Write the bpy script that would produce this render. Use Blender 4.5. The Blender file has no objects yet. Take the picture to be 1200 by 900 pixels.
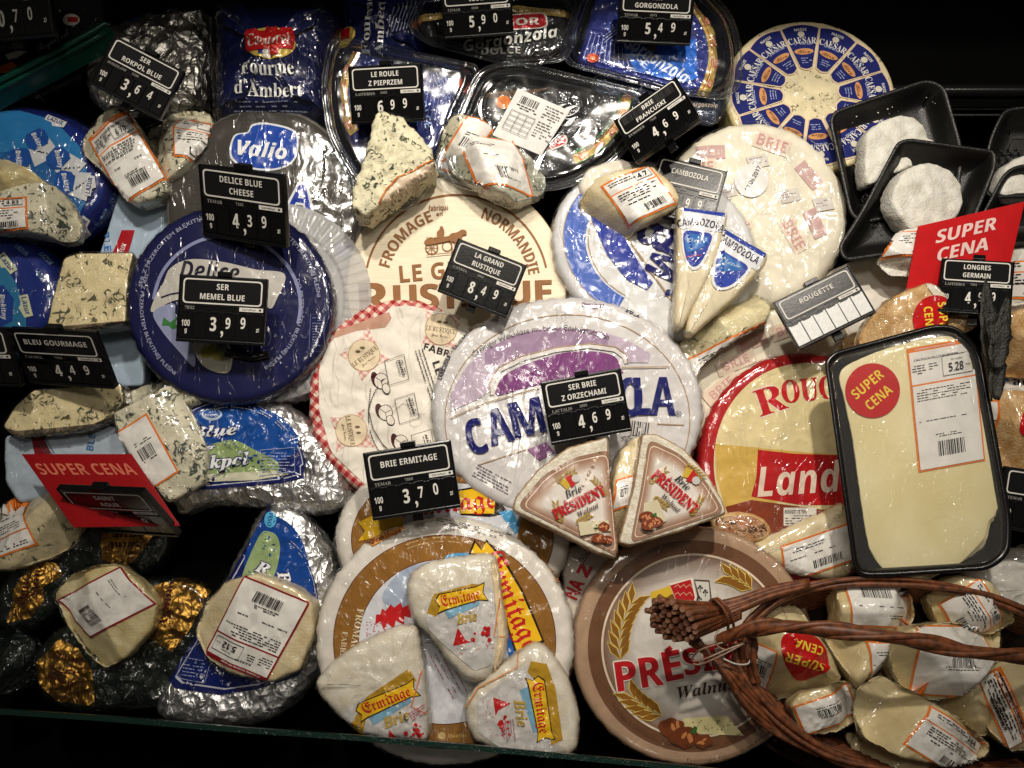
import bpy, bmesh, math, random
from mathutils import Vector, Matrix, noise
from mathutils.bvhtree import BVHTree
sc = bpy.context.scene
COL = sc.collection
R = math.radians
# ------------------------------------------------------------------ camera, world, lamps, exposure
PX = 0.95 / 1200                       # metres per photo pixel on the bed of the counter
BED = Matrix.Rotation(R(25), 4, 'X')   # the display bed slopes up away from the customer
DIST = 1.05
CAMROT = Matrix.Rotation(R(35), 4, 'X')
CAMLOC = CAMROT @ Vector((0, 0, DIST))
cam = bpy.data.cameras.new('camera')
cam.sensor_fit = 'HORIZONTAL'
cam.angle = 2 * math.atan(0.475 / DIST)
cam.clip_start = 0.02
cam.clip_end = 50
camo = bpy.data.objects.new('camera', cam)
COL.objects.link(camo)
camo.matrix_world = Matrix.Translation(CAMLOC) @ CAMROT
sc.camera = camo
world = bpy.data.worlds.new('World')
sc.world = world
world.use_nodes = True
world.node_tree.nodes['Background'].inputs[0].default_value = (1.0, 0.92, 0.8, 1)
world.node_tree.nodes['Background'].inputs[1].default_value = 0.055


def bedp(px, py, h):
    return BED @ Vector(((px - 600) * PX, (450 - py) * PX, h * PX))


def spot(name, loc, aim, energy, size, radius, blend=1.0, col=(1.0, 0.915, 0.8)):
    l = bpy.data.lights.new(name, 'SPOT')
    l.energy = energy
    l.color = col
    l.spot_size = R(size)
    l.spot_blend = blend
    l.shadow_soft_size = radius
    o = bpy.data.objects.new(name, l)
    COL.objects.link(o)
    o.location = loc
    o.rotation_euler = (aim - loc).to_track_quat('-Z', 'Y').to_euler()


spot('ceiling_or_fill_spot', bedp(900, -420, 1750), bedp(790, 255, 0), 68, 48, 0.03)
spot('ceiling_or_fill_spot', bedp(250, -650, 1900), bedp(380, 160, 0), 62, 50, 0.04)
spot('ceiling_or_fill_spot', bedp(1750, -300, 2000), bedp(960, 420, 0), 16, 40, 0.03)
spot('ceiling_or_fill_spot', bedp(600, 100, 2600), bedp(600, 450, 0), 20, 66, 0.14)  # broad soft fill, added to ease the harsh shadows of the spots
sc.view_settings.view_transform = 'Standard'
sc.view_settings.look = 'None'
sc.view_settings.exposure = -0.17
sc.view_settings.gamma = 1
sc.cycles.transparent_max_bounces = 16
sc.cycles.max_bounces = 6
sc.cycles.use_denoising = True

# ------------------------------------------------------------------ helpers: materials


def srgb(c):
    return tuple(((v / 255) / 12.92 if v / 255 <= 0.04045 else ((v / 255 + 0.055) / 1.055) ** 2.4) for v in c) + (1,)


def new_mat(name):
    m = bpy.data.materials.new(name)
    m.use_nodes = True
    return m, m.node_tree, m.node_tree.nodes['Principled BSDF']


def nd(t, typ, **kw):
    n = t.nodes.new(typ)
    for k, v in kw.items():
        if k[0] == 'i' and k[1:].isdigit():
            n.inputs[int(k[1:])].default_value = v
        else:
            setattr(n, k, v)
    return n


def noise_group(name, foil):
    g = bpy.data.node_groups.new(name, 'ShaderNodeTree')
    I = g.interface
    I.new_socket('Scale', in_out='INPUT', socket_type='NodeSocketFloat').default_value = 1
    I.new_socket('Amount', in_out='INPUT', socket_type='NodeSocketFloat').default_value = 1
    I.new_socket('Normal', in_out='OUTPUT', socket_type='NodeSocketVector')
    gi = g.nodes.new('NodeGroupInput')
    go = g.nodes.new('NodeGroupOutput')
    L = g.links.new
    tc = g.nodes.new('ShaderNodeTexCoord')
    sc_ = nd(g, 'ShaderNodeVectorMath', operation='SCALE')
    L(tc.outputs['Object'], sc_.inputs[0])
    L(gi.outputs['Scale'], sc_.inputs['Scale'])
    n1 = nd(g, 'ShaderNodeTexNoise')
    n1.inputs['Scale'].default_value = 0.014
    n1.inputs['Detail'].default_value = 2
    L(sc_.outputs[0], n1.inputs['Vector'])
    mx = nd(g, 'ShaderNodeVectorMath', operation='MULTIPLY_ADD')
    L(n1.outputs['Color'], mx.inputs[0])
    mx.inputs[1].default_value = (30, 30, 30)
    L(sc_.outputs[0], mx.inputs[2])
    hs = []

    def mul(a, k):
        m = nd(g, 'ShaderNodeMath', operation='MULTIPLY')
        L(a, m.inputs[0])
        if isinstance(k, float):
            m.inputs[1].default_value = k
        else:
            L(k, m.inputs[1])
        return m.outputs[0]
    mk = nd(g, 'ShaderNodeTexNoise')
    mk.inputs['Scale'].default_value = 0.022
    L(sc_.outputs[0], mk.inputs['Vector'])
    mr0 = nd(g, 'ShaderNodeMapRange', interpolation_type='SMOOTHSTEP')
    mr0.inputs[1].default_value = 0.38
    mr0.inputs[2].default_value = 0.58
    L(mk.outputs[0], mr0.inputs[0])
    if foil:
        for scale, k in ((0.05, 9.0), (0.12, 2.6)):
            v = nd(g, 'ShaderNodeTexVoronoi')
            v.inputs['Scale'].default_value = scale
            L(mx.outputs[0], v.inputs['Vector'])
            hs.append(mul(v.outputs['Distance'], k))
    for ang, scale, st, wd, k in ((35, 0.045, 0.3, 0.022, 2.2), (-50, 0.07, 0.3, 0.024, 1.4)):
        mp = nd(g, 'ShaderNodeMapping')
        mp.inputs['Rotation'].default_value = (0.2, 0.1, R(ang))
        mp.inputs['Scale'].default_value = (1, st, 1)
        L(mx.outputs[0], mp.inputs['Vector'])
        n = nd(g, 'ShaderNodeTexNoise')
        n.inputs['Scale'].default_value = scale
        n.inputs['Detail'].default_value = 0.6
        L(mp.outputs[0], n.inputs['Vector'])
        sb = nd(g, 'ShaderNodeMath', operation='SUBTRACT', i1=0.5)
        L(n.outputs[0], sb.inputs[0])
        ab = nd(g, 'ShaderNodeMath', operation='ABSOLUTE')
        L(sb.outputs[0], ab.inputs[0])
        mr = nd(g, 'ShaderNodeMapRange', interpolation_type='SMOOTHSTEP')
        mr.inputs[1].default_value = 0
        mr.inputs[2].default_value = wd
        mr.inputs[3].default_value = 1
        mr.inputs[4].default_value = 0
        L(ab.outputs[0], mr.inputs[0])
        hs.append(mul(mul(mr.outputs[0], mr0.outputs[0]), k))
    n2 = nd(g, 'ShaderNodeTexNoise')
    n2.inputs['Scale'].default_value = 0.045
    n2.inputs['Detail'].default_value = 3
    n2.inputs['Roughness'].default_value = 0.35
    L(mx.outputs[0], n2.inputs['Vector'])
    hs.append(mul(n2.outputs[0], 2.4))
    a = hs[0]
    for h in hs[1:]:
        ad = nd(g, 'ShaderNodeMath', operation='ADD')
        L(a, ad.inputs[0])
        L(h, ad.inputs[1])
        a = ad.outputs[0]
    b = nd(g, 'ShaderNodeBump')
    b.inputs['Distance'].default_value = 0.001
    L(gi.outputs['Amount'], b.inputs['Strength'])
    L(a, b.inputs['Height'])
    L(b.outputs[0], go.inputs[0])
    return g


CR = noise_group('crinkle', False)
CRF = noise_group('crumple', True)


def crink(t, scale, amt, foil=False):
    n = t.nodes.new('ShaderNodeGroup')
    n.node_tree = CRF if foil else CR
    n.inputs[0].default_value = scale
    n.inputs[1].default_value = amt
    return n.outputs[0]


MC = {}


def M(c, kind='paper', amt=None):
    """cached material: c = sRGB 0-255 base colour, kind = surface."""
    key = (c, kind, amt)
    if key in MC:
        return MC[key]
    m, t, p = new_mat(kind + '_%d_%d_%d' % c)
    L = t.links.new
    base = srgb(c)
    tc = t.nodes.new('ShaderNodeTexCoord')
    n = nd(t, 'ShaderNodeTexNoise')
    n.inputs['Scale'].default_value = 0.05
    n.inputs['Detail'].default_value = 5
    L(tc.outputs['Object'], n.inputs['Vector'])
    mr = nd(t, 'ShaderNodeMapRange')
    mr.inputs[1].default_value = 0.3
    mr.inputs[2].default_value = 0.7
    mr.inputs[3].default_value = 0.9
    mr.inputs[4].default_value = 1.08
    L(n.outputs[0], mr.inputs[0])
    mx = nd(t, 'ShaderNodeVectorMath', operation='SCALE')
    mx.inputs[0].default_value = base[:3]
    L(mr.outputs[0], mx.inputs['Scale'])
    L(mx.outputs[0], p.inputs['Base Color'])
    if kind == 'paper':
        p.inputs['Roughness'].default_value = 0.6
        p.inputs['Specular IOR Level'].default_value = 0.3
        L(crink(t, 0.6, 0.16 if amt is None else amt), p.inputs['Normal'])
    elif kind == 'wrap':
        a = 0.5 if amt is None else amt
        p.inputs['Roughness'].default_value = 0.65
        p.inputs['Specular IOR Level'].default_value = 0.12
        p.inputs['Coat Weight'].default_value = 0.7
        p.inputs['Coat Roughness'].default_value = 0.14
        L(crink(t, .8, a * .75), p.inputs['Coat Normal'])
        L(crink(t, 1.0, a * 0.22), p.inputs['Normal'])
    elif kind == 'foil':
        a = 0.9 if amt is None else amt
        p.inputs['Metallic'].default_value = 1.0
        p.inputs['Roughness'].default_value = 0.4
        L(crink(t, 1.0, a, True), p.inputs['Normal'])
    elif kind == 'inkfoil':            # metallised film printed with colour
        a = 0.7 if amt is None else amt
        p.inputs['Metallic'].default_value = 0.3
        p.inputs['Roughness'].default_value = 0.5
        p.inputs['Specular IOR Level'].default_value = 0.2
        p.inputs['Coat Weight'].default_value = 0.9
        p.inputs['Coat Roughness'].default_value = 0.12
        L(crink(t, 1.2, a * .8, True), p.inputs['Coat Normal'])
        L(crink(t, 1.2, a * 0.4, True), p.inputs['Normal'])
    elif kind == 'gloss':
        p.inputs['Roughness'].default_value = 0.22
        n.inputs['Scale'].default_value = 0.3
        b = nd(t, 'ShaderNodeBump')
        b.inputs['Strength'].default_value = 0.05
        b.inputs['Distance'].default_value = 0.001
        L(n.outputs[0], b.inputs['Height'])
        L(b.outputs[0], p.inputs['Normal'])
    elif kind == 'void':
        p.inputs['Roughness'].default_value = 0.9
        p.inputs['Specular IOR Level'].default_value = 0.05
    elif kind == 'matte':
        p.inputs['Roughness'].default_value = 0.75
        p.inputs['Specular IOR Level'].default_value = 0.2
    elif kind == 'foam':
        p.inputs['Roughness'].default_value = 0.38
        v = nd(t, 'ShaderNodeTexVoronoi')
        v.inputs['Scale'].default_value = 0.7
        L(tc.outputs['Object'], v.inputs['Vector'])
        b = nd(t, 'ShaderNodeBump')
        b.inputs['Strength'].default_value = 0.35
        b.inputs['Distance'].default_value = 0.0006
        L(v.outputs[0], b.inputs['Height'])
        L(b.outputs[0], p.inputs['Normal'])
    elif kind == 'wood':
        p.inputs['Roughness'].default_value = 0.5
        mp = nd(t, 'ShaderNodeMapping')
        mp.inputs['Scale'].default_value = (0.02, 0.6, 0.6)
        L(tc.outputs['Object'], mp.inputs['Vector'])
        n.inputs['Scale'].default_value = 1
        L(mp.outputs[0], n.inputs['Vector'])
    MC[key] = m
    return m


def film_mat(name='cling_film', amt=1.0, base=0.0, gain=1.0, scale=1.0, tint=(1, 1, 1), haze=0.02, top=.3):
    m = bpy.data.materials.new(name)
    m.use_nodes = True
    t = m.node_tree
    t.nodes.clear()
    L = t.links.new
    out = nd(t, 'ShaderNodeOutputMaterial')
    tr = nd(t, 'ShaderNodeBsdfTransparent')
    tr.inputs[0].default_value = tint + (1,)
    gl = nd(t, 'ShaderNodeBsdfGlossy')
    gl.inputs['Roughness'].default_value = 0.1
    df = nd(t, 'ShaderNodeBsdfDiffuse')
    df.inputs[0].default_value = (0.8, 0.8, 0.8, 1)
    nrm = crink(t, scale, amt)
    L(nrm, gl.inputs['Normal'])
    fr = nd(t, 'ShaderNodeFresnel')
    fr.inputs[0].default_value = 1.5
    L(nrm, fr.inputs['Normal'])
    ml = nd(t, 'ShaderNodeMath', operation='MULTIPLY_ADD', i1=gain, i2=base)
    ml.use_clamp = True
    L(fr.outputs[0], ml.inputs[0])
    mn = nd(t, 'ShaderNodeMath', operation='MINIMUM', i1=top)
    L(ml.outputs[0], mn.inputs[0])
    a = nd(t, 'ShaderNodeMixShader')
    a.inputs[0].default_value = haze
    L(tr.outputs[0], a.inputs[1])
    L(df.outputs[0], a.inputs[2])
    b = nd(t, 'ShaderNodeMixShader')
    L(mn.outputs[0], b.inputs[0])
    L(a.outputs[0], b.inputs[1])
    L(gl.outputs[0], b.inputs[2])
    L(b.outputs[0], out.inputs[0])
    return m


FILM = film_mat('cling_film', .6, 0, 1.0, .7, (1, 1, 1), .0025, .2)
CLEAR = film_mat('clear_plastic', 0.12, 0.0, 1.1, 0.3, (0.93, 0.95, 0.97), 0.005, .5)
LIDMAT = film_mat('frosted_lid', 0.2, 0.03, 1.2, 0.5, (0.92, 0.92, 0.92), 0.5, .5)


def cheese_mat(name, base, vein=None, thr=0.56, scale=0.11, wrap=0.6, mottled=None, bump=0.5, msc=0.05):
    """cheese paste or rind; vein = colour of the mould spots, mottled = second rind colour."""
    m, t, p = new_mat(name)
    L = t.links.new
    tc = t.nodes.new('ShaderNodeTexCoord')
    nb = nd(t, 'ShaderNodeTexNoise')
    nb.inputs['Scale'].default_value = msc
    nb.inputs['Detail'].default_value = 6
    L(tc.outputs['Object'], nb.inputs['Vector'])
    mr = nd(t, 'ShaderNodeMapRange')
    mr.inputs[1].default_value = 0.38
    mr.inputs[2].default_value = 0.64
    L(nb.outputs[0], mr.inputs[0])
    mix = nd(t, 'ShaderNodeMix', data_type='RGBA')
    mix.inputs[6].default_value = srgb(base)
    mix.inputs[7].default_value = srgb(mottled) if mottled else srgb(tuple(int(v * 0.9) for v in base))
    L(mr.outputs[0], mix.inputs[0])
    colr = mix.outputs[2]
    fine = nd(t, 'ShaderNodeTexNoise')
    fine.inputs['Scale'].default_value = 0.35
    fine.inputs['Detail'].default_value = 6
    L(tc.outputs['Object'], fine.inputs['Vector'])
    height = fine.outputs[0]
    if vein:
        n1 = nd(t, 'ShaderNodeTexNoise')
        n1.inputs['Scale'].default_value = scale
        n1.inputs['Detail'].default_value = 5
        n1.inputs['Roughness'].default_value = 0.62
        n1.inputs['Distortion'].default_value = 1.2
        L(tc.outputs['Object'], n1.inputs['Vector'])
        n2 = nd(t, 'ShaderNodeTexNoise')
        n2.inputs['Scale'].default_value = scale * 0.3
        L(tc.outputs['Object'], n2.inputs['Vector'])
        ad = nd(t, 'ShaderNodeMath', operation='MULTIPLY_ADD', i1=0.35)
        L(n2.outputs[0], ad.inputs[0])
        L(n1.outputs[0], ad.inputs[2])
        r = nd(t, 'ShaderNodeMapRange', interpolation_type='SMOOTHSTEP')
        r.inputs[1].default_value = thr + 0.175
        r.inputs[2].default_value = thr + 0.235
        L(ad.outputs[0], r.inputs[0])
        mv = nd(t, 'ShaderNodeMix', data_type='RGBA')
        mv.inputs[7].default_value = srgb(vein)
        L(colr, mv.inputs[6])
        L(r.outputs[0], mv.inputs[0])
        colr = mv.outputs[2]
        sb = nd(t, 'ShaderNodeMath', operation='MULTIPLY_ADD', i1=-1.6)
        L(r.outputs[0], sb.inputs[0])
        L(height, sb.inputs[2])
        height = sb.outputs[0]
    L(colr, p.inputs['Base Color'])
    b = nd(t, 'ShaderNodeBump')
    b.inputs['Strength'].default_value = bump
    b.inputs['Distance'].default_value = 0.0012
    L(height, b.inputs['Height'])
    L(b.outputs[0], p.inputs['Normal'])
    p.inputs['Roughness'].default_value = 0.5
    p.inputs['Subsurface Weight'].default_value = 0.12
    p.inputs['Subsurface Radius'].default_value = (0.006, 0.004, 0.002)
    if wrap:
        p.inputs['Coat Weight'].default_value = 0.7
        p.inputs['Coat Roughness'].default_value = 0.12
        L(crink(t, 1.3, wrap), p.inputs['Coat Normal'])
    return m


BLUE = cheese_mat('blue_veined_cheese', (226, 214, 168), (52, 66, 48), 0.555)
BLUE_PALE = cheese_mat('pale_blue_cheese', (224, 218, 190), (58, 68, 56), 0.545, wrap=0.7)
BLUE_BARE = cheese_mat('cut_blue_cheese', (233, 226, 192), (50, 66, 44), 0.575, wrap=0, bump=0.8)
PASTE = cheese_mat('soft_cheese_paste', (236, 222, 184), wrap=0.6, mottled=(222, 202, 156))
PALE = cheese_mat('pale_cheese', (226, 212, 164), wrap=0.5, mottled=(206, 188, 132))
RIND = cheese_mat('white_mould_rind', (234, 228, 212), wrap=0.7, mottled=(222, 212, 190), bump=0.35, msc=0.05)
RIND_BARE = cheese_mat('bare_white_rind', (228, 222, 206), wrap=0, mottled=(203, 192, 168), bump=1.0, msc=0.12)
BROWN_RIND = cheese_mat('brown_rind', (196, 152, 92), wrap=0.6, mottled=(226, 192, 140), bump=0.9, msc=0.07)
SMOOTH = cheese_mat('smooth_sliced_cheese', (242, 230, 182), wrap=0.25, mottled=(230, 216, 158), bump=0.08, msc=0.012)
FRESH = cheese_mat('fresh_white_cheese', (240, 238, 228), wrap=0, mottled=(218, 214, 200), bump=1.0, msc=0.06)

# ------------------------------------------------------------------ helpers: things and meshes


def link_mesh(name, verts, faces, mats, fmat=None, parent=None, smooth=True):
    me = bpy.data.meshes.new(name)
    me.from_pydata(verts, [], faces)
    for m in (mats if isinstance(mats, (list, tuple)) else [mats]):
        me.materials.append(m)
    if fmat:
        me.polygons.foreach_set('material_index', fmat)
    if smooth:
        me.polygons.foreach_set('use_smooth', [True] * len(me.polygons))
    me.update()
    o = bpy.data.objects.new(name, me)
    COL.objects.link(o)
    if parent is not None:
        o.parent = parent
    return o


class T:
    """a thing: an Empty that parents its parts; local units are photo pixels at its own distance."""

    def __init__(s, name, label, cat, px, py, h=0, tx=0, ty=0, yaw=0, axes=None, group=None):
        d = CAMROT.to_3x3() @ Vector(((px - 600) * PX, -(py - 450) * PX, -DIST))
        n = BED.to_3x3() @ Vector((0, 0, 1))
        k = (n.dot(n * (h * PX)) - n.dot(CAMLOC)) / n.dot(d)
        loc = CAMLOC + d * k
        s.S = k * PX
        if axes:
            X = Vector(axes[0]).normalized()
            Y = Vector(axes[1])
            Z = X.cross(Y).normalized()
            Y = Z.cross(X)
            rot = CAMROT.to_3x3() @ Matrix((X, Y, Z)).transposed()
            rot = rot.to_4x4()
        else:
            rot = BED @ Matrix.Rotation(R(tx), 4, 'X') @ Matrix.Rotation(R(ty), 4, 'Y') @ Matrix.Rotation(R(yaw), 4, 'Z')
        o = bpy.data.objects.new(name, None)
        o.empty_display_size = 10
        COL.objects.link(o)
        s.mw = Matrix.Translation(loc) @ rot @ Matrix.Scale(s.S, 4)
        o.matrix_world = s.mw
        s.inv = s.mw.inverted()
        o['label'] = label
        o['category'] = cat
        if group:
            o['group'] = group
        s.o = o
        s.bvh = None
        s.kind = 'paper'
        s.amt = None

    def uv(s, px, py, z=0.0):
        d = CAMROT.to_3x3() @ Vector(((px - 600) * PX, -(py - 450) * PX, -DIST))
        o = s.inv @ CAMLOC
        e = s.inv.to_3x3() @ d
        k = (z - o.z) / e.z
        return (o.x + e.x * k, o.y + e.y * k)

    def p3(s, px, py, h):
        """local point of the photo pixel at bed height h"""
        d = CAMROT.to_3x3() @ Vector(((px - 600) * PX, -(py - 450) * PX, -DIST))
        n = BED.to_3x3() @ Vector((0, 0, 1))
        k = (h * PX - n.dot(CAMLOC)) / n.dot(d)
        return s.inv @ (CAMLOC + d * k)

    def mat(s, c):
        return c if not isinstance(c, tuple) else M(c, s.kind, s.amt)


def setbvh(t, o):
    t.bvh = BVHTree.FromPolygons([v.co.copy() for v in o.data.vertices], [list(p.vertices) for p in o.data.polygons])


def resample(pts, step=5.0, closed=True):
    out = []
    n = len(pts)
    for i in range(n if closed else n - 1):
        a = pts[i]
        b = pts[(i + 1) % n]
        L = math.hypot(b[0] - a[0], b[1] - a[1])
        k = max(1, int(round(L / step)))
        for j in range(k):
            f = j / k
            out.append((a[0] + (b[0] - a[0]) * f, a[1] + (b[1] - a[1]) * f))
    if not closed:
        out.append(pts[-1])
    return out


def spline(pts, step=5.0):
    out = []
    n = len(pts)
    for i in range(n):
        p0, p1, p2, p3 = pts[i - 1], pts[i], pts[(i + 1) % n], pts[(i + 2) % n]
        L = math.hypot(p2[0] - p1[0], p2[1] - p1[1])
        k = max(1, int(round(L / step)))
        for j in range(k):
            t = j / k
            out.append(tuple(0.5 * ((2 * p1[c]) + (-p0[c] + p2[c]) * t + (2 * p0[c] - 5 * p1[c] + 4 * p2[c] - p3[c]) * t * t
                                    + (-p0[c] + 3 * p1[c] - 3 * p2[c] + p3[c]) * t ** 3) for c in (0, 1)))
    return out


def rnd(pts, r=6, step=4):
    """polygon with rounded corners"""
    out = []
    n = len(pts)
    for i in range(n):
        a, b, c = Vector(pts[i - 1]), Vector(pts[i]), Vector(pts[(i + 1) % n])
        u = a - b
        v = c - b
        d = min(r, u.length * 0.45, v.length * 0.45)
        p = b + u.normalized() * d
        q = b + v.normalized() * d
        for k in range(5):
            t = k / 4
            w = p * (1 - t) ** 2 + b * 2 * t * (1 - t) + q * t * t
            out.append((w.x, w.y))
    return resample(out, step)


def ell(cx, cy, rx, ry=None, a0=0, a1=360, rot=0, step=4.0):
    ry = ry or rx
    full = abs(a1 - a0) >= 360
    n = max(8, int(abs(a1 - a0) / 360 * 2 * math.pi * max(rx, ry) / step))
    out = []
    c, s_ = math.cos(R(rot)), math.sin(R(rot))
    for i in range(n if full else n + 1):
        a = R(a0 + (a1 - a0) * i / n)
        x, y = rx * math.cos(a), ry * math.sin(a)
        out.append((cx + x * c - y * s_, cy - (x * s_ + y * c)))
    return out


def area2(p):
    return sum(p[i - 1][0] * p[i][1] - p[i][0] * p[i - 1][1] for i in range(len(p)))


def loft(t, outline, thick, mats, name='body', bevel=5, dome=0, amp=0, freq=0.04, side=0, sfreq=0.12, seed=0, taper=0,
         photo=True, cuts=None, ring=5.0, parent=None, z0=0.0, ridge=0, bulge=0, split=None, bottom=True, lowbevel=None, sharp=False):
    """solid with the given top outline; mats = top, side.  amp = gentle relief, side = crumple of the flank."""
    pts = [t.uv(*p) for p in outline] if photo else list(outline)
    if area2(pts) < 0:
        pts.reverse()
    n = len(pts)
    cx = sum(p[0] for p in pts) / n
    cy = sum(p[1] for p in pts) / n
    nor = []
    for i in range(n):
        a = pts[i - 2]
        b = pts[(i + 2) % n]
        dx, dy = b[0] - a[0], b[1] - a[1]
        L = math.hypot(dx, dy) or 1
        nor.append((dy / L, -dx / L))
    lb = bevel if lowbevel is None else lowbevel
    rings = []
    inner = [(p[0] - m[0] * bevel, p[1] - m[1] * bevel) for p, m in zip(pts, nor)]
    rad = sum(math.hypot(p[0] - cx, p[1] - cy) for p in inner) / n
    k = max(3, int(rad / ring))
    for j in range(1, k + 1):
        f = j / k
        rings.append(([(cx + (p[0] - cx) * f, cy + (p[1] - cy) * f) for p in inner], [-dome * f ** 2.2] * n, 0, 0))
    for j in range(1, 4):
        a = j / 3 * math.pi / 2
        rings.append(([(p[0] + m[0] * bevel * math.sin(a), p[1] + m[1] * bevel * math.sin(a)) for p, m in zip(inner, nor)],
                      [-dome - bevel * (1 - math.cos(a))] * n, 1 if j > 1 else 0, j / 3))
    hs = max(1, thick - bevel - lb)
    ks = max(2, int(hs / 5))
    for j in range(1, ks + 1):
        f = j / ks
        off = -taper * f + bulge * math.sin(math.pi * f)
        rings.append(([(p[0] + m[0] * off, p[1] + m[1] * off) for p, m in zip(pts, nor)], [-dome - bevel - hs * f] * n, 1, 1))
    if lb > 0:
        for j in (1, 2, 3):
            a = j / 3 * math.pi / 2
            off = -taper - lb * (1 - math.cos(a))
            rings.append(([(p[0] + m[0] * off, p[1] + m[1] * off) for p, m in zip(pts, nor)],
                          [-dome - bevel - hs - lb * math.sin(a)] * n, 1, 1))
    V = [Vector((cx, cy, z0))]
    F = []
    fm = []
    W = [0]
    for (rp, rz, mi, w) in rings:
        for p, z in zip(rp, rz):
            V.append(Vector((p[0], p[1], z + z0)))
            W.append(w)
    for i in range(n):
        F.append((0, 1 + i, 1 + (i + 1) % n))
        fm.append(0)
    for r_ in range(len(rings) - 1):
        b0 = 1 + r_ * n
        b1 = b0 + n
        mi = rings[r_ + 1][2]
        for i in range(n):
            j = (i + 1) % n
            F.append((b0 + i, b1 + i, b1 + j, b0 + j))
            fm.append(mi)
    if bottom:
        V.append(Vector((cx, cy, z0 - dome - thick)))
        W.append(0)
        b0 = 1 + (len(rings) - 1) * n
        for i in range(n):
            F.append((len(V) - 1, b0 + (i + 1) % n, b0 + i))
            fm.append(1)
    planes = []
    if cuts:
        rc = random.Random(cuts[1])
        for i in range(cuts[0]):
            th = rc.uniform(0, 6.28)
            planes.append((math.cos(th), math.sin(th), rad * rc.uniform(.05, .5), rc.uniform(.4, .95)))
    off = Vector((seed * 37.1, seed * 11.7, seed * 5.3))
    out = []
    if t.kind == 'wrap':
        amp *= .6
        ridge *= .6
    for v, w in zip(V, W):
        q = v.copy()
        for (nx, ny, dd, sl) in planes:
            ex = (v.x - cx) * nx + (v.y - cy) * ny - dd
            if ex > 0:
                q.z -= ex * sl * (1 if w < 1 else .6)
        if planes:
            q.z = max(q.z, z0 - dome - thick)
        if amp:
            q.z += amp * noise.noise(v * freq + off) * 2
            q.z += amp * 0.35 * noise.noise(v * freq * 3 + off)
        if ridge:
            r1 = 1 - abs(noise.noise(v * freq * 1.3 + off)) * 2.2
            q.z += ridge * max(0, r1) ** 3
        if side and w:
            nv = noise.noise_vector(v * sfreq + off) + noise.noise_vector(v * sfreq * 2.3 + off) * 0.5
            q += nv * side * w
        elif side:
            pass
        out.append(q)
    m = mats if isinstance(mats, (list, tuple)) else [mats, mats]
    m = [t.mat(x) for x in m]
    if len(m) == 1:
        m = m * 2
    o = link_mesh(name, out, F, m, fm, parent or t.o)
    if name != 'cling_film' and t.bvh is None:
        setbvh(t, o)
    return o


def film(t, outline, thick, grow=1.5, side=2.2, bevel=4, dome=0, z=1.4, seed=3, mat=None, ridge=1.2, amp=0.5, name='cling_film', taper=0, cuts=None):
    pts = outline[::2] if len(outline) > 70 else outline
    cx = sum(p[0] for p in pts) / len(pts)
    cy = sum(p[1] for p in pts) / len(pts)
    g = [(cx + (p[0] - cx) * (1 + grow / max(20, math.hypot(p[0] - cx, p[1] - cy))),
          cy + (p[1] - cy) * (1 + grow / max(20, math.hypot(p[0] - cx, p[1] - cy)))) for p in pts]
    return loft(t, g, thick, [mat or FILM, mat or FILM], name, bevel=bevel, dome=dome, amp=amp * .35, freq=0.05, side=side * .6, sfreq=0.16,
                seed=seed, z0=z, ridge=ridge * .5, taper=taper, ring=7, cuts=cuts)


def tube_mesh(pts, rad, n=8, cap=True):
    V, F = [], []
    N = len(pts)
    up = Vector((0, 0, 1))
    prev = None
    for i, p in enumerate(pts):
        p = Vector(p)
        d = (Vector(pts[min(i + 1, N - 1)]) - Vector(pts[max(i - 1, 0)])).normalized()
        if prev is None:
            a = d.cross(up)
            if a.length < 0.1:
                a = d.cross(Vector((1, 0, 0)))
            a.normalize()
        else:
            a = (prev - d * prev.dot(d)).normalized()
        prev = a
        b = d.cross(a)
        r = rad[i] if isinstance(rad, (list, tuple)) else rad
        for k in range(n):
            an = 2 * math.pi * k / n
            V.append(p + (a * math.cos(an) + b * math.sin(an)) * r)
    for i in range(N - 1):
        for k in range(n):
            k2 = (k + 1) % n
            F.append((i * n + k, (i + 1) * n + k, (i + 1) * n + k2, i * n + k2))
    if cap:
        F.append(tuple(range(n)))
        F.append(tuple(range((N - 1) * n + n - 1, (N - 1) * n - 1, -1)))
    return V, F


def tube(t, pts, rad, mat, name, n=8, parent=None):
    V, F = tube_mesh(pts, rad, n)
    return link_mesh(name, V, F, t.mat(mat), None, parent or t.o)


def box(t, x0, x1, y0, y1, z0, z1, mat, name, bev=0.6, parent=None):
    bm = bmesh.new()
    bmesh.ops.create_cube(bm, size=1)
    for v in bm.verts:
        v.co = Vector((x0 + (v.co.x + .5) * (x1 - x0), y0 + (v.co.y + .5) * (y1 - y0), z0 + (v.co.z + .5) * (z1 - z0)))
    if bev:
        bmesh.ops.bevel(bm, geom=bm.edges[:], offset=bev, segments=2, affect='EDGES', profile=0.5)
    me = bpy.data.meshes.new(name)
    bm.to_mesh(me)
    bm.free()
    me.materials.append(t.mat(mat))
    o = bpy.data.objects.new(name, me)
    COL.objects.link(o)
    o.parent = parent or t.o
    return o


# ------------------------------------------------------------------ helpers: flat print laid on a surface
GL = {}


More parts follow.
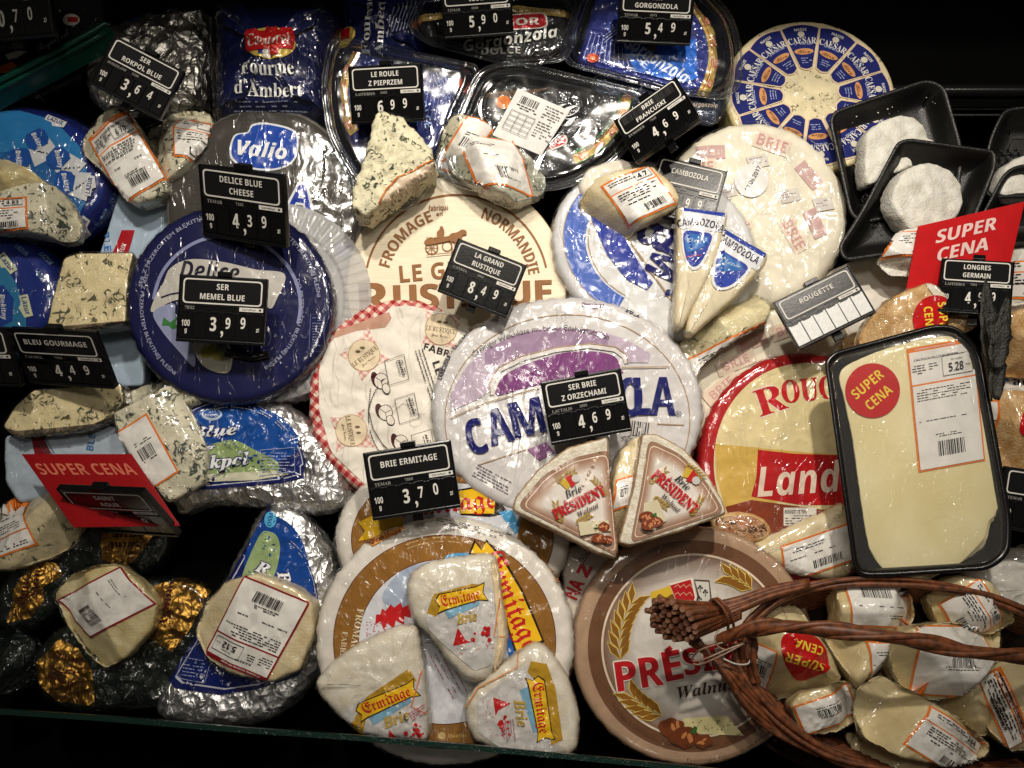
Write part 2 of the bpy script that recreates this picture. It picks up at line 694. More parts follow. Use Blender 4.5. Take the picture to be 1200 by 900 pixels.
def glyphs(s):
    """triangulated outline of a string: baseline at y = 0, cap height 1, starting at x = 0"""
    if s in GL:
        return GL[s]
    c = bpy.data.curves.new('t', 'FONT')
    c.body = s
    c.size = 1
    c.resolution_u = 2
    o = bpy.data.objects.new('t', c)
    COL.objects.link(o)
    me = bpy.data.meshes.new_from_object(o)
    V = [(v.co.x, v.co.y) for v in me.vertices]
    F = [tuple(p.vertices) for p in me.polygons]
    bpy.data.objects.remove(o)
    bpy.data.curves.remove(c)
    bpy.data.meshes.remove(me)
    if not V:
        GL[s] = ([], [], 1)
        return GL[s]
    x0 = min(v[0] for v in V)
    V = [((v[0] - x0) / 0.7, v[1] / 0.7) for v in V]
    GL[s] = (V, F, max(v[0] for v in V))
    return GL[s]


def fancy(s, up, lo, dg=None):
    out = ''
    for ch in s:
        if 'A' <= ch <= 'Z':
            out += chr(up + ord(ch) - 65)
        elif 'a' <= ch <= 'z':
            out += chr(lo + ord(ch) - 97)
        elif dg and '0' <= ch <= '9':
            out += chr(dg + ord(ch) - 48)
        else:
            out += ch
    return out


def SB(s): return fancy(s, 0x1D5D4, 0x1D5EE, 0x1D7EC)      # sans bold
def SBI(s): return fancy(s, 0x1D63C, 0x1D656)              # sans bold italic
def RB(s): return fancy(s, 0x1D400, 0x1D41A, 0x1D7CE)      # roman bold
def RBI(s): return fancy(s, 0x1D468, 0x1D482)              # roman bold italic
def FK(s): return fancy(s, 0x1D56C, 0x1D586)               # blackletter
def SCR(s): return fancy(s, 0x1D4D0, 0x1D4EA)              # script


def triangulate(pts):
    bm = bmesh.new()
    vs = [bm.verts.new((p[0], p[1], 0)) for p in pts]
    try:
        f = bm.faces.new(vs)
    except ValueError:
        bm.free()
        return [], []
    bmesh.ops.triangulate(bm, faces=[f])
    V = [(v.co.x, v.co.y) for v in bm.verts]
    bm.verts.index_update()
    F = [tuple(v.index for v in f.verts) for f in bm.faces]
    bm.free()
    return V, F


def refine(V, F, L):
    bm = bmesh.new()
    vs = [bm.verts.new((v[0], v[1], 0)) for v in V]
    for f in F:
        try:
            bm.faces.new([vs[i] for i in f])
        except ValueError:
            pass
    for _ in range(9):
        lg = [e for e in bm.edges if e.calc_length() > L]
        if not lg:
            break
        bmesh.ops.subdivide_edges(bm, edges=lg, cuts=1)
        bmesh.ops.triangulate(bm, faces=[f for f in bm.faces if len(f.verts) > 3])
    bm.verts.index_update()
    V = [(v.co.x, v.co.y) for v in bm.verts]
    F = [tuple(v.index for v in f.verts) for f in bm.faces]
    bm.free()
    return V, F


class Art:
    """flat print in photo coordinates (x right, y down) laid on the thing's surface."""

    def __init__(s, t, flat=False, z=0.25, L=5.0, local=False):
        s.t = t
        s.items = []
        s.flat = flat
        s.z = z
        s.L = L
        s.local = local
        s.f = None
        s.lay = 0
        s.rng = random.Random(len(COL.objects))

    def frame(s, TL=None, TR=None, BL=None, w=None, h=None):
        if TL is None:
            s.f = None
            return s
        w = w or math.hypot(TR[0] - TL[0], TR[1] - TL[1])
        h = h or math.hypot(BL[0] - TL[0], BL[1] - TL[1])
        ax, ay = (TR[0] - TL[0]) / w, (TR[1] - TL[1]) / w
        bx, by = (BL[0] - TL[0]) / h, (BL[1] - TL[1]) / h
        s.f = lambda x, y: (TL[0] + ax * x + bx * y, TL[1] + ay * x + by * y)
        s.w, s.h = w, h
        return s

    def put(s, V, F, mat, refine_it=True, inc=1, lay=None):
        if not F:
            return s
        if s.f:
            V = [s.f(*v) for v in V]
        if not s.local:
            V = [s.t.uv(*v) for v in V]
        else:
            V = [(v[0], -v[1]) for v in V]
        if not s.flat and refine_it:
            V, F = refine(V, F, s.L)
        bb = (min(v[0] for v in V), min(v[1] for v in V), max(v[0] for v in V), max(v[1] for v in V))
        if lay is None:
            lay = 0
            for it in s.items:
                q = it[4]
                if q[0] < bb[2] and q[2] > bb[0] and q[1] < bb[3] and q[3] > bb[1]:
                    lay = max(lay, it[3])
            lay = math.floor(lay) + 1
        s.lay = lay
        s.items.append((V, F, s.t.mat(mat), lay, bb))
        return s

    def poly(s, pts, mat):
        V, F = triangulate(pts)
        return s.put(V, F, mat)

    def disc(s, cx, cy, rx, mat, ry=None, a0=0, a1=360, rot=0):
        return s.poly(ell(cx, cy, rx, ry, a0, a1, rot, 4), mat)

    def ring(s, cx, cy, r0, r1, mat, q=1.0, a0=0, a1=360, rot=0):
        A = ell(cx, cy, r0, r0 * q, a0, a1, rot, 4 * r0 / max(r1, 1))
        n = len(A)
        B = ell(cx, cy, r1, r1 * q, a0, a1, rot, 4)
        full = abs(a1 - a0) >= 360
        m = min(len(A), len(B))
        A = ell(cx, cy, r0, r0 * q, a0, a1, rot, 1)
        B = ell(cx, cy, r1, r1 * q, a0, a1, rot, 1)
        m = max(12, int(len(B) / 4))
        ia = [A[int(i * (len(A) if full else len(A) - 1) / m) % len(A)] for i in range(m if full else m + 1)]
        ib = []
        for i in range(m if full else m + 1):
            a = R(a0 + (a1 - a0) * i / m)
            c_, s_ = math.cos(R(rot)), math.sin(R(rot))
            x, y = r1 * math.cos(a), r1 * q * math.sin(a)
            ib.append((cx + x * c_ - y * s_, cy - (x * s_ + y * c_)))
            x, y = r0 * math.cos(a), r0 * q * math.sin(a)
            ia[i] = (cx + x * c_ - y * s_, cy - (x * s_ + y * c_))
        k = len(ia)
        V = ia + ib
        F = [(i, (i + 1) % k, k + (i + 1) % k, k + i) for i in range(k if full else k - 1)]
        return s.put(V, F, mat)

    def line(s, pts, w, mat, closed=False):
        n = len(pts)
        V, F = [], []
        for i, p in enumerate(pts):
            a = pts[i - 1] if (i > 0 or closed) else p
            b = pts[(i + 1) % n] if (i < n - 1 or closed) else p
            dx, dy = b[0] - a[0], b[1] - a[1]
            L = math.hypot(dx, dy) or 1
            nx, ny = -dy / L * w / 2, dx / L * w / 2
            V += [(p[0] + nx, p[1] + ny), (p[0] - nx, p[1] - ny)]
        for i in range(n if closed else n - 1):
            j = (i + 1) % n
            F.append((2 * i, 2 * j, 2 * j + 1, 2 * i + 1))
        return s.put(V, F, mat)

    def rect(s, x0, y0, x1, y1, mat, r=0):
        p = [(x0, y0), (x1, y0), (x1, y1), (x0, y1)]
        return s.poly(rnd(p, r, 3) if r else p, mat)

    def text(s, txt, cx, cy, cap, mat, rot=0, w=None, xs=1.0, shear=0.0, align='C', arc=None, bold=0, grow=0):
        """cap = height of a capital; cy = middle of the capitals; arc = (ox, oy, r, deg[, -1]) bends the line round a centre"""
        V, F, W = glyphs(txt)
        if not F:
            return s
        k = (w / W) if w else cap * xs
        P = []
        for x, y in V:
            X = x * k + shear * y * cap
            Y = (y - 0.5) * cap
            if align == 'C':
                X -= W * k / 2
            P.append((X, Y))
        if arc:
            ox, oy, r, deg = arc[:4]
            inv = len(arc) > 4
            Q = []
            for X, Y in P:
                if not inv:
                    a = R(deg) - X / r
                    Q.append((ox + (r + Y) * math.cos(a), oy - (r + Y) * math.sin(a)))
                else:
                    a = R(deg) + X / r
                    Q.append((ox + (r - Y) * math.cos(a), oy - (r - Y) * math.sin(a)))
            P = Q
        else:
            c, sn = math.cos(R(rot)), math.sin(R(rot))
            P = [(cx + X * c - Y * sn, cy - (X * sn + Y * c)) for X, Y in P]
        if grow:
            lay = None
            for dx, dy in ((grow, 0), (-grow, 0), (0, grow), (0, -grow), (grow * .7, grow * .7), (-grow * .7, grow * .7), (grow * .7, -grow * .7), (-grow * .7, -grow * .7)):
                s.put([(p[0] + dx, p[1] + dy) for p in P], F, mat, cap > 8, lay=lay)
                lay = s.lay + .04
            return s
        if bold:
            s.put([(p[0] + bold, p[1]) for p in P], F, mat, cap > 8)
            return s.put(P, F, mat, cap > 8, lay=s.lay + .08)
        return s.put(P, F, mat, cap > 8)

    def micro(s, x, y, w, n, mat, rot=0, lead=3.0, hgt=1.1, arc=None, fill=0.8):
        """lines of print too small to read: word-sized dashes"""
        V, F = [], []
        for i in range(n):
            X = 0.0
            W = w * s.rng.uniform(0.7, 1)
            while X < W:
                k = s.rng.uniform(1.5, 6)
                if s.rng.random() < fill:
                    q = [(X, i * lead), (X + k, i * lead), (X + k, i * lead + hgt), (X, i * lead + hgt)]
                    b = len(V)
                    V += q
                    F.append((b, b + 1, b + 2, b + 3))
                X += k + 1.0
        if arc:
            ox, oy, r, deg = arc
            V = [(ox + (r - y_) * math.cos(R(deg) - x_ / r), oy - (r - y_) * math.sin(R(deg) - x_ / r)) for x_, y_ in V]
        else:
            c, sn = math.cos(R(rot)), math.sin(R(rot))
            V = [(x + a * c + b * sn, y - a * sn + b * c) for a, b in V]
        return s.put(V, F, mat, refine_it=False)

    def barcode(s, x, y, w, h, mat, rot=0):
        V, F = [], []
        X = 0
        while X < w:
            k = s.rng.choice((0.6, 0.6, 1.0, 1.5))
            b = len(V)
            V += [(X, 0), (X + k, 0), (X + k, h), (X, h)]
            F.append((b, b + 1, b + 2, b + 3))
            X += k + s.rng.choice((0.7, 1.0, 1.4))
        c, sn = math.cos(R(rot)), math.sin(R(rot))
        V = [(x + a * c + b * sn, y - a * sn + b * c) for a, b in V]
        return s.put(V, F, mat, refine_it=False)

    def top(s):
        return math.floor(max([it[3] for it in s.items] + [0])) + 1

    def build(s, name='print', parent=None, lift=0.3):
        mats, V, F, fm = [], [], [], []
        for P, Q, m, lay, bb in s.items:
            if m not in mats:
                mats.append(m)
            mi = mats.index(m)
            b = len(V)
            z = s.z + lay * lift
            up = [(p[0] - q[0]) for p, q in zip(P, P)]
            for x, y in P:
                if s.flat:
                    V.append((x, y, z))
                    continue
                loc, nor, idx, d = s.t.bvh.ray_cast(Vector((x, y, 300)), Vector((0, 0, -1)))
                if loc is None:
                    loc, nor, idx, d = s.t.bvh.find_nearest(Vector((x, y, -8)))
                    V.append(tuple(loc + nor * z))
                else:
                    V.append((x, y, loc.z + z / max(0.35, nor.z)))
            for q in Q:
                a = area2([P[i] for i in q])
                F.append(tuple(b + i for i in (q if a > 0 else tuple(reversed(q)))))
                fm.append(mi)
        o = link_mesh(name, V, F, mats, fm, parent or s.t.o)
        s.items = []
        return o
# ------------------------------------------------------------------ kinds of thing that repeat
BLK = (20, 20, 21)
INK = (30, 27, 27)
WHT = (238, 235, 228)
ORANGE = (236, 128, 44)
CRIM = (150, 20, 34)


def tri(a, b, lean=0):
    """camera-space axes of a flat rectangle whose photo edges are a (along) and b (down)"""
    ax, ay = a[0], -a[1]
    bx, by = -b[0], b[1]
    dot = ax * bx + ay * by
    n = math.hypot(ax, ay) * math.hypot(bx, by)
    if lean or abs(dot) < 0.03 * n:
        X = Vector((ax, ay, 0)).normalized()
        Y = Vector((-X.y, X.x, math.tan(R(lean))))
        return X, Y
    z = math.sqrt(abs(dot))
    return (ax, ay, z), (bx, by, -dot / z)


def price_tag(TL, TR, BL, h, lines, supplier, code, price, label, shiny=0, dim=0, showlogo=1, dead=False, comma=True, barcode=False, lean=0):
    a = (TR[0] - TL[0], TR[1] - TL[1])
    b = (BL[0] - TL[0], BL[1] - TL[1])
    c = (TL[0] + a[0] / 2 + b[0] / 2, TL[1] + a[1] / 2 + b[1] / 2)
    t = T('price_tag', label, 'price tag', c[0], c[1], h, axes=tri(a, b, lean), group='black price tags standing in the display')
    x0, y1 = t.uv(*TL)
    x1 = t.uv(*TR)[0]
    y0 = t.uv(*BL)[1]
    W, H = x1 - x0, y1 - y0
    holder = M((14, 14, 15), 'gloss')
    card = M((24, 24, 25), 'gloss')
    tabm = M((11, 11, 12), 'gloss') if not shiny else M((226, 226, 224), 'gloss')  # shiny: glare on the empty tabs put into a pale base colour
    ink = M((225, 222, 214), 'matte')
    box(t, x0, x1, y0, y1, -7, 0, holder, 'holder', 1.2)
    box(t, x0 + W * .02, x1 - W * .02, y1 - H * .455, y1 - H * .02, 0.02, 1.0, card, 'title_card', 0.3)
    box(t, x0, x1, y0, y0 + H * .05, 0, 3.0, holder, 'bottom_rail', 0.8)
    for k in (0, 1):
        xx = x0 if k == 0 else x1 - W * .015
        box(t, xx, xx + W * .015, y0 + H * .05, y1, 0, 2.0, holder, 'side_rail', 0.5)
    box(t, x0 + W * .43, x0 + W * .60, y1 - 1, y1 + H * .07, -8, 3, holder, 'clip', 0.8)
    box(t, x0 + W * .44, x0 + W * .56, y0 - 9, y0 + 2, -12, -7, holder, 'stem', 0.8)
    tw = W * .97 / 6
    for k in range(6):
        q = x0 + W * .015 + k * tw
        pt_ = box(t, q + .5, q + tw - .5, y0 + H * .06, y0 + H * .46, 0.1, 1.3 + (k % 2) * .25, tabm, 'price_tab', 0.35)
        box(t, q + tw * .2, q + tw * .8, y0 + H * .445, y0 + H * .475, 1.2, 2.4, holder, 'tab_hook', 0.2, parent=pt_)
    A = Art(t, flat=True, z=1.05, local=True)
    A.frame((x0, -y1), (x1, -y1), (x0, -y0), 100, 78)
    m = A.f
    bx = [rnd([(5, 4), (95, 4), (95, 33), (5, 33)], 5, 40)]
    inner = rnd([(6.6, 5.6), (93.4, 5.6), (93.4, 31.4), (6.6, 31.4)], 4, 40)
    n = len(bx[0])
    V = bx[0] + inner
    A.put(V, [(i, (i + 1) % n, n + (i + 1) % n, n + i) for i in range(n)], ink)
    s_ = 6.6
    if barcode:
        A.barcode(9, 7, 80, 13, M((60, 60, 60), 'matte'))
    if len(lines) == 2:
        A.text(SB(lines[0]), 50, 12.6, s_, ink, xs=.86)
        A.text(SB(lines[1]), 50, 24.2, s_, ink, xs=.86)
    else:
        A.text(SB(lines[0]), 50, 16.5, s_ * 1.05, ink, xs=.86)
    A.text(RB(supplier), 8, 38, 3.6, M((150, 148, 142), 'matte'), align='L')
    A.text(RB(code), 47, 37.3, 3, M((150, 148, 142), 'matte'))
    if showlogo:
        A.rect(70, 34.8, 97, 39.4, ink)
        A.text(SB('Carrefour'), 81, 37.1, 2.3, M((40, 40, 40), 'matte'))
        A.disc(93.5, 37.1, 1.4, M((40, 40, 40), 'matte'))
    A.z = 1.75
    dk = ink if not shiny else M((60, 60, 60), 'matte')
    if not dead:
        A.text(SB('100'), 10, 56, 7, dk, w=9.5)
        A.text(SB('g'), 10.5, 64, 5, dk, xs=.7)
        dg = price.split(',')
        A.text(SB(dg[0][-1]), 41 + 0, 56, 15.5, dk, xs=.62, bold=.5)
        if len(dg[0]) > 1:
            A.text(SB(dg[0][0]), 24, 57, 15.5, dk, xs=.62, bold=.5)
        if comma:
            A.text(SB(','), 51.5, 56, 22, dk, xs=.7, bold=.4)
        A.text(SB(dg[1][0]), 58, 54, 12.5, dk, xs=.62)
        A.text(SB(dg[1][1]), 75, 53, 12.5, dk, xs=.62)
        A.text(SB('zł'), 92, 60, 5, dk, xs=.7)
    A.build('lettering', lift=0.12)
    return t


def shop_label(t, TL, TR, BL, rim=ORANGE, style='full', title='', price='', name='shop_label', mat=WHT, up=1, L=4.0):
    """printed scale label stuck on the film; up = -1 turns the print round"""
    A = Art(t, z=0.9, L=L)
    if up == -1:
        BR = (TR[0] + BL[0] - TL[0], TR[1] + BL[1] - TL[1])
        TL, TR, BL = BR, BL, TR
    A.frame(TL, TR, BL)
    w, h = A.w, A.h
    k, kk = t.kind, t.amt
    t.kind, t.amt = 'wrap', 0.22
    e = 2.2
    A.put([(0, 0), (w, 0), (w, h), (0, h), (e, e), (w - e, e), (w - e, h - e), (e, h - e)], [(0, 1, 5, 4), (1, 2, 6, 5), (2, 3, 7, 6), (3, 0, 4, 7)], rim)
    ink = M(INK, 'matte')
    if style == 'full':          # price part on top, text and barcode below
        A.rect(e, e, w - e, e * 2.6, rim)
        A.rect(e, e * 2.6, w - e, h * .3, mat)
        A.rect(e, h * .3, w - e, h * .3 + 2, rim)
        A.rect(e, h * .3 + 2, w - e, h - e, mat)
        A.text(SB('Produkty krojone na wage'), w * .42, e * 1.4, e * .8, mat, w=w * .6)
        A.text(SB(title), w * .42, h * .085 + 3, max(2.2, h * .018), ink, w=min(w * .66, len(title) * 3.8))
        A.micro(w * .05, h * .15, w * .2, 4, ink)
        A.micro(w * .3, h * .15, w * .12, 3, ink)
        x0, x1, y0, y1 = w * .5, w * .94, h * .11, h * .27
        A.line([(x0, y0), (x1, y0), (x1, y1), (x0, y1)], .8, ink, closed=True)
        A.text('Do zapłaty', (x0 + x1) / 2, y0 + (y1 - y0) * .22, 2.2, ink)
        A.text(SB(price), x0 + (x1 - x0) * .45, y0 + (y1 - y0) * .62, (y1 - y0) * .42, ink, w=(x1 - x0) * .5)
        A.text('PLN', x1 - 5, y0 + (y1 - y0) * .6, 2.2, ink)
        A.micro(w * .08, h * .35, w * .82, 5, ink)
        A.micro(w * .08, h * .6, w * .8, 1, ink, fill=.6)
        A.micro(w * .3, h * .72, w * .42, 2, ink, lead=2.6)
        A.barcode(w * .32, h * .78, w * .4, h * .12, ink)
    elif style == 'back':        # barcode and a few lines only
        A.rect(e, e, w - e, h - e, mat)
        A.micro(w * .3, h * .3, w * .45, 2, ink, lead=2.8)
        A.barcode(w * .3, h * .4, w * .42, h * .18, ink)
        A.micro(w * .32, h * .6, w * .4, 1, ink)
    elif style == 'lines':
        A.rect(e, e, w - e, h - e, mat)
        A.micro(w * .15, h * .2, w * .5, 2, ink)
        A.micro(w * .1, h * .45, w * .8, 1, ink, fill=.6)
        A.barcode(w * .4, h * .65, w * .4, h * .2, ink)
    elif style == 'text':
        A.rect(e, e, w - e, h * .3, mat)
        A.rect(e, h * .3, w - e, h * .3 + 1.6, rim)
        A.rect(e, h * .3 + 1.6, w - e, h - e, mat)
        A.micro(w * .1, h * .08, w * .6, 2, ink)
        A.line([(w * .62, h * .05), (w * .93, h * .05), (w * .93, h * .24), (w * .62, h * .24)], .7, ink, closed=True)
        if price:
            A.text(SB(price), w * .77, h * .15, h * .1, ink, w=w * .2)
        A.micro(w * .12, h * .38, w * .75, 4, ink)
        A.micro(w * .2, h * .62, w * .6, 1, ink, fill=.6)
        A.barcode(w * .45, h * .74, w * .4, h * .16, ink)
    o = A.build(name)
    t.kind, t.amt = k, kk
    return o


def sticker(t, cx, cy, r, rot=35, ry=None, flip=False):
    """round red offer sticker with yellow words"""
    A = Art(t, z=1.6, L=4)
    k, kk = t.kind, t.amt
    t.kind, t.amt = 'wrap', 0.1
    A.disc(cx, cy, r, (196, 14, 20), ry)
    y = M((246, 214, 70), 'matte')
    c, s_ = math.cos(R(rot)), math.sin(R(rot))
    up = (-s_ * r * .3, -c * r * .3)
    A.text(SB('SUPER'), cx + up[0], cy + up[1], r * .36, y, rot=rot, w=r * 1.35)
    A.text(SB('CENA'), cx - up[0] * 1.1, cy - up[1] * 1.1, r * .36, y, rot=rot, w=r * 1.1)
    A.build('offer_sticker')
    t.kind, t.amt = k, kk


def tray(t, outline, depth, mat, rim=7, name='foam_tray', slope=.45, parent=None):
    pts = [t.uv(*p) for p in outline]
    if area2(pts) < 0:
        pts.reverse()
    n = len(pts)
    nor = []
    for i in range(n):
        a = pts[i - 2]
        b = pts[(i + 2) % n]
        dx, dy = b[0] - a[0], b[1] - a[1]
        L = math.hypot(dx, dy) or 1
        nor.append((dy / L, -dx / L))
    prof = [(-depth * slope - rim - 3, -depth - 2.5), (-depth * slope * .5 - rim, -depth * .6), (-rim, -5), (-2, -4), (0, -2.5), (0.6, -1), (0, 0), (-2, .6), (-rim, 0), (-rim - 3, -2.5),
            (-rim - depth * slope * .5, -depth * .5), (-rim - depth * slope, -depth * .88), (-rim - depth * slope - 5, -depth), (-rim - depth * slope - 12, -depth - .3)]
    V, F = [], []
    for off, z in prof:
        for p, m in zip(pts, nor):
            V.append((p[0] + m[0] * off, p[1] + m[1] * off, z))
    for r_ in range(len(prof) - 1):
        for i in range(n):
            j = (i + 1) % n
            F.append((r_ * n + i, r_ * n + j, (r_ + 1) * n + j, (r_ + 1) * n + i))
    F.append(tuple(range((len(prof) - 1) * n, len(prof) * n)))
    F.append(tuple(reversed(range(n))))
    o = link_mesh(name, V, F, t.mat(mat), None, parent or t.o)
    return o


def ring_tube(t, outline, z, r, mat, name, inset=0, parent=None):
    pts = [t.uv(*p) for p in outline]
    P = [Vector((p[0], p[1], z)) for p in pts]
    if inset:
        c = sum(P, Vector()) / len(P)
        P = [p + (c - p).normalized() * inset for p in P]
    P.append(P[0])
    P.append(P[1])
    V, F = tube_mesh(P, r, 6, cap=False)
    return link_mesh(name, V, F, t.mat(mat), None, parent or t.o)


def leaves(A, cx, cy, n, length, rot, curve, mat, edge=None, size=(12, 4.5)):
    """ear of wheat: pairs of leaves along a curved stem"""
    x, y, a = cx, cy, rot
    tp = min(A.top(), 16)
    for i in range(n):
        for sd in (1, -1):
            la = a + sd * 32
            c, s_ = math.cos(R(la)), -math.sin(R(la))
            px, py = -s_, c
            L, w = size
            pts = [(x, y), (x + c * L * .5 + px * w * .5, y + s_ * L * .5 + py * w * .5), (x + c * L, y + s_ * L),
                   (x + c * L * .5 - px * w * .5, y + s_ * L * .5 - py * w * .5)]
            if edge:
                g = 1.3
                q = [(x - c * g, y - s_ * g), (x + c * L * .5 + px * (w * .5 + g), y + s_ * L * .5 + py * (w * .5 + g)), (x + c * (L + g), y + s_ * (L + g)),
                     (x + c * L * .5 - px * (w * .5 + g), y + s_ * L * .5 - py * (w * .5 + g))]
                A.put(q, [(0, 1, 2, 3)], edge, lay=tp + i * .05)
            A.put(pts, [(0, 1, 2, 3)], mat, lay=tp + .8 + i * .05)
        x += math.cos(R(a)) * length / n
        y -= math.sin(R(a)) * length / n
        a += curve / n


def walnut(A, cx, cy, r, rng, c1=(112, 56, 24), c2=(190, 124, 74)):
    pts = [(cx + r * math.cos(a * .5236) * rng.uniform(.85, 1.1), cy + r * .75 * math.sin(a * .5236) * rng.uniform(.85, 1.1)) for a in range(12)]
    A.put(*triangulate(spline(pts, 2)), c1)
    for i in range(5):
        a = rng.uniform(0, 6.28)
        d = r * rng.uniform(.1, .6)
        A.put(ell(cx + d * math.cos(a), cy + d * .7 * math.sin(a), r * .28, r * .13, 0, 360, rng.uniform(0, 180), 1.5),
              [tuple(range(len(ell(0, 0, r * .28, r * .13, 0, 360, 0, 1.5))))], c2)


def thing(name, label, cat, outline, thick, h, mats, c=None, kind='paper', amt=None, group=None, tx=0, ty=0, **kw):
    """one solid traced at its true place: root at the middle of the outline"""
    if c is None:
        c = (sum(p[0] for p in outline) / len(outline), sum(p[1] for p in outline) / len(outline))
    t = T(name, label, cat, c[0], c[1], h, tx=tx, ty=ty, group=group)
    t.kind, t.amt = kind, amt
    body = kw.pop('body', 'body')
    loft(t, outline, thick, mats, body, **kw)
    return t
# ------------------------------------------------------------------ the counter
t = T('counter_bed', '', '', 600, 450, -95)
root = t.o
for k in ('label', 'category'):
    del root[k]
root['kind'] = 'structure'
DARK = M((16, 15, 15), 'gloss')
def slab(name, pts, z0, z1, mat):
    """prism over bed coordinates (photo-pixel units on the bed plane)"""
    V = [tuple(bedp(x, y, z0)) for x, y in pts] + [tuple(bedp(x, y, z1)) for x, y in pts]
    n = len(pts)
    F = [tuple(range(n)), tuple(range(2 * n - 1, n - 1, -1))] + [(i, i + n, (i + 1) % n + n, (i + 1) % n) for i in range(n)]
    o = link_mesh(name, V, F, mat, None, None, smooth=False)
    o['kind'] = 'structure'
    return o
bpy.data.objects.remove(root)
slab('counter_floor', [(-700, -120), (1900, -120), (1900, 1500), (-700, 1500)], -130, -110, M((4, 4, 4), 'void'))
slab('back_wall', [(-700, -150), (1900, -150), (1900, -120), (-700, -120)], -130, 500, M((4, 4, 4), 'void'))
slab('back_shelf', [(830, -120), (1900, -120), (1900, 92), (830, 92)], -110, -30, M((4, 4, 4), 'void'))
slab('front_panel', [(-700, 930), (1900, 930), (1900, 1400), (-700, 1400)], -160, -60, M((4, 4, 4), 'void'))
# rail along the back ledge
tr_ = T('ledge_rail', 'black metal rail along the back ledge right of the cheese wheel', 'rail', 1120, 108, -30)
tube(tr_, [tr_.p3(x, 107, -28) for x in (840, 1000, 1150, 1300, 1500)], 8, M((20, 20, 20), 'gloss'), 'rail_tube', 12)
tube(tr_, [tr_.p3(x, 127, -36) for x in (840, 1000, 1150, 1300, 1500)], 2.4, M((44, 44, 44), 'gloss'), 'lower_strip', 8)
tube(tr_, [tr_.p3(x, 135, -38) for x in (840, 1000, 1150, 1300, 1500)], 1.6, M((44, 44, 44), 'gloss'), 'lower_strip', 8)

FOIL = (205, 205, 205)
NAVY = (14, 20, 66)

# ------------------------------------------------------------------ wheel with twelve blue labels (top right)
t = T('round_cheese', 'whole cheese wheel ringed with twelve navy wedge labels, at the back below the dark wall', 'cheese', 950, 110, -10, tx=-7)
x0 = t.uv(849, 110)[0]
x1 = t.uv(1049, 110)[0]
rr = (x1 - x0) / 2
loft(t, [(rr * math.cos(i * math.pi / 90), rr * math.sin(i * math.pi / 90)) for i in range(180)], 62,
     [cheese_mat('spotted_cream_rind', (232, 218, 176), (120, 112, 74), .60, .14, wrap=.25), PALE], 'body', bevel=5, side=.8, amp=.4, photo=False, seed=4)
NV = M((28, 36, 104), 'wrap', .3)
CREAM_L = M((226, 200, 170), 'wrap', .2)
for k in range(12):
    A = Art(t, flat=True, z=.9, local=True)
    th = 90 - 30 * k + 4
    def P(r, a):
        return (rr * r * math.cos(R(th + a)), -rr * r * math.sin(R(th + a)))
    for g, m_ in ((0.02, CREAM_L), (0.0, NV)):
        o_ = [P(.90 + g + .03 * math.cos(R(a * 6.2)), a) for a in [x * (14.2 + g * 40) / 6 for x in range(-6, 7)]]
        i_ = [P(.37 - g - .04 * math.cos(R(a * 7)), a) for a in [x * (11 + g * 90) / 5 for x in range(5, -6, -1)]]
        A.poly(o_ + i_, m_)
    r0 = rr
    A.text(RB('CAESAR'), 0, 0, 8.5, M((222, 220, 214), 'matte'), w=34, arc=(0, 0, r0 * .72, th))
    A.text(SB('NASZE'), 0, 0, 3.4, M((222, 220, 214), 'matte'), arc=(0, 0, r0 * .865, th))
    q = P(.8, 0)
    A.disc(q[0], q[1], 4.2, M((214, 208, 190), 'matte'))
    q = P(.655, 0)
    A.micro(0, 0, 20, 1, M((150, 160, 200), 'matte'), arc=(0, 0, r0 * .67, th + 8), fill=.9)
    q = P(.565, 0)
    A.disc(q[0], q[1], 11.5, M((206, 148, 96), 'matte'), ry=4.2, rot=th - 90)
    A.text(SCR('Bleu'), q[0], q[1], 5, M((70, 30, 20), 'matte'), rot=th - 90)
    A.micro(0, 0, 11, 3, M((150, 160, 200), 'matte'), arc=(0, 0, r0 * .48, th + 6), fill=.9)
    A.build('wedge_label', lift=.15)

# ------------------------------------------------------------------ foil drum, navy, standing (and the second lying behind)
def drum(name, label, x0, x1, y0, y1, h, seed, horizontal=False):
    t = T(name, label, 'cheese', (x0 + x1) / 2, (y0 + y1) / 2, h, group='navy foil cheese drums')
    t.kind, t.amt = 'inkfoil', .5
    o = spline([(x0 + 6, y0 - 4), ((x0 + x1) / 2, y0 - 8), (x1 - 6, y0 - 4), (x1, y0 + 25), (x1 - 3, (y0 + y1) / 2), (x1 - 6, y1 - 20), (x1 - 16, y1), ((x0 + x1) / 2, y1 + 5), (x0 + 8, y1),
                (x0 + 1, y1 - 22), (x0, (y0 + y1) / 2), (x0 + 1, y0 + 25)], 4)
    loft(t, o, 95, [(14, 22, 72), (14, 20, 62)], 'foil_body', bevel=42, dome=10, amp=1.3, freq=.05, side=2.5, seed=seed, ridge=.7, ring=3, lowbevel=5)
    return t
t = drum('cheese_drum', 'navy foil cheese drum with the red banner and tricolour badge facing up', 240, 390, -6, 126, 22, 5)
A = Art(t, z=1.0, L=2.5)
A.disc(316, 49, 29, (226, 198, 96), ry=20)
A.poly([(302, 56), (309, 55), (309, 66), (303, 63)], (30, 60, 150))
A.rect(309, 55, 317, 68, (235, 230, 220))
A.poly([(317, 55), (328, 55), (325, 64), (317, 68)], (200, 34, 30))
A.poly([(287, 41), (290, 36), (342, 33), (345, 38), (343, 56), (290, 60), (286, 55)], (196, 26, 30))
A.poly([(310, 36), (312, 28), (318, 31), (323, 28), (326, 35)], (196, 26, 30))
A.text(RBI('Cantorel'), 315, 47, 11, (240, 236, 226), rot=3, w=50)
A.text(RB('Fourme'), 313, 78, 15, (232, 232, 226), w=62)
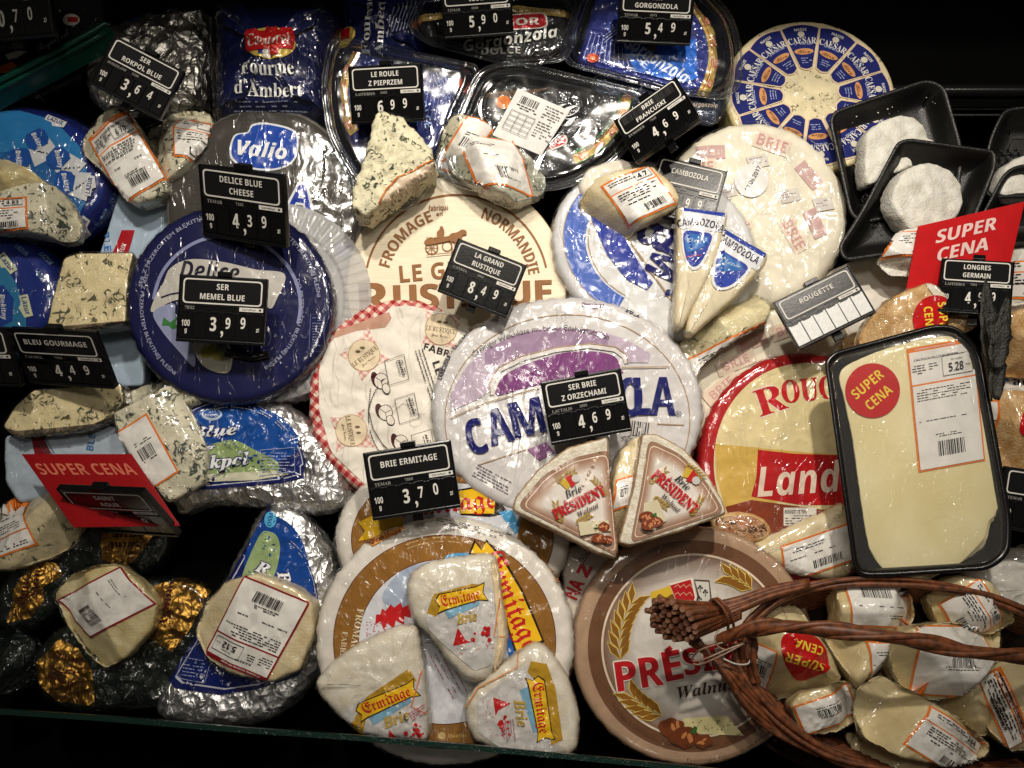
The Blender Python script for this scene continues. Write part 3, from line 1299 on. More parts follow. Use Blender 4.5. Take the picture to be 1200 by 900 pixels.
A.text(RB("d'Ambert"), 313, 100, 15, (232, 232, 226), w=80, rot=-2)
A.micro(268, 112, 90, 3, (150, 160, 190), lead=4, fill=.7)
A.build('print')
film(t, spline([(244, -8), (314, -12), (388, -6), (388, 60), (384, 106), (372, 126), (314, 132), (248, 128), (242, 104), (240, 60)], 5), 60, 2, 2.5, 30, dome=8, z=2.5, seed=9)
t = drum('cheese_drum', 'second navy foil cheese drum lying on its side behind the clear box', 388, 510, -34, 62, 2, 7)
A = Art(t, z=.8, L=4)
A.disc(402, 33, 13, (226, 198, 96), ry=11)
A.poly([(395, 22), (408, 24), (407, 36), (395, 34)], (196, 26, 30))
A.text(RB('Fourme'), 429, 24, 10, (215, 215, 212), rot=84, w=62)
A.text(RB('Ambert'), 444, 28, 10, (215, 215, 212), rot=84, w=56)
for i in range(8):
    A.line([(452 + i * 4, 38 - i), (462 + i * 5, 6 - i * 2)], 1, (150, 155, 175))
A.disc(488, 23, 7, (214, 110, 60), ry=6)
A.disc(488, 23, 3.4, (236, 190, 120), ry=3)
A.build('print')

# silver foil block behind the 3,64 tag
o = rnd([(96, 60), (100, 34), (168, 10), (238, 2), (242, 44), (236, 118), (200, 130), (120, 128), (96, 105)], 8)
t = thing('foil_block', 'crumpled silver foil cheese block with a blue cap label, behind the tilted 3,64 tag', 'cheese', o, 70, -25, [(200, 197, 190), (190, 188, 182)],
          kind='foil', amt=.8, bevel=22, amp=3, freq=.05, side=4, seed=11, ridge=3, body='foil_body')
t.kind, t.amt = 'wrap', .5
A = Art(t, z=1)
A.poly([(137, 12), (141, -10), (222, -22), (216, -2), (190, 2)], (18, 38, 110))
A.poly([(160, -2), (214, -14), (211, -4), (162, 3)], (216, 208, 190))
A.disc(152, 3, 7, (60, 140, 200), ry=4)
A.line([(138, 12), (190, 3), (217, -2)], 1, (200, 206, 220))
A.build('cap_label')
# dark carton behind on the left and the green clear pack edge
o = rnd([(-30, -30), (118, -30), (124, 20), (96, 90), (40, 118), (-30, 118)], 8)
t = thing('cheese_pack', 'dark cheese pack with a small round badge behind the green plastic edge', 'cheese', o, 60, -45, [(20, 24, 24), (18, 18, 20)], kind='wrap', amt=.8, bevel=8, amp=2, side=1, seed=12)
A = Art(t, z=.8)
A.disc(84, 24, 10, (206, 200, 190), ry=7)
A.rect(80, 21, 92, 27, (180, 30, 34))
A.text(SCR('Roquefort'), 62, 47, 8, (150, 160, 160), rot=28, w=42)
A.poly([(6, 64), (20, 60), (33, 61), (20, 68), (10, 70)], (190, 186, 176))
A.poly([(0, 78), (14, 72), (20, 78), (8, 86), (0, 86)], (190, 96, 40))
A.poly([(0, 112), (30, 97), (56, 120), (20, 130)], (26, 26, 26))
A.line([(2, 113), (30, 98), (52, 118)], 1, (120, 110, 100))
A.text(SCR('encore'), 18, 112, 5, (160, 154, 150), rot=20, w=26)
A.build('print')
GREEN = M((2, 66, 52), 'gloss')
t = T('plastic_lid_edge', 'green tinted clear pack edge running diagonally in the top left corner', 'plastic pack', 60, 62, 12)
pts = [t.p3(x, y, 12) for x, y in ((-30, 110), (20, 84), (70, 58), (110, 36), (122, 28), (129, 28))]
tube(t, pts, [3.8, 3.8, 3.8, 3.6, 3, 1.5], GREEN, 'lid_edge', 12)
tube(t, [p + Vector((0, -7, -5)) for p in pts[:-1]], 3, GREEN, 'lower_edge', 8)
V = []
for p in pts:
    V += [tuple(p + Vector((0, -3, -2))), tuple(p + Vector((5, -14, -30)))]
link_mesh('pack_wall', V, [(2 * i, 2 * i + 2, 2 * i + 3, 2 * i + 1) for i in range(len(pts) - 1)], GREEN, None, t.o)

# ------------------------------------------------------------------ round blue packs at the left edge
def bluepack(label, outline, c, h, seed, R_, marks):
    t = thing('round_cheese', label, 'cheese', outline, 60, h, [(16, 40, 120), (14, 26, 92)], c=c, kind='wrap', amt=.55, bevel=26, dome=4, amp=1.4, side=1.2, seed=seed,
              group='blue wrapped cheese wheels at the side of the display')
    A = Art(t, z=.8, L=4)
    marks(A)
    A.build('print')
    film(t, outline, 50, 2, 2, 24, dome=4, z=2, seed=seed + 3)
    return t
def m1(A):
    A.poly([(-20, 126), (20, 126), (62, 140), (92, 170), (102, 205), (100, 235), (84, 262), (40, 270), (-20, 270)], (38, 120, 180))
    A.poly([(-20, 180), (34, 176), (70, 190), (100, 206), (96, 236), (84, 250), (0, 260), (-20, 250)], (28, 96, 160))
    for i, (x, y, a) in enumerate(((44, 165, 62), (70, 187, 40), (78, 214, 10), (24, 188, 84))):
        c, s_ = math.cos(R(a)), math.sin(R(a))
        f = lambda u, v: (x + u * c - v * s_, y + u * s_ + v * c)
        A.poly([f(-4, -12), (f(-4, 12)), f(26, 17), f(26, -17)] if i < 3 else [f(-4, -9), f(-4, 9), f(12, 12), f(12, -12)], (200, 204, 206))
        for q in range(9):
            u, v = f(8 + (q * 7) % 17, -9 + (q * 11) % 19)
            A.disc(u, v, 1.1, (50, 60, 60))
        A.poly([f(-13, -8), f(-8, -13), f(4, -13), f(9, -8), f(9, 8), f(4, 13), f(-8, 13), f(-13, 8)], (22, 74, 150))
        A.text(SBI('Błękitny'), x, y, 5.5, (225, 226, 226), rot=(60 if i < 1 else 75) * -1 if i != 3 else -80, w=22)
    for (x, y, a) in ((63, 139, -22), (104, 217, 78), (92, 263, 55)):
        c, s_ = math.cos(R(a)), math.sin(R(a))
        A.poly([(x + u * c + v * s_, y - u * s_ + v * c) for u, v in ((-12, -4), (12, -4), (12, 4), (3, 4), (0, 8), (-3, 4), (-12, 4))], (216, 218, 218))
        A.text(SB('LAZUR'), x, y, 5, (20, 44, 120), rot=a, w=19)
    for (x, y, a) in ((128, 228, 75), (122, 250, 68), (112, 268, 60)):
        A.text(SB('ŁAZUR'), x, y, 4, (110, 140, 190), rot=a, w=15)
bluepack('upper blue wrapped wheel printed with small cheese packs, under the piece labelled 4,83', ell(18, 205, 116, 88, step=5), (40, 200), -12, 21, 88, m1)
def m2(A):
    A.poly([(-30, 300), (0, 306), (18, 330), (30, 370), (28, 420), (-30, 420)], (38, 116, 160))
    A.poly([(-12, 340), (4, 334), (16, 350), (14, 376), (-2, 384), (-12, 376)], (22, 60, 140))
    A.text(SBI('Błękitny'), 4, 360, 5.5, (225, 226, 226), rot=-85, w=30)
    for (x, y, a) in ((8, 308, -52), (30, 358, -76)):
        c, s_ = math.cos(R(a)), math.sin(R(a))
        A.poly([(x + u * c + v * s_, y - u * s_ + v * c) for u, v in ((-13, -5), (13, -5), (13, 5), (3, 5), (0, 9), (-3, 5), (-13, 5))], (206, 212, 180))
        A.text(SB('Lazur'), x, y, 6, (20, 44, 120), rot=a, w=21)
    for i, (x, y, a) in enumerate(((24, 292, -40), (46, 322, -58), (58, 352, -66), (30, 278, -30), (50, 300, -45), (66, 336, -66))):
        A.text(SB('ŁAZUR'), x, y, 5, (120, 150, 196), rot=a, w=18)
bluepack('lower blue wrapped wheel at the picture edge beside the cut blue cheese block', ell(-28, 342, 104, 84, step=5), (10, 340), -4, 25, 80, m2)

# white carton with blue letters between them
t = thing('cheese_carton', 'white and pale blue carton with a red square, lying beneath the cut blue cheese block', 'carton', rnd([(140, 222), (212, 228), (176, 330), (168, 452), (104, 455), (100, 350)], 5), 30, -34,
          [(176, 196, 214), (170, 188, 205)], kind='wrap', amt=.6, bevel=3, amp=1.2, side=.4, seed=31)
A = Art(t, z=.8)
A.poly([(143, 270), (158, 270), (150, 298), (132, 298)], (176, 22, 34))
A.poly([(181, 232), (189, 231), (187, 238), (179, 238)], (176, 22, 34))
A.text(SB('BLEU'), 126, 288, 8, (60, 120, 190), rot=-82, w=34)
A.text(SB('VIEUX'), 143, 294, 5, (235, 235, 235), rot=68, w=18)
A.build('print')

# ------------------------------------------------------------------ grey foil wheel with the blue badge
o = ell(309, 245, 117, 122, step=4)
t = thing('round_cheese', 'dark grey foil wheel with a blue badge, leaning behind the 4,39 tag', 'cheese', o, 58, -2, [(66, 63, 57), (112, 110, 104)],
          kind='wrap', amt=.3, bevel=9, dome=2, amp=.8, side=2.6, seed=41, ridge=1.5, ring=4)
A = Art(t, z=.8, L=4)
badge = spline([(272, 182), (276, 160), (291, 156), (296, 148), (312, 146), (336, 151), (347, 160), (346, 182), (334, 194), (312, 198), (286, 194)], 3)
c0 = (311, 173)
A.poly([(c0[0] + (p[0] - c0[0]) * 1.06, c0[1] + (p[1] - c0[1]) * 1.09) for p in badge], (226, 230, 236))
A.poly(badge, (20, 70, 168))
A.text(SBI('Valio'), 307, 176, 17, (240, 240, 240), rot=-6, w=58, bold=.6)
A.text(SB('A'), 353, 231, 30, (226, 230, 236), rot=-8, w=31, grow=2)
A.text(SB('A'), 353, 231, 27, (20, 52, 160), rot=-8, w=27)
A.text('®', 367, 221, 8, (200, 200, 200))
for i in range(5):
    x = 330 + i * 6
    A.line([(x, 190 + i), (x + 2, 214)], .8, (84, 79, 70))
A.line([(310, 212), (352, 206)], .8, (84, 79, 70))
A.poly([(392, 286), (412, 284), (410, 300), (398, 302)], (20, 52, 160))
A.build('print')
film(t, o, 46, 2.5, 3, 9, dome=2, z=2.2, seed=44)

# frosted ridged lid under the navy wheel
t = T('ridged_lid', 'frosted ridged plastic lid of a round tub, under the navy wheel', 'plastic lid', 318, 352, 4)
V, F = [], []
N = 240
for i in range(N):
    a = 2 * math.pi * i / N
    rg = 1.4 * (1 if i % 4 < 2 else -1)
    for r, z in ((40, 2), (84, 2), (88, 4 + rg * .3), (112, 3 + rg * .5), (117, 0 + rg * .2), (118 + rg * .4, -6), (118 + rg * .4, -34)):
        V.append((r * math.cos(a), r * math.sin(a) * 1.02, z))
for i in range(N):
    for k in range(6):
        j = (i + 1) % N
        F.append((i * 7 + k, i * 7 + k + 1, j * 7 + k + 1, j * 7 + k))
link_mesh('ridged_rim', V, F, LIDMAT, None, t.o, smooth=False)
tub = ell(318, 352, 100, 102)
loft(t, tub, 30, [(150, 142, 128), (140, 132, 120)], 'tub_contents', bevel=4, z0=-8, amp=1.5)

# ------------------------------------------------------------------ navy wheel
o = ell(268, 355, 122, 117, step=4)
t = thing('round_cheese', 'navy blue wrapped wheel with a white swoosh, behind the 3,99 tag', 'cheese', o, 60, 34, [(12, 16, 70), (14, 16, 56)],
          kind='wrap', amt=.6, bevel=8, dome=2, amp=1, side=2.4, seed=51, ring=4)
A = Art(t, z=.8, L=4)
A.ring(266, 358, 84, 88, (140, 146, 186), q=.95, a0=-15, a1=175)
A.poly(spline([(192, 330), (200, 314), (222, 304), (260, 307), (300, 316), (334, 322), (324, 352), (316, 362), (300, 345), (252, 350), (206, 352), (178, 366), (182, 348)], 4), (196, 192, 184))
A.poly(spline([(180, 366), (204, 356), (206, 372), (216, 392), (226, 404), (228, 430), (210, 412), (190, 388)], 4), (150, 156, 190))
A.poly(spline([(228, 400), (268, 404), (270, 434), (252, 436), (234, 424)], 4), (182, 178, 160))
A.poly([(192, 372), (200, 378), (208, 372), (206, 380), (212, 384), (202, 386), (198, 382), (190, 382)], (60, 120, 60))
A.disc(242, 413, 8, (146, 142, 60), ry=7)
A.disc(256, 416, 8, (158, 150, 70), ry=7)
A.disc(250, 408, 6, (128, 126, 50), ry=5)
A.line([(189, 349), (200, 345), (214, 343)], 2, (26, 26, 60))
A.text(SBI('Delice'), 246, 318, 20, (24, 24, 44), w=70, rot=-4)
A.text('SER Z PRZEROSTEM BŁĘKITNEJ PLEŚNI', 0, 0, 4.4, (170, 174, 204), w=150, arc=(268, 357, 106, 128))
A.text('SER Z PRZEROSTEM BŁĘKITNEJ PLEŚNI', 0, 0, 4.4, (170, 174, 204), w=130, arc=(268, 357, 106, 40))
A.text('SER Z PRZEROSTEM BŁĘKITNEJ PLEŚNI', 0, 0, 4.4, (170, 174, 204), w=130, arc=(268, 357, 102, 196, -1))
A.text('DO PRZEROSTU BŁĘKITNEJ PLEŚNI', 0, 0, 4.4, (170, 174, 204), w=120, arc=(268, 357, 86, -20))
A.line([(364, 368), (380, 370), (379, 412), (362, 410)], .7, (110, 116, 160), closed=True)
A.micro(366, 372, 11, 11, (110, 116, 160), lead=3.2)
A.disc(282, 366, 3, (60, 120, 60))
A.build('print')
film(t, o, 50, 1.5, 3, 8, dome=2, z=2, seed=55)
tube(t, [Vector((x, y, 3)) for x, y in ((0, -60), (30, -66), (50, -62))], 5, M((10, 10, 12), 'gloss'), 'support')
# ------------------------------------------------------------------ wooden round lid
BRN = (146, 98, 54)
o = ell(535, 334, 129, 128, step=4)
t = thing('cheese_box', 'round pale wooden cheese box printed in brown with a horse cart', 'cheese box', o, 42, 2, [M((238, 224, 194), 'wood'), M((214, 190, 146), 'wood')],
          bevel=2.5, dome=0, amp=.3, seed=61, c=(535, 334), body='box_lid')
A = Art(t, z=.4)
ring_tube(t, ell(535, 334, 126, 125, step=5), -6, 1.2, M((180, 150, 104), 'wood'), 'rim_band')
A.ring(535, 336, 106, 108.5, BRN, a0=12, a1=168)
A.text(SB('FROMAGE'), 0, 0, 13, BRN, w=84, arc=(535, 336, 88, 137))
A.text(SB('NORMANDIE'), 0, 0, 13, BRN, w=98, arc=(535, 336, 92, 40))
A.text(SB('fabriqué'), 514, 244, 6, BRN, w=23, rot=4)
A.text(SB('en'), 515, 251, 4.5, BRN, rot=4)
# horse and cart
A.ring(506, 291, 6.5, 8, BRN)
A.ring(524, 289, 5, 6.3, BRN)
for a in range(0, 180, 45):
    A.line([(506 + 7 * math.cos(R(a)), 291 + 7 * math.sin(R(a))), (506 - 7 * math.cos(R(a)), 291 - 7 * math.sin(R(a)))], .8, BRN)
A.poly([(497, 284), (501, 280), (516, 279), (528, 277), (528, 283), (512, 286), (500, 288)], BRN)
A.poly([(513, 280), (512, 273), (516, 269), (519, 267), (521, 271), (520, 280)], BRN)
A.disc(517.5, 268, 2.2, BRN)
A.poly(spline([(526, 282), (528, 275), (536, 273), (541, 270), (546, 271), (547, 275), (542, 277), (541, 284), (536, 285), (530, 284)], 2), BRN)
for x in (529, 533, 538, 541):
    A.line([(x, 283), (x + (1 if x % 2 else -2), 292), (x + 1, 297)], 1.3, BRN)
A.line([(500, 300), (520, 298), (545, 296)], 1, BRN)
A.micro(500, 279, 12, 2, BRN, lead=2)
A.text(SB('LE GRAND'), 534, 316, 19, BRN, w=132, rot=5)
A.text(SB('R'), 438, 350, 36, BRN, w=34, rot=3, bold=2)
A.text(SB('USTIQUE'), 553, 346, 28, BRN, w=184, rot=2, bold=2)
A.line([(650, 299), (660, 297)], .8, (120, 90, 50))
A.line([(432, 262), (440, 268)], .8, (90, 66, 40))
A.line([(438, 252), (442, 262)], .8, (90, 66, 40))
A.build('print')

# ------------------------------------------------------------------ paper wheel with gingham rim
gm, gt, gp = new_mat('gingham')
L_ = gt.links.new
tc = gt.nodes.new('ShaderNodeTexCoord')
mp = nd(gt, 'ShaderNodeMapping')
mp.inputs['Rotation'].default_value = (0, 0, .7)
mp.inputs['Scale'].default_value = (.095, .095, .095)
L_(tc.outputs['Object'], mp.inputs[0])
sx = nd(gt, 'ShaderNodeSeparateXYZ')
L_(mp.outputs[0], sx.inputs[0])
ss = []
for k in (0, 1):
    f = nd(gt, 'ShaderNodeMath', operation='FRACT')
    L_(sx.outputs[k], f.inputs[0])
    g = nd(gt, 'ShaderNodeMath', operation='GREATER_THAN', i1=.5)
    L_(f.outputs[0], g.inputs[0])
    ss.append(g.outputs[0])
ad = nd(gt, 'ShaderNodeMath', operation='ADD')
L_(ss[0], ad.inputs[0])
L_(ss[1], ad.inputs[1])
hf = nd(gt, 'ShaderNodeMath', operation='MULTIPLY', i1=.5)
L_(ad.outputs[0], hf.inputs[0])
cr = nd(gt, 'ShaderNodeValToRGB')
cr.color_ramp.elements[0].color = srgb((230, 208, 190))
cr.color_ramp.elements[1].color = srgb((158, 26, 34))
e = cr.color_ramp.elements.new(.5)
e.color = srgb((204, 110, 104))
L_(hf.outputs[0], cr.inputs[0])
L_(cr.outputs[0], gp.inputs['Base Color'])
gp.inputs['Roughness'].default_value = .5
L_(crink(gt, 1.2, .5), gp.inputs['Normal'])
gm2 = gm.copy()
gm2.name = 'faded_gingham'
for e, c in zip(gm2.node_tree.nodes['Color Ramp'].color_ramp.elements, ((234, 222, 206), (226, 186, 174), (210, 140, 132))):
    e.color = srgb(c)
gm2.node_tree.nodes['Mapping'].inputs['Scale'].default_value = (.16, .16, .16)
o = ell(472, 468, 111, 118, step=4)
t = thing('round_cheese', 'white paper wrapped wheel with a red gingham rim, left of the purple and white wheel', 'cheese', o, 55, 14, [gm, gm], c=(472, 468), bevel=7, dome=1, amp=1.8, freq=.05, side=3.2, seed=71, ridge=1)
t.kind, t.amt = 'paper', .45
A = Art(t, z=1.1, L=4)
A.poly(rnd([(388, 398), (415, 384), (448, 377), (455, 360), (480, 358), (515, 366), (528, 362), (552, 370), (575, 390), (584, 440), (584, 490), (570, 540), (530, 575), (480, 584), (430, 570), (388, 530), (374, 480), (374, 430)], 8), (236, 229, 216))
A.poly([(390, 397), (394, 388), (456, 366), (459, 373), (452, 384), (418, 388)], (196, 150, 128))
for x, y, a, r in ((517, 386, -8, 1), (427, 417, 38, 1), (412, 505, -80, 1)):
    f = lambda u, v: (x + u * math.cos(R(a)) + v * math.sin(R(a)), y - u * math.sin(R(a)) + v * math.cos(R(a)))
    A.poly([f(-22, -20), f(-6, -14), f(8, -19), f(24, -24), f(20, -4), f(16, 8), f(22, 22), f(2, 18), f(-20, 22), f(-16, 2)], gm2)
    A.disc(x, y, 19, (170, 140, 100))
    A.disc(x, y, 18.2, (228, 210, 178))
    ik = (110, 96, 70)
    A.text(RB('LE RUSTIQUE'), *f(0, 1), 5.6, ik, rot=a, w=35)
    A.text(SCR('Jean Verrier'), *f(0, 8), 3, ik, rot=a, w=20)
    A.disc(*f(-3, -8), 3, ik, ry=1.6)
    A.disc(*f(4, -8), 3, ik, ry=1.6)
K = (44, 34, 32)
A.text(SB('FABRIQUE'), 527, 415, 7.5, K, w=62, rot=-17)
A.text(SB('LE'), 513, 431, 8.5, K, rot=-72, w=15)
for x, y in ((447, 449), (452, 486), (470, 521)):
    A.disc(x - 7, y - 4, 4.5, (70, 20, 24), ry=9, rot=14)
    A.disc(x, y - 2, 8.6, K, ry=9.6)
    A.disc(x, y - 2, 7.8, (232, 224, 210), ry=8.8)
    A.line([(x - 6, y - 6), (x, y - 2), (x + 6, y - 5)], .7, K)
    A.line([(x, y - 2), (x + 2, y + 6)], .7, K)
    A.disc(x + 6, y + 7, 4.8, K, ry=6.5, rot=20)
    A.disc(x + 6, y + 7, 4, (232, 224, 210), ry=5.8, rot=20)
for x, y, s_ in ((466, 433, 'JEUNE'), (478, 478, 'MI-AFFINE'), (497, 520, 'AFFINE')):
    f = lambda u, v: (x + u * .94 - v * -.32 * -1, y + u * .25 + v)
    c, sn = math.cos(R(18)), math.sin(R(18))
    g = lambda u, v: (x + u * c + v * sn * .6, y - u * sn + v * c)
    A.line([g(-13, -14), g(11, -14), g(11, 16), g(-13, 16)], .8, K, closed=True)
    A.text(SB(s_), *g(5, 0), 3, K, rot=-73, w=20)
    A.micro(*g(1, -9), 18, 3, K, rot=-73, lead=-3.3, hgt=.9)
A.micro(488, 412, 96, 3, K, rot=-72, lead=-4, hgt=1.2, fill=.9)
A.micro(0, 0, 90, 1, K, arc=(500, 490, 68, 215), fill=.9)
pp = [(434, 456), (432, 480), (437, 502), (448, 520), (458, 530)]
for i in range(40):
    k = i / 40 * 4
    j = int(k)
    fx = pp[j][0] + (pp[min(4, j + 1)][0] - pp[j][0]) * (k - j)
    fy = pp[j][1] + (pp[min(4, j + 1)][1] - pp[j][1]) * (k - j)
    A.rect(fx, fy, fx + 1.3, fy + 1.6, K)
A.build('wrapper_print')

# ------------------------------------------------------------------ big purple and white wheel
o = ell(665, 478, 160, 131, step=4)
t = thing('round_cheese', 'big silver and purple wrapped wheel with navy lettering in the middle of the display', 'cheese', o, 58, 34, [(214, 211, 210), (204, 202, 202)],
          c=(665, 478), kind='wrap', amt=.42, bevel=9, dome=2, amp=1.0, freq=.04, side=3, seed=81, ridge=1.4, ring=4)
A = Art(t, z=.8, L=4)
GL_ = (176, 150, 118)
P1 = (150, 96, 150)
A.ring(665, 492, 143, 144.2, GL_, q=.86, a0=-20, a1=200)
A.poly([(528, 462), (545, 432), (568, 410), (600, 394), (640, 384), (690, 386), (730, 396), (762, 414), (760, 425), (735, 425), (728, 412), (700, 406), (640, 414), (600, 424), (582, 438), (578, 456), (560, 468), (528, 482)], (192, 176, 194))
A.poly([(568, 410), (600, 394), (640, 384), (690, 386), (712, 391), (712, 408), (690, 406), (640, 413), (596, 426), (568, 430)], (158, 132, 160))
A.poly(spline([(583, 463), (584, 450), (594, 438), (622, 425), (660, 414), (694, 412), (720, 418), (727, 432), (725, 440), (660, 446), (620, 454)], 4), (126, 66, 124))
A.line([(577, 463), (576, 450), (586, 434), (612, 421), (650, 411), (690, 406), (720, 410), (731, 418), (734, 426)], 4.5, (222, 216, 212))
A.line([(575, 464), (574, 449), (584, 431), (610, 418), (650, 408), (692, 403), (722, 407), (733, 415), (736, 426)], 1.2, GL_)
A.line([(528, 490), (570, 472), (632, 455)], 1.4, GL_)
A.line([(728, 431), (784, 430)], 1.4, GL_)
A.line([(560, 545), (600, 532), (640, 520)], 1.2, GL_)
A.line([(770, 497), (802, 498)], 1.2, GL_)
A.poly([(618, 527), (640, 518), (650, 530), (632, 540)], P1)
NB = (22, 26, 100)
A.text(SB('C'), 557, 512, 40, NB, rot=17, xs=.68, bold=1.5)
A.text(SB('A'), 584, 500, 41, NB, rot=15, xs=.68, bold=1.5)
A.text(SB('M'), 617, 490, 41, NB, rot=13, w=37, bold=1.5)
A.text(SB('BO'), 672, 478, 42, NB, rot=8, xs=.7, bold=1.5)
A.text(SB('Z'), 712, 472, 42, NB, rot=5, xs=.7)
A.text(SB('O'), 738, 466, 44, NB, rot=2, xs=.62, bold=1.5)
A.text(SB('L'), 752, 465, 43, NB, rot=1, xs=.66, bold=1.5)
A.text(SB('A'), 776, 465, 44, NB, rot=0, xs=.66, bold=1.5)
A.text('®', 795, 485, 7, (70, 70, 90))
A.text('Cremiger Weichkäse mit blauen Edelpilzkulturen', 0, 0, 6.4, (84, 72, 74), w=168, arc=(652, 553, 169, 97))
A.micro(560, 544, 52, 5, (110, 100, 110), rot=-28, lead=3.4)
A.rect(738, 494, 770, 516, (214, 208, 202))
A.barcode(741, 493, 20, 18, (50, 50, 60), rot=-8)
A.micro(728, 512, 34, 3, (90, 90, 90), rot=8)
for x, y, a in ((540, 395, 55), (520, 430, 68)):
    A.text(SBI('CAMBOZOLA'), x, y, 6, (60, 56, 70), rot=a, w=30)
A.text(SBI('Champignon'), 695, 357, 5, (80, 50, 90), rot=-2, w=26)
A.disc(694, 359, 8, (120, 50, 110), ry=3)
A.text(SBI('ZOLA'), 742, 366, 5, (60, 56, 80), rot=-25, w=18)
A.build('wrapper_print')
film(t, o, 50, 2, 4, 9, dome=2, z=2.0, seed=84, ridge=1.8)

# ------------------------------------------------------------------ white brie wheel (upper right) with pale pink words
o = ell(884, 250, 112, 109, step=4)
t = thing('round_cheese', 'cream brie wheel in clear film with faded pink words and a round white date sticker', 'cheese', o, 55, 8, [(238, 231, 210), (232, 224, 202)],
          c=(884, 250), kind='wrap', amt=.6, bevel=12, dome=3, amp=2.0, freq=.045, side=2.5, seed=91, ridge=1.5, ring=4)
A = Art(t, z=.8, L=4)
PK = (208, 164, 156)
for x, y, a, k in ((833, 178, 3, 0), (818, 196, 3, 1), (930, 275, -60, 1), (955, 262, -65, 0), (800, 250, 30, 1), (870, 300, -5, 1), (905, 168, -20, 1), (948, 205, -50, 0), (860, 260, -30, 1)):
    c, sn = math.cos(R(a)), math.sin(R(a))
    w, h_ = (17, 8) if k == 0 else (22, 10)
    A.poly([(x + u * c + v * sn, y - u * sn + v * c) for u, v in ((-w, -h_), (w, -h_), (w, h_), (-w, h_))], (206, 172, 168) if k == 0 else (234, 218, 200))
    if k == 0:
        A.text(SCR('French!'), x, y, 7, (236, 220, 208), rot=a, w=27)
    else:
        A.text(SB('BRIE'), x, y, 13, PK, rot=a, w=36)
for x, y in ((888, 190), (850, 225), (925, 230), (965, 240)):
    A.poly([(x - 14, y - 6), (x + 10, y - 10), (x + 14, y + 4), (x - 8, y + 9)], (220, 214, 206))
    A.micro(x - 10, y - 4, 18, 3, (170, 160, 160), rot=10)
A.disc(880, 212, 20, (238, 236, 232))
A.text(SB('27.08.2017'), 882, 210, 5, (60, 60, 60), rot=62, w=33)
A.build('wrapper_print')
film(t, o, 44, 2.5, 4, 11, dome=3, z=3, seed=94, ridge=3, amp=1.6)
# lower brie wheel, printed film, seen right of the wedges
o = spline([(800, 420), (830, 392), (880, 368), (940, 352), (1000, 350), (1030, 380), (1010, 420), (960, 440), (900, 470), (840, 520), (815, 500), (802, 460)], 4)
t = thing('round_cheese', 'part of a second brie wheel in pink printed film, below the yellow veined wedge', 'cheese', o, 50, -8, [(234, 226, 204), (226, 216, 190)],
          kind='wrap', amt=.5, bevel=8, amp=1.5, side=2, seed=96)
A = Art(t, z=.8)
for x, y, a, k in ((880, 400, 20, 0), (862, 425, 22, 1), (845, 455, 40, 1), (925, 385, 20, 1)):
    c, sn = math.cos(R(a)), math.sin(R(a))
    w, h_ = (19, 9) if k == 0 else (24, 9)
    A.poly([(x + u * c + v * sn, y - u * sn + v * c) for u, v in ((-w, -h_), (w, -h_), (w, h_), (-w, h_))], (206, 176, 160) if k == 0 else (226, 206, 184))
    A.text(SB('BRIE'), x, y, 10, PK, rot=a, w=32)
A.build('wrapper_print')
# white bowl-like paper wheel behind the 4,99 tag
o = spline([(968, 330), (990, 308), (1030, 298), (1075, 300), (1120, 320), (1120, 400), (1060, 430), (1000, 400)], 4)
thing('round_cheese', 'plain white paper wheel peeping out left of the red card at the right', 'cheese', o, 50, -4, [(232, 226, 214), (226, 218, 204)], kind='paper', bevel=10, dome=3, amp=1, seed=98, side=.8)

# ------------------------------------------------------------------ blue and white wheel
o = ell(768, 292, 124, 102, step=4, rot=-22)
t = thing('round_cheese', 'blue and white wrapped wheel with huge turned letters, under the small labelled piece', 'cheese', o, 58, 20, [(222, 222, 222), (214, 214, 214)],
          c=(768, 292), kind='wrap', amt=.6, bevel=9, dome=2, amp=1.2, side=2.6, seed=101, ring=4, ridge=1.2)
A = Art(t, z=.8, L=4)
A.ring(768, 290, 84, 110, (70, 104, 190), q=.82, a0=118, a1=262, rot=-22)
A.ring(768, 290, 110, 111, GL_, q=.82, a0=100, a1=280, rot=-22)
A.ring(768, 290, 80, 81, GL_, q=.82, a0=100, a1=262, rot=-22)
A.poly([(700, 210), (712, 240), (722, 262), (742, 298), (765, 332), (758, 340), (735, 328), (712, 300), (694, 260), (688, 225)], (44, 62, 160))
A.line([(724, 262), (762, 318), (790, 356)], 2, GL_)
A.text(SB('B'), 766, 277, 40, NB, rot=-118, w=28, bold=1.5)
A.text(SB('M'), 780, 309, 40, NB, rot=-116, w=34, bold=1.5)
A.text(SB('A'), 800, 340, 34, NB, rot=-116, w=30, bold=1.5)
A.poly([(786, 255), (792, 252), (794, 275), (788, 270)], (40, 120, 190))
A.text('mit blauen Edelpilzkulturen', 0, 0, 5, (90, 90, 110), w=105, arc=(768, 300, 126, 215, -1))
A.build('wrapper_print')
film(t, o, 50, 2, 4, 9, dome=2, z=2.0, seed=104, ridge=2)
# foil wrap corner seen between clear box and the labelled piece
o = rnd([(676, 218), (688, 196), (728, 184), (760, 200), (740, 240), (690, 240)], 6)
thing('foil_wedge', 'ribbed pale foil piece between the tilted 4,69 tag and the small labelled piece', 'cheese', o, 25, 24, [(222, 216, 200), (210, 204, 190)], kind='wrap', amt=1.0, bevel=6, amp=2, side=2, seed=106, ridge=2.5)

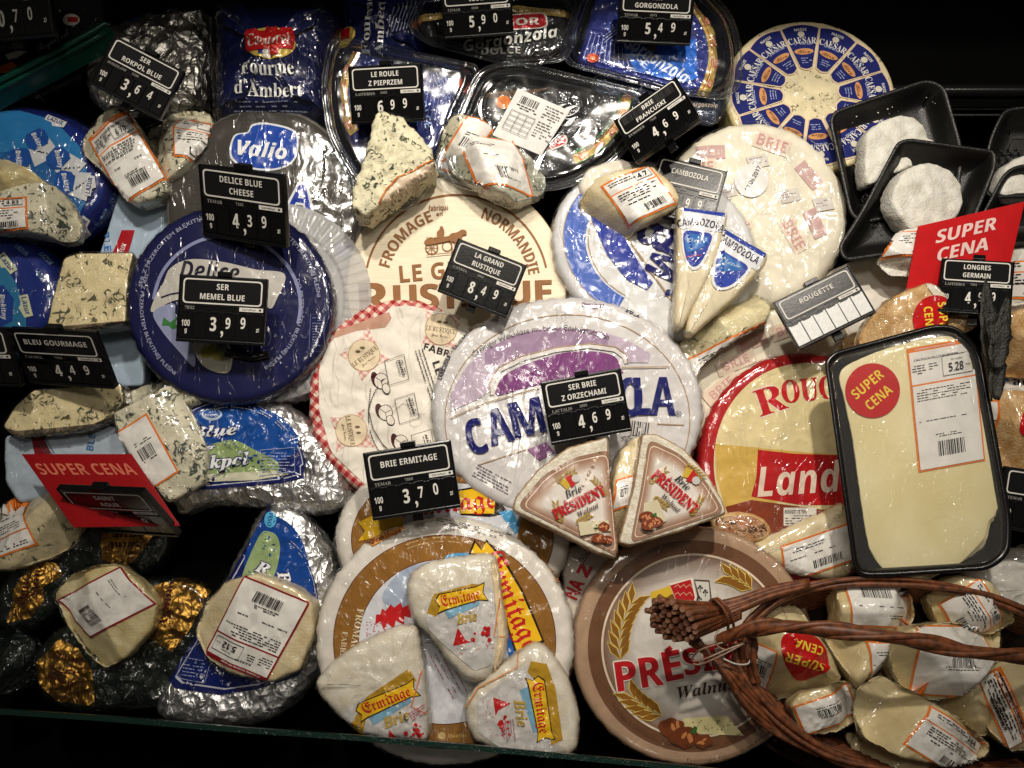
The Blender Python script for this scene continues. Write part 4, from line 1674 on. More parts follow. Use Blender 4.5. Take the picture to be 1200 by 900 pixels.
# ------------------------------------------------------------------ red and yellow wheel (right)
o = ell(948, 548, 128, 137, step=4, rot=20)
t = thing('round_cheese', 'yellow wrapped wheel with a red rim and red lettering, under the big black tray', 'cheese', o, 55, 4, [(178, 24, 28), (170, 22, 26)],
          c=(940, 540), kind='wrap', amt=.5, bevel=9, dome=2, amp=1.2, side=2.4, seed=111, ring=4, ridge=1.2)
A = Art(t, z=.8, L=4)
A.disc(952, 550, 114, (226, 210, 160), ry=126, rot=20)
A.poly([(838, 520), (880, 524), (940, 530), (1000, 534), (1000, 560), (940, 578), (880, 600), (850, 596), (840, 560)], (212, 176, 88))
A.text(RB('R'), 902, 468, 34, (238, 220, 200), rot=18, w=34, grow=1.2)
A.text(RB('R'), 902, 468, 32, (190, 24, 28), rot=18, w=34, bold=1)
A.text(RB('OUGETTE'), 985, 452, 27, (190, 24, 28), rot=6, w=140, bold=1)
A.poly([(888, 527), (930, 532), (1010, 534), (1010, 592), (940, 592), (880, 582), (886, 560)], (184, 20, 26))
A.text(SBI('Land'), 936, 562, 34, (232, 210, 190), w=100, rot=4)
A.poly([(850, 594), (880, 586), (940, 594), (980, 600), (960, 640), (900, 640), (860, 620)], (130, 58, 34))
A.rect(918, 595, 956, 616, (224, 218, 208))
A.text(SB('ROUGETTE 70%'), 932, 600, 4, (60, 60, 60), w=25)
A.micro(920, 604, 32, 4, (70, 66, 62), lead=3)
A.build('wrapper_print')
film(t, o, 48, 2, 4, 9, dome=2, z=2.2, seed=114, ridge=2.5, amp=1.4)

# brown crusty bread-like end and the clear bag piece below
o = spline([(838, 604), (858, 600), (885, 602), (905, 618), (898, 632), (870, 636), (846, 628), (834, 616)], 3)
thing('crust_piece', 'small crumbly brown crusted piece against the red and yellow wheel', 'cheese', o, 22, 18,
      [cheese_mat('crust', (166, 104, 60), (84, 40, 22), .56, .2, wrap=.3, mottled=(206, 168, 128), bump=1), BROWN_RIND], bevel=9, amp=3, freq=.09, side=2, seed=117)
o = spline([(880, 640), (915, 622), (965, 600), (992, 592), (1000, 640), (998, 676), (950, 676), (905, 660), (876, 650)], 4)
t = thing('cheese_piece', 'bagged cheese piece with a wrinkled barcode label, just above the basket\'s back rim', 'cheese', o, 30, 22, [PASTE, PASTE], bevel=13, amp=2, side=1.5, seed=119, group='film wrapped pieces with shop labels')
t.kind, t.amt = 'wrap', .6
shop_label(t, (914, 640), (996, 612), (922, 684), style='lines')
film(t, o, 26, 3, 2.5, 12, z=2, seed=120)
# ------------------------------------------------------------------ clear boxes with foil sectors (top)
def clearbox(label, outline, h, pack, packcol, seed, art, amt=.4):
    t = T('clear_box', label, 'plastic box', sum(p[0] for p in outline) / len(outline), sum(p[1] for p in outline) / len(outline), h, group='clear plastic boxes of sector shaped cheese')
    t.kind, t.amt = 'inkfoil', amt
    o = rnd(outline, 22, 4)
    tray(t, o, 30, CLEAR, rim=6, name='clear_tray', slope=.3)
    ring_tube(t, o, 0, 1.5, CLEAR, 'rim_bead')
    ring_tube(t, o, 1, 1.1, CLEAR, 'rim_bead', inset=6)
    ring_tube(t, o, -12, 1.5, CLEAR, 'step_bead', inset=9)
    if pack:
        p = rnd(pack, 9, 4)
        t.bvh = None
        loft(t, p, 24, [packcol, packcol], 'foil_pack', bevel=5, amp=1.0, freq=.06, side=1.2, seed=seed, z0=-6, ridge=1, ring=3.5)
        A = Art(t, z=.9, L=3)
        art(A)
        A.build('print')
    # lid: thin clear dome over the pack
    c = o
    cx = sum(q[0] for q in c) / len(c)
    cy = sum(q[1] for q in c) / len(c)
    inner = [(cx + (q[0] - cx) * .9, cy + (q[1] - cy) * .9) for q in c]
    loft(t, inner, 8, [CLEAR, CLEAR], 'clear_lid', bevel=6, amp=.8, freq=.03, seed=seed + 1, z0=7, bottom=False)
    return t
GOLD = M((188, 158, 84), 'inkfoil', .5)
def edge_strip(A, cx, cy, r, a0, a1, q=1.0, n=6, txt='GORGONZOLA'):
    A.ring(cx, cy, r - 13, r, GOLD, q=q, a0=a0, a1=a1)
    A.ring(cx, cy, r - 9.4, r - 8.4, (150, 40, 40), q=q, a0=a0, a1=a1)
    for i in range(n):
        a = a0 + (i + .5) * (a1 - a0) / n
        x, y = cx + (r - 4.4) * math.cos(R(a)), cy - (r - 4.4) * q * math.sin(R(a))
        c, s_ = math.cos(R(a - 90)), math.sin(R(a - 90))
        A.poly([(x + u * c + v * s_, y - u * s_ + v * c) for u, v in ((-5, -2.6), (5, -2.6), (5, 2.6), (-5, 2.6))], (200, 84, 70))
        A.text(SB('IGOR'), x, y, 3.2, (236, 214, 170), rot=a - 90, w=8)
def le(A):
    edge_strip(A, 486, 106, 92, 122, 214, n=6)
    for i in range(11):
        A.line([(494 + i * 4, 78 + i * 2.4), (478 + i * 5.2, 150 - i * 1.5)], .7, (120, 130, 180))
    A.text(SB('DOLCE'), 497, 128, 9, (150, 170, 220), rot=-75, w=42)
    A.text(SBI('Gorgonzola'), 478, 110, 12, (60, 110, 190), rot=-75, w=70)
    A.micro(508, 86, 40, 4, (130, 140, 180), rot=-70, lead=-4)
    A.disc(535, 95, 7.5, (206, 66, 40), ry=5.5)
    A.disc(535, 95, 3.5, (232, 130, 80), ry=2.4)
clearbox('clear box with a dark blue foil sector, behind the 6,99 tag', [(386, 40), (560, 76), (562, 92), (506, 214), (478, 252), (420, 222), (384, 160), (376, 100)], 18,
         [(398, 90), (412, 56), (540, 88), (500, 200), (468, 214), (420, 190), (400, 140)], (24, 34, 100), 131, le)
def ig(A):
    A.poly([(478, 14), (600, 4), (664, 10), (668, 18), (600, 12), (480, 24)], GOLD)
    A.text(SB('GORGONZOLA IGOR GORGONZOLA'), 600, 10, 3.4, (60, 50, 30), w=120)
    A.poly(rnd([(575, 16), (640, 12), (643, 28), (634, 32), (572, 34)], 7, 3), (226, 214, 204))
    A.poly(rnd([(576, 17.5), (638, 13.5), (641, 27), (633, 30.5), (573, 32.5)], 6, 3), (190, 24, 34))
    A.text(SB('IGOR'), 607, 24, 8.5, (240, 228, 214), rot=3, w=50, bold=.5)
    A.text(SBI('Gorgonzola'), 598, 44, 13, (222, 218, 208), rot=9, w=112)
    A.text(SB('DOLCE'), 587, 58, 8, (200, 196, 186), rot=2, w=46)
    A.disc(487, 22, 7, (214, 110, 60), ry=6)
clearbox('clear box with a black foil wedge and red badge, under the 5,90 tag', [(478, -10), (676, -14), (676, 50), (662, 72), (600, 78), (500, 52), (480, 36)], 10,
         [(488, 14), (600, 2), (664, 6), (668, 50), (640, 66), (560, 66), (500, 46)], (14, 13, 13), 135, ig)
def bl(A):
    edge_strip(A, 744, 62, 100, -46, 50, q=.95, n=6)
    for i in range(12):
        A.line([(694 + i * 4.4, 36 + i * 2.2), (684 + i * 6, 66 + i * 1.6)], .8, (170, 178, 220))
    A.poly([(730, 56), (770, 52), (816, 44), (818, 90), (800, 96), (745, 82)], (30, 96, 190))
    A.text(SBI('Gorgonzola'), 770, 68, 15, (220, 226, 238), rot=-32, w=86)
    A.text(SB('DOLCE'), 742, 58, 9, (190, 200, 226), rot=-46, w=48)
    A.text(SBI('Gran'), 727, 16, 20, (40, 60, 150), rot=70, w=50)
    A.disc(695, 66, 7.5, (206, 70, 30), ry=5.5)
    A.disc(695, 66, 3.2, (236, 150, 90), ry=2.4)
    A.micro(704, 44, 30, 3, (160, 170, 210), rot=40)
clearbox('clear box with a bright blue and gold foil sector, behind the 5,49 tag', [(684, -24), (820, -24), (862, 20), (870, 70), (868, 100), (850, 116), (790, 110), (664, 76), (656, 56)], 20,
         [(700, -14), (800, -16), (838, 30), (842, 70), (834, 108), (800, 104), (676, 72)], (34, 44, 120), 139, bl)
# clear tray base below that box, at right
t = T('plastic_tray', 'clear tray corner with a dark badge under the blue and gold box', 'plastic box', 812, 118, 4)
o = rnd([(700, 84), (858, 108), (842, 146), (800, 140), (740, 128), (690, 100)], 10)
tray(t, o, 18, CLEAR, rim=4, name='clear_tray', slope=.3)
t.kind, t.amt = 'inkfoil', .5
loft(t, [(a * .96 + 770 * .04, b * .96 + 118 * .04) for a, b in o], 10, [(46, 50, 66), (40, 44, 60)], 'foil_pack', bevel=3, z0=-6, amp=1)
A = Art(t, z=.8)
A.text(SBI('Gorgonzola'), 825, 121, 5, (190, 170, 150), rot=-3, w=34)
A.text('DOLCE', 828, 130, 4, (150, 160, 180), w=20)
A.build('print')
def bk(A):
    edge_strip(A, 640, 96, 102, -70, 12, q=.98, n=6)
    A.ring(640, 96, 88, 90.5, (40, 120, 60), q=.98, a0=-70, a1=12)
    A.ring(640, 96, 102, 103, (40, 120, 60), q=.98, a0=-70, a1=12)
    A.text(SB('GORGONZOLA GORGONZOLA GORGONZOLA'), 0, 0, 4, (70, 54, 20), w=100, arc=(640, 96, 90, -30))
    for i in range(10):
        A.line([(548 + i * 5, 108 + i), (580 + i * 7, 106 - i * .4)], .6, (120, 90, 60))
    A.disc(590, 119, 9, (216, 120, 50), ry=8)
    A.text(SCR('G'), 664, 132, 30, (224, 222, 216), rot=-15)
    A.poly(rnd([(640, 170), (660, 154), (666, 160), (664, 168), (642, 176)], 5, 3), (224, 210, 200))
    A.poly(rnd([(641, 170), (659, 156), (664, 161), (662, 167), (642, 174)], 4, 3), (190, 24, 34))
    A.text(SB('IGOR'), 652, 165, 6, (236, 222, 210), rot=36, w=20)
t = clearbox('clear box with a black and gold foil sector under a white paper slip', [(560, 80), (600, 70), (750, 106), (762, 118), (756, 150), (716, 196), (660, 222), (560, 226), (505, 205)], 22,
             [(576, 96), (600, 92), (744, 112), (734, 150), (700, 184), (650, 204), (580, 206), (530, 190)], (18, 16, 16), 143, bk)
# white slip
t2 = T('paper_slip', 'white paper slip with a barcode and small print lying on the black and gold box', 'paper', 622, 142, 34, tx=6)
t2.kind = 'paper'
loft(t2, resample([(607, 103), (668, 130), (634, 182), (577, 158)], 5), 1.4, [(228, 226, 222), (228, 226, 222)], 'paper_sheet', bevel=.5, amp=1.2, freq=.02)
A = Art(t2, z=.4)
A.frame((607, 103), (668, 130), (577, 158))
A.barcode(9, 6, 23, 9, INK)
A.micro(8, 17, 26, 2, INK)
A.micro(40, 6, 22, 12, (90, 88, 86), lead=3.4, hgt=.9)
for i in range(5):
    A.line([(6, 26 + i * 6), (36, 26 + i * 6)], .6, (120, 118, 116))
for i in range(4):
    A.line([(6 + i * 10, 26), (6 + i * 10, 50)], .6, (120, 118, 116))
A.build('print')

# ------------------------------------------------------------------ wrapped pieces and cut blocks
WG = 'film wrapped pieces with shop labels'
def piece(name, label, outline, thick, h, mat, lab=None, bevel=5, group=WG, seed=0, filmy=True, amp=2, side=1.6, cat='cheese', dome=1, top=None, fs=2.8, tx=0, ty=0, ridge=0, cuts=4):
    o = rnd(outline, 6, 3)
    rg = random.Random(seed * 7 + 1)
    tx = tx or rg.uniform(-11, 11)
    ty = ty or rg.uniform(-11, 11)
    t = T(name, label, cat, sum(p[0] for p in o) / len(o), sum(p[1] for p in o) / len(o), h, tx=tx, ty=ty, group=group)
    t.kind, t.amt = 'wrap', .5
    loft(t, o, thick, [top or mat, mat], 'cheese_body', bevel=bevel, dome=dome, amp=amp, freq=.05, side=side, seed=seed, ring=3, ridge=ridge, cuts=(cuts, seed))
    for l in (lab if isinstance(lab, list) else [lab] if lab else []):
        shop_label(t, **l)
    if filmy:
        film(t, o, thick - 4, 1.6, fs, bevel, dome=dome, z=1.8, seed=seed + 50, ridge=3, amp=1.2, cuts=(cuts, seed))
    return t
def sh(pts, k):      # sharpen: repeat corners so the spline keeps them
    return [q for p in pts for q in (p, p)] if k else pts

# big bare wedge on top
t = T('cheese_wedge', 'bare cut blue cheese wedge with dark holes, standing in front of the 6,99 tag', 'cheese', 458, 190, 74, tx=0)
o = rnd([(443, 127), (470, 136), (494, 158), (509, 182), (508, 196), (484, 210), (450, 234), (428, 251), (411, 244), (412, 226), (424, 190), (432, 166), (436, 140)], 6, 3)
loft(t, o, 60, [BLUE_BARE, BLUE_BARE], 'cheese_body', bevel=5, amp=2.2, freq=.12, side=3.2, sfreq=.14, seed=151, ring=3, dome=1)
t.kind, t.amt = 'wrap', .4
A = Art(t, z=1.0, L=3)
A.line([(509, 186), (484, 200), (466, 208), (452, 224), (444, 238)], 2, (206, 120, 60))
A.poly([(508, 190), (508, 198), (484, 212), (462, 228), (448, 240), (452, 228), (466, 211), (484, 203)], (236, 214, 186))
A.build('paper_edge')

piece('cheese_piece', 'blue cheese slice in film with an orange bordered label reading 6,70', [(88, 162), (100, 146), (118, 130), (136, 122), (148, 128), (160, 144), (178, 180), (196, 212), (198, 222), (180, 232), (158, 238), (146, 230), (118, 198), (92, 174)],
      34, 14, BLUE_PALE, dict(TL=(97, 157), TR=(148, 128), BL=(145, 238), style='full', title='SER ROKPOL BLUE', price='6.70'), seed=161, tx=.5, ty=.5, cuts=1)
piece('cheese_piece', 'crumbly blue cheese piece with a half hidden orange label, behind the 3,64 tag', [(160, 134), (206, 118), (238, 122), (246, 140), (236, 168), (210, 196), (192, 206), (176, 180), (160, 150)],
      34, 4, BLUE_PALE, dict(TL=(203, 134), TR=(246, 138), BL=(204, 184), style='text'), seed=163, ridge=3)
piece('cheese_piece', 'rounded blue cheese piece with an orange label reading 4,83, at the left edge', [(-20, 232), (0, 222), (24, 214), (50, 212), (62, 216), (78, 232), (88, 256), (86, 276), (70, 280), (30, 270), (-20, 268)],
      40, 36, BLUE_PALE, dict(TL=(-40, 236), TR=(31, 230), BL=(-38, 274), style='text', price='4.83'), seed=165, tx=3, ty=4, cuts=1)
piece('cheese_piece', 'pale wrapped piece lying on top of the rounded piece with the 4,83 label', [(-20, 176), (4, 180), (30, 194), (48, 208), (30, 220), (8, 228), (-20, 226)], 30, 40, PALE, seed=167)

def block(label, outline, thick, h, mats, seed, group='cut blue cheese blocks', r=5, **kw):
    o = rnd(outline, r, 3)
    t = T('cheese_block', label, 'cheese', sum(p[0] for p in o) / len(o), sum(p[1] for p in o) / len(o), h, group=group)
    t.kind, t.amt = 'wrap', .5
    loft(t, o, thick, mats, 'cheese_body', bevel=3, amp=1.0, freq=.08, side=1.2, seed=seed, ring=3.5, **kw)
    film(t, o, thick - 3, 1.4, 1.6, 3, z=1.5, seed=seed + 50, ridge=1.8, amp=.8)
    return t
RINDG = cheese_mat('grey_rind', (120, 104, 78), (70, 60, 46), .5, .1, wrap=.5)
BLUE_Y = cheese_mat('yellow_blue_cheese', (238, 222, 172), (70, 74, 44), .57, .09, wrap=.35)
t = block('square cut blue cheese block with a brown rind edge, left of the navy wheel', [(74, 302), (90, 296), (157, 295), (150, 330), (148, 378), (90, 386), (54, 384), (62, 345)], 40, 26, [BLUE_Y, RINDG], 171)
A = Art(t, z=1.0, L=3)
A.poly([(54, 384), (90, 386), (148, 376), (152, 392), (120, 400), (60, 390)], RINDG)
A.build('rind_strip')
t = block('long cut blue cheese block with a pocked rind, below the 4,49 tag', [(2, 500), (18, 474), (40, 456), (142, 448), (146, 470), (132, 490), (100, 504), (20, 512)], 34, 16, [BLUE_Y, RINDG], 175)
A = Art(t, z=1.0, L=3)
A.poly([(2, 501), (20, 505), (60, 502), (110, 497), (134, 486), (132, 494), (104, 506), (60, 512), (20, 514), (4, 508)], RINDG)
A.build('rind_strip')
t = thing('cheese_carton', 'white and pale blue carton with a red band, under the long cut block', 'carton', rnd([(4, 510), (60, 506), (128, 494), (150, 520), (150, 570), (20, 590), (4, 560)], 6), 30, -8,
          [(176, 190, 204), (165, 178, 192)], kind='wrap', amt=.9, bevel=6, amp=2, side=1.5, seed=177, ridge=2)
A = Art(t, z=.8)
A.poly([(37, 511), (52, 510), (60, 532), (42, 534)], (120, 20, 30))
A.text(SB('BLEU'), 108, 514, 8, (70, 120, 170), rot=80, w=28)
A.micro(55, 514, 20, 4, (80, 80, 90), rot=-60)
A.build('print')
piece('cheese_piece', 'flat blue cheese piece with an orange label corner, below the navy wheel', [(140, 450), (170, 440), (220, 434), (268, 434), (266, 444), (240, 462), (222, 472), (190, 474), (142, 470)], 26, 20, BLUE_PALE,
      dict(TL=(172, 462), TR=(186, 444), BL=(182, 474), style='back'), seed=181)
piece('cheese_piece', 'speckled blue cheese slice with an orange bordered barcode label, above the left red card', sh([(131, 484), (196, 450), (206, 458), (226, 490), (242, 530), (241, 566), (196, 590), (160, 545), (138, 512)], 0),
      30, 36, BLUE_PALE, dict(TL=(134, 508), TR=(172, 484), BL=(172, 577), style='back'), seed=183, bevel=4, side=1, tx=3, ty=3, cuts=1)
piece('cheese_piece', 'rounded white moulded piece with an orange label, at the left edge below the red card', [(-16, 590), (14, 574), (36, 561), (54, 566), (74, 588), (85, 612), (78, 636), (50, 654), (10, 668), (-16, 668)], 42, 14,
      cheese_mat('wrapped_moulded_piece', (214, 200, 160), (70, 74, 52), .59, .08, wrap=.8), dict(TL=(44, 638), TR=(-30, 664), BL=(14, 574), style='text'), seed=185, ridge=2)
piece('cheese_piece', 'wrapped piece with a crimson bordered barcode label, lying on the gold and green foil pieces', [(50, 700), (70, 678), (104, 664), (134, 662), (162, 682), (184, 708), (178, 736), (150, 770), (118, 786), (94, 768), (66, 730)], 40, 34,
      PALE, dict(TL=(137, 664), TR=(183, 708), BL=(54, 706), rim=CRIM, style='lines'), seed=187, ridge=1.5, tx=4, ty=3, cuts=2)
piece('cheese_piece', 'rounded piece with a crimson bordered label reading 5,12, on a half moon pack', [(222, 742), (238, 706), (262, 682), (300, 672), (346, 690), (366, 708), (366, 744), (350, 786), (318, 800), (270, 790), (238, 772)], 44, 44,
      PASTE, dict(TL=(312, 800), TR=(234, 768), BL=(364, 706), rim=CRIM, style='full', price='5.12', title='RAZEM'), seed=189, ridge=1, tx=3, ty=-3, cuts=1)

# two pieces at top centre
piece('cheese_piece', 'folded white wrapped piece partly under the barcode labelled one, beside the bare wedge', [(512, 176), (524, 140), (532, 132), (560, 136), (580, 150), (560, 200), (540, 210), (514, 194)], 30, 40, BLUE_PALE,
      dict(TL=(548, 134), TR=(582, 146), BL=(510, 190), style='back'), seed=191, side=2, ridge=2)
piece('cheese_piece', 'blue cheese roll with a white barcode label, on the black and gold clear box', [(528, 166), (536, 152), (556, 140), (590, 146), (608, 158), (634, 186), (645, 204), (640, 218), (608, 230), (582, 222), (556, 204), (532, 184)], 42, 56,
      cheese_mat('grey_blue_piece', (196, 194, 174), (70, 76, 72), .54, .12, wrap=1.0), dict(TL=(536, 148), TR=(604, 156), BL=(562, 214), style='lines'), seed=193, ridge=2.5, side=2.2)
piece('cheese_piece', 'small boxy wrapped piece with an orange bordered label, on the blue and white wheel', [(680, 226), (702, 204), (742, 194), (766, 192), (790, 214), (799, 230), (790, 244), (748, 262), (722, 284), (706, 278), (690, 254)], 44, 58,
      PASTE, dict(TL=(704, 216), TR=(760, 192), BL=(738, 262), style='text', price='4.7'), seed=195, bevel=8, side=2, ridge=1.5)

# ------------------------------------------------------------------ small wedges with blue labels
def cwedge(label, c, top, bot, h, seed, art, pts):
    o = rnd(pts, 6, 3)
    t = T('cheese_wedge', label, 'cheese', c[0], c[1], h, group='small white wedges with blue labels')
    t.kind, t.amt = 'wrap', .5
    loft(t, o, 34, [(228, 216, 186), PASTE], 'cheese_body', bevel=6, dome=1, amp=1, side=1, seed=seed, ring=3)
    A = Art(t, z=.8, L=3)
    art(A)
    A.build('paper_label')
    film(t, o, 32, 2.2, 2.4, 6, dome=1, z=2, seed=seed + 20, ridge=2.5, amp=1.2)
BLF = (44, 66, 160)
def w1(A):
    A.poly(rnd([(800, 242), (852, 249), (846, 272), (796, 268)], 3, 3), (224, 226, 230))
    A.poly([(801, 243), (850, 249), (849, 254), (801, 247)], BLF)
    A.text(SB('CAMBOZOLA'), 0, 0, 8.5, (36, 36, 60), w=56, arc=(812, 340, 80, 83))
    A.poly(spline([(801, 270), (820, 270), (838, 275), (832, 294), (822, 312), (812, 317), (804, 308), (799, 288)], 3), (226, 226, 226))
    A.poly(spline([(802, 272), (820, 272), (834, 276), (829, 293), (820, 309), (812, 313), (805, 306), (801, 288)], 3), BLF)
    A.poly(spline([(804, 276), (820, 276), (830, 280), (826, 288), (806, 296)], 3), (46, 110, 180))
    A.text(SCR('Classic'), 816, 281, 6, (190, 206, 226), w=24, rot=6)
    A.line([(803, 302), (822, 299)], .8, (190, 60, 70))
def w2(A):
    A.poly(rnd([(846, 266), (898, 297), (888, 318), (840, 288)], 3, 3), (224, 226, 230))
    A.poly([(848, 267), (898, 297), (896, 302), (846, 272)], BLF)
    A.text(SB('CAMBOZOLA'), 866, 292, 8.5, (36, 36, 60), w=54, rot=-32)
    A.poly(spline([(842, 292), (862, 300), (880, 312), (872, 326), (856, 338), (842, 340), (834, 332), (835, 314)], 3), (226, 226, 226))
    A.poly(spline([(843, 295), (860, 302), (876, 313), (868, 325), (855, 335), (843, 337), (837, 330), (838, 314)], 3), BLF)
    A.poly(spline([(846, 298), (860, 305), (870, 312), (862, 318), (842, 316)], 3), (46, 110, 180))
    A.text(SCR('Classic'), 856, 308, 6, (190, 206, 226), w=24, rot=-20)
cwedge('small wedge in shiny film with its blue label upright, beside the blue and white wheel', (820, 300), 0, 0, 62, 201, w1, [(794, 240), (854, 248), (850, 272), (838, 310), (800, 384), (790, 380), (793, 320)])
cwedge('small wedge in shiny film with its blue label turned to the right', (848, 320), 0, 0, 58, 205, w2, [(846, 264), (902, 296), (896, 312), (860, 350), (812, 392), (804, 388), (806, 370), (830, 310)])
piece('cheese_piece', 'yellow veined wedge on its side with an orange label, below two small wedges', [(804, 400), (822, 378), (850, 352), (876, 338), (896, 340), (906, 356), (902, 374), (870, 392), (836, 414), (824, 440), (812, 430)], 34, 40,
      cheese_mat('yellow_veined_wedge', (232, 220, 176), (90, 96, 70), .62, .07, wrap=1.0), [dict(TL=(812, 414), TR=(904, 374), BL=(824, 446), style='lines')], seed=209, ridge=2.5, side=2)

# ------------------------------------------------------------------ silver half moons with blue labels
def moon(label, body, lab, h, seed, art, edge):
    o = spline(body, 4)
    t = T('cheese_pack', label, 'cheese', sum(p[0] for p in o) / len(o), sum(p[1] for p in o) / len(o), h, group='silver foil half moon packs with blue labels')
    t.kind, t.amt = 'foil', .6
    loft(t, o, 66, [(232, 232, 232), (226, 226, 226)], 'foil_body', bevel=20, dome=1, amp=1.2, freq=.06, side=4, sfreq=.13, seed=seed, ridge=2.0, ring=4)
    t.kind, t.amt = 'wrap', .2
    A = Art(t, z=1.4, L=4)
    L1 = spline(lab, 4) if not isinstance(lab[0], list) else lab[0]
    cx = sum(p[0] for p in L1) / len(L1)
    cy = sum(p[1] for p in L1) / len(L1)
    sc_ = lambda k: [(cx + (p[0] - cx) * k, cy + (p[1] - cy) * k) for p in L1]
    A.poly(L1, (16, 26, 92))
    A.poly(sc_(.945), (205, 208, 220))
    A.poly(sc_(.928), (12, 30, 100))
    art(A, sc_)
    A.build('paper_label')
    film(t, o, 60, 2, 4, 20, dome=1, z=2.4, seed=seed + 9, ridge=3.2, amp=1.2)
    return t
LB = (16, 70, 150)
def r1(A, sc_):
    A.poly(spline([(226, 490), (262, 480), (310, 480), (338, 496), (350, 520), (330, 540), (280, 546), (228, 548)], 4), (14, 72, 150))
    A.poly(spline([(228, 530), (252, 520), (275, 516), (300, 528), (326, 542), (322, 556), (280, 560), (236, 562), (216, 552)], 4), (140, 160, 104))
    A.poly([(240, 556), (322, 552), (340, 556), (300, 563), (240, 565)], (206, 204, 180))
    for i in range(16):
        A.disc(238 + (i * 23) % 80, 540 + (i * 7) % 14, 1.8, (50, 76, 50), ry=1.1)
    for s_, x, y, c, w, rr_ in (('Blue', 250, 505, 13, 56, 4), ('Rokpol', 254, 541, 15, 78, 6), ('ser', 244, 524, 6, 17, 4)):
        A.text(RBI(s_), x, y, c, (20, 30, 90), rot=rr_, w=w, grow=1.3)
        A.text(RBI(s_), x, y, c, (232, 234, 238), rot=rr_, w=w, bold=.8)
    A.disc(249, 486, 12, (190, 205, 225), ry=7)
    A.disc(249, 485, 10, (40, 90, 170), ry=5)
    A.text(SB('ROKPOL'), 249, 487, 3, (225, 230, 240), w=16)
    A.micro(0, 0, 120, 2, (190, 196, 216), arc=(272, 560, 86, 104), lead=3, hgt=.9)
    A.line([(306, 528), (346, 525), (346, 553), (305, 558)], .8, (160, 170, 210), closed=True)
    A.micro(308, 531, 34, 7, (160, 170, 210), lead=3.6, hgt=.9)
moon('silver foil half moon pack with a blue label, beside the barcode labelled slice', [(196, 470), (240, 462), (300, 464), (350, 482), (384, 520), (408, 562), (404, 588), (370, 600), (300, 592), (240, 590), (206, 600), (192, 560), (192, 510)],
     [[(206, 480)] + ell(268, 560, 92, 92, 8, 124)[::-1] + [(356, 550), (356, 560), (330, 566), (240, 574), (206, 572)]], 12, 221, r1, None)
def r2(A, sc_):
    A.poly(spline([(300, 620), (318, 604), (344, 618), (360, 650), (366, 700), (340, 712), (300, 690), (286, 660)], 4), (14, 66, 146))
    A.poly(spline([(304, 628), (316, 623), (326, 630), (328, 650), (318, 680), (290, 690), (284, 676)], 4), (150, 172, 120))
    A.disc(317, 609, 7.5, (90, 180, 220), ry=9.5)
    A.text(SB('OSM'), 317, 609, 5, (20, 80, 150), rot=80)
    for s_, x, y, c, w, rr_ in (('R', 308, 665, 13, 16, -20), ('o', 322, 679, 10, 12, -22), ('Blue', 338, 688, 13, 40, -72)):
        A.text(RBI(s_), x, y, c, (20, 30, 90), rot=rr_, w=w, grow=1.5)
        A.text(RBI(s_), x, y, c, (232, 234, 238), rot=rr_, w=w, bold=.8)
    A.micro(0, 0, 90, 2, (170, 180, 206), arc=(290, 700, 84, 52), lead=3.4, hgt=.9)
    A.line([(213, 766), (236, 752), (248, 776), (240, 800), (206, 794)], .8, (170, 176, 206), closed=True)
    A.micro(216, 770, 26, 6, (150, 160, 196), rot=-8, lead=4)
moon('silver foil half moon pack with a blue label, upright under the piece marked 5,12', [(318, 590), (340, 590), (372, 620), (390, 660), (390, 720), (376, 780), (340, 826), (300, 848), (240, 852), (190, 846), (180, 824), (204, 780), (240, 720), (280, 640), (300, 602)],
     [[(314, 593)] + ell(262, 716, 112, 122, -38, 58)[::-1][2:] + [(338, 796), (300, 808), (258, 814), (205, 806), (196, 798), (240, 724), (290, 636)]], 6, 225, r2, None)

# ------------------------------------------------------------------ gold and green foil pieces
GF = M((172, 132, 62), 'foil', .55)
GRN = M((9, 22, 15), 'inkfoil', .7)
def octo(label, green, gold, txt, h, seed):
    g = rnd(green, 12, 4)
    t = T('foil_cheese', label, 'cheese', sum(p[0] for p in g) / len(g), sum(p[1] for p in g) / len(g), h, group='dark green and gold foil pieces')
    t.kind, t.amt = 'inkfoil', 1.2
    loft(t, g, 50, [GRN, GRN], 'foil_body', bevel=14, dome=2, amp=3, freq=.06, side=3, seed=seed, ridge=3, ring=4)
    A = Art(t, z=1.0, L=3)
    A.poly(resample(gold, 6), GF)
    k = M((66, 16, 16), 'matte')
    for (s_, x, y, c, w, r_) in txt:
        A.text(RB(s_), x, y, c, k, rot=r_, w=w)
    A.build('gold_label')
    film(t, g, 44, 2, 4, 14, dome=2, z=3, seed=seed + 6, ridge=3, amp=2)
octo('dark green and gold foil piece at the far left below the moulded piece', [(-10, 700), (20, 654), (60, 654), (84, 668), (70, 712), (44, 736), (10, 742), (-10, 730)], [(38, 657), (62, 659), (74, 674), (52, 688), (50, 706), (36, 724), (8, 730), (18, 690)],
     [('Saint', 42, 680, 9, 40, 78), ('Agur', 28, 696, 9, 36, 78)], -8, 231)
octo('dark green foil piece with a gold flap directly below the left red card', [(60, 640), (90, 618), (160, 610), (200, 620), (186, 660), (150, 690), (90, 680), (60, 662)], [(119, 622), (184, 620), (166, 646), (150, 664), (120, 656)],
     [('Agur', 152, 628, 9, 38, 180), ('Saint', 148, 640, 9, 36, 180)], -14, 235)
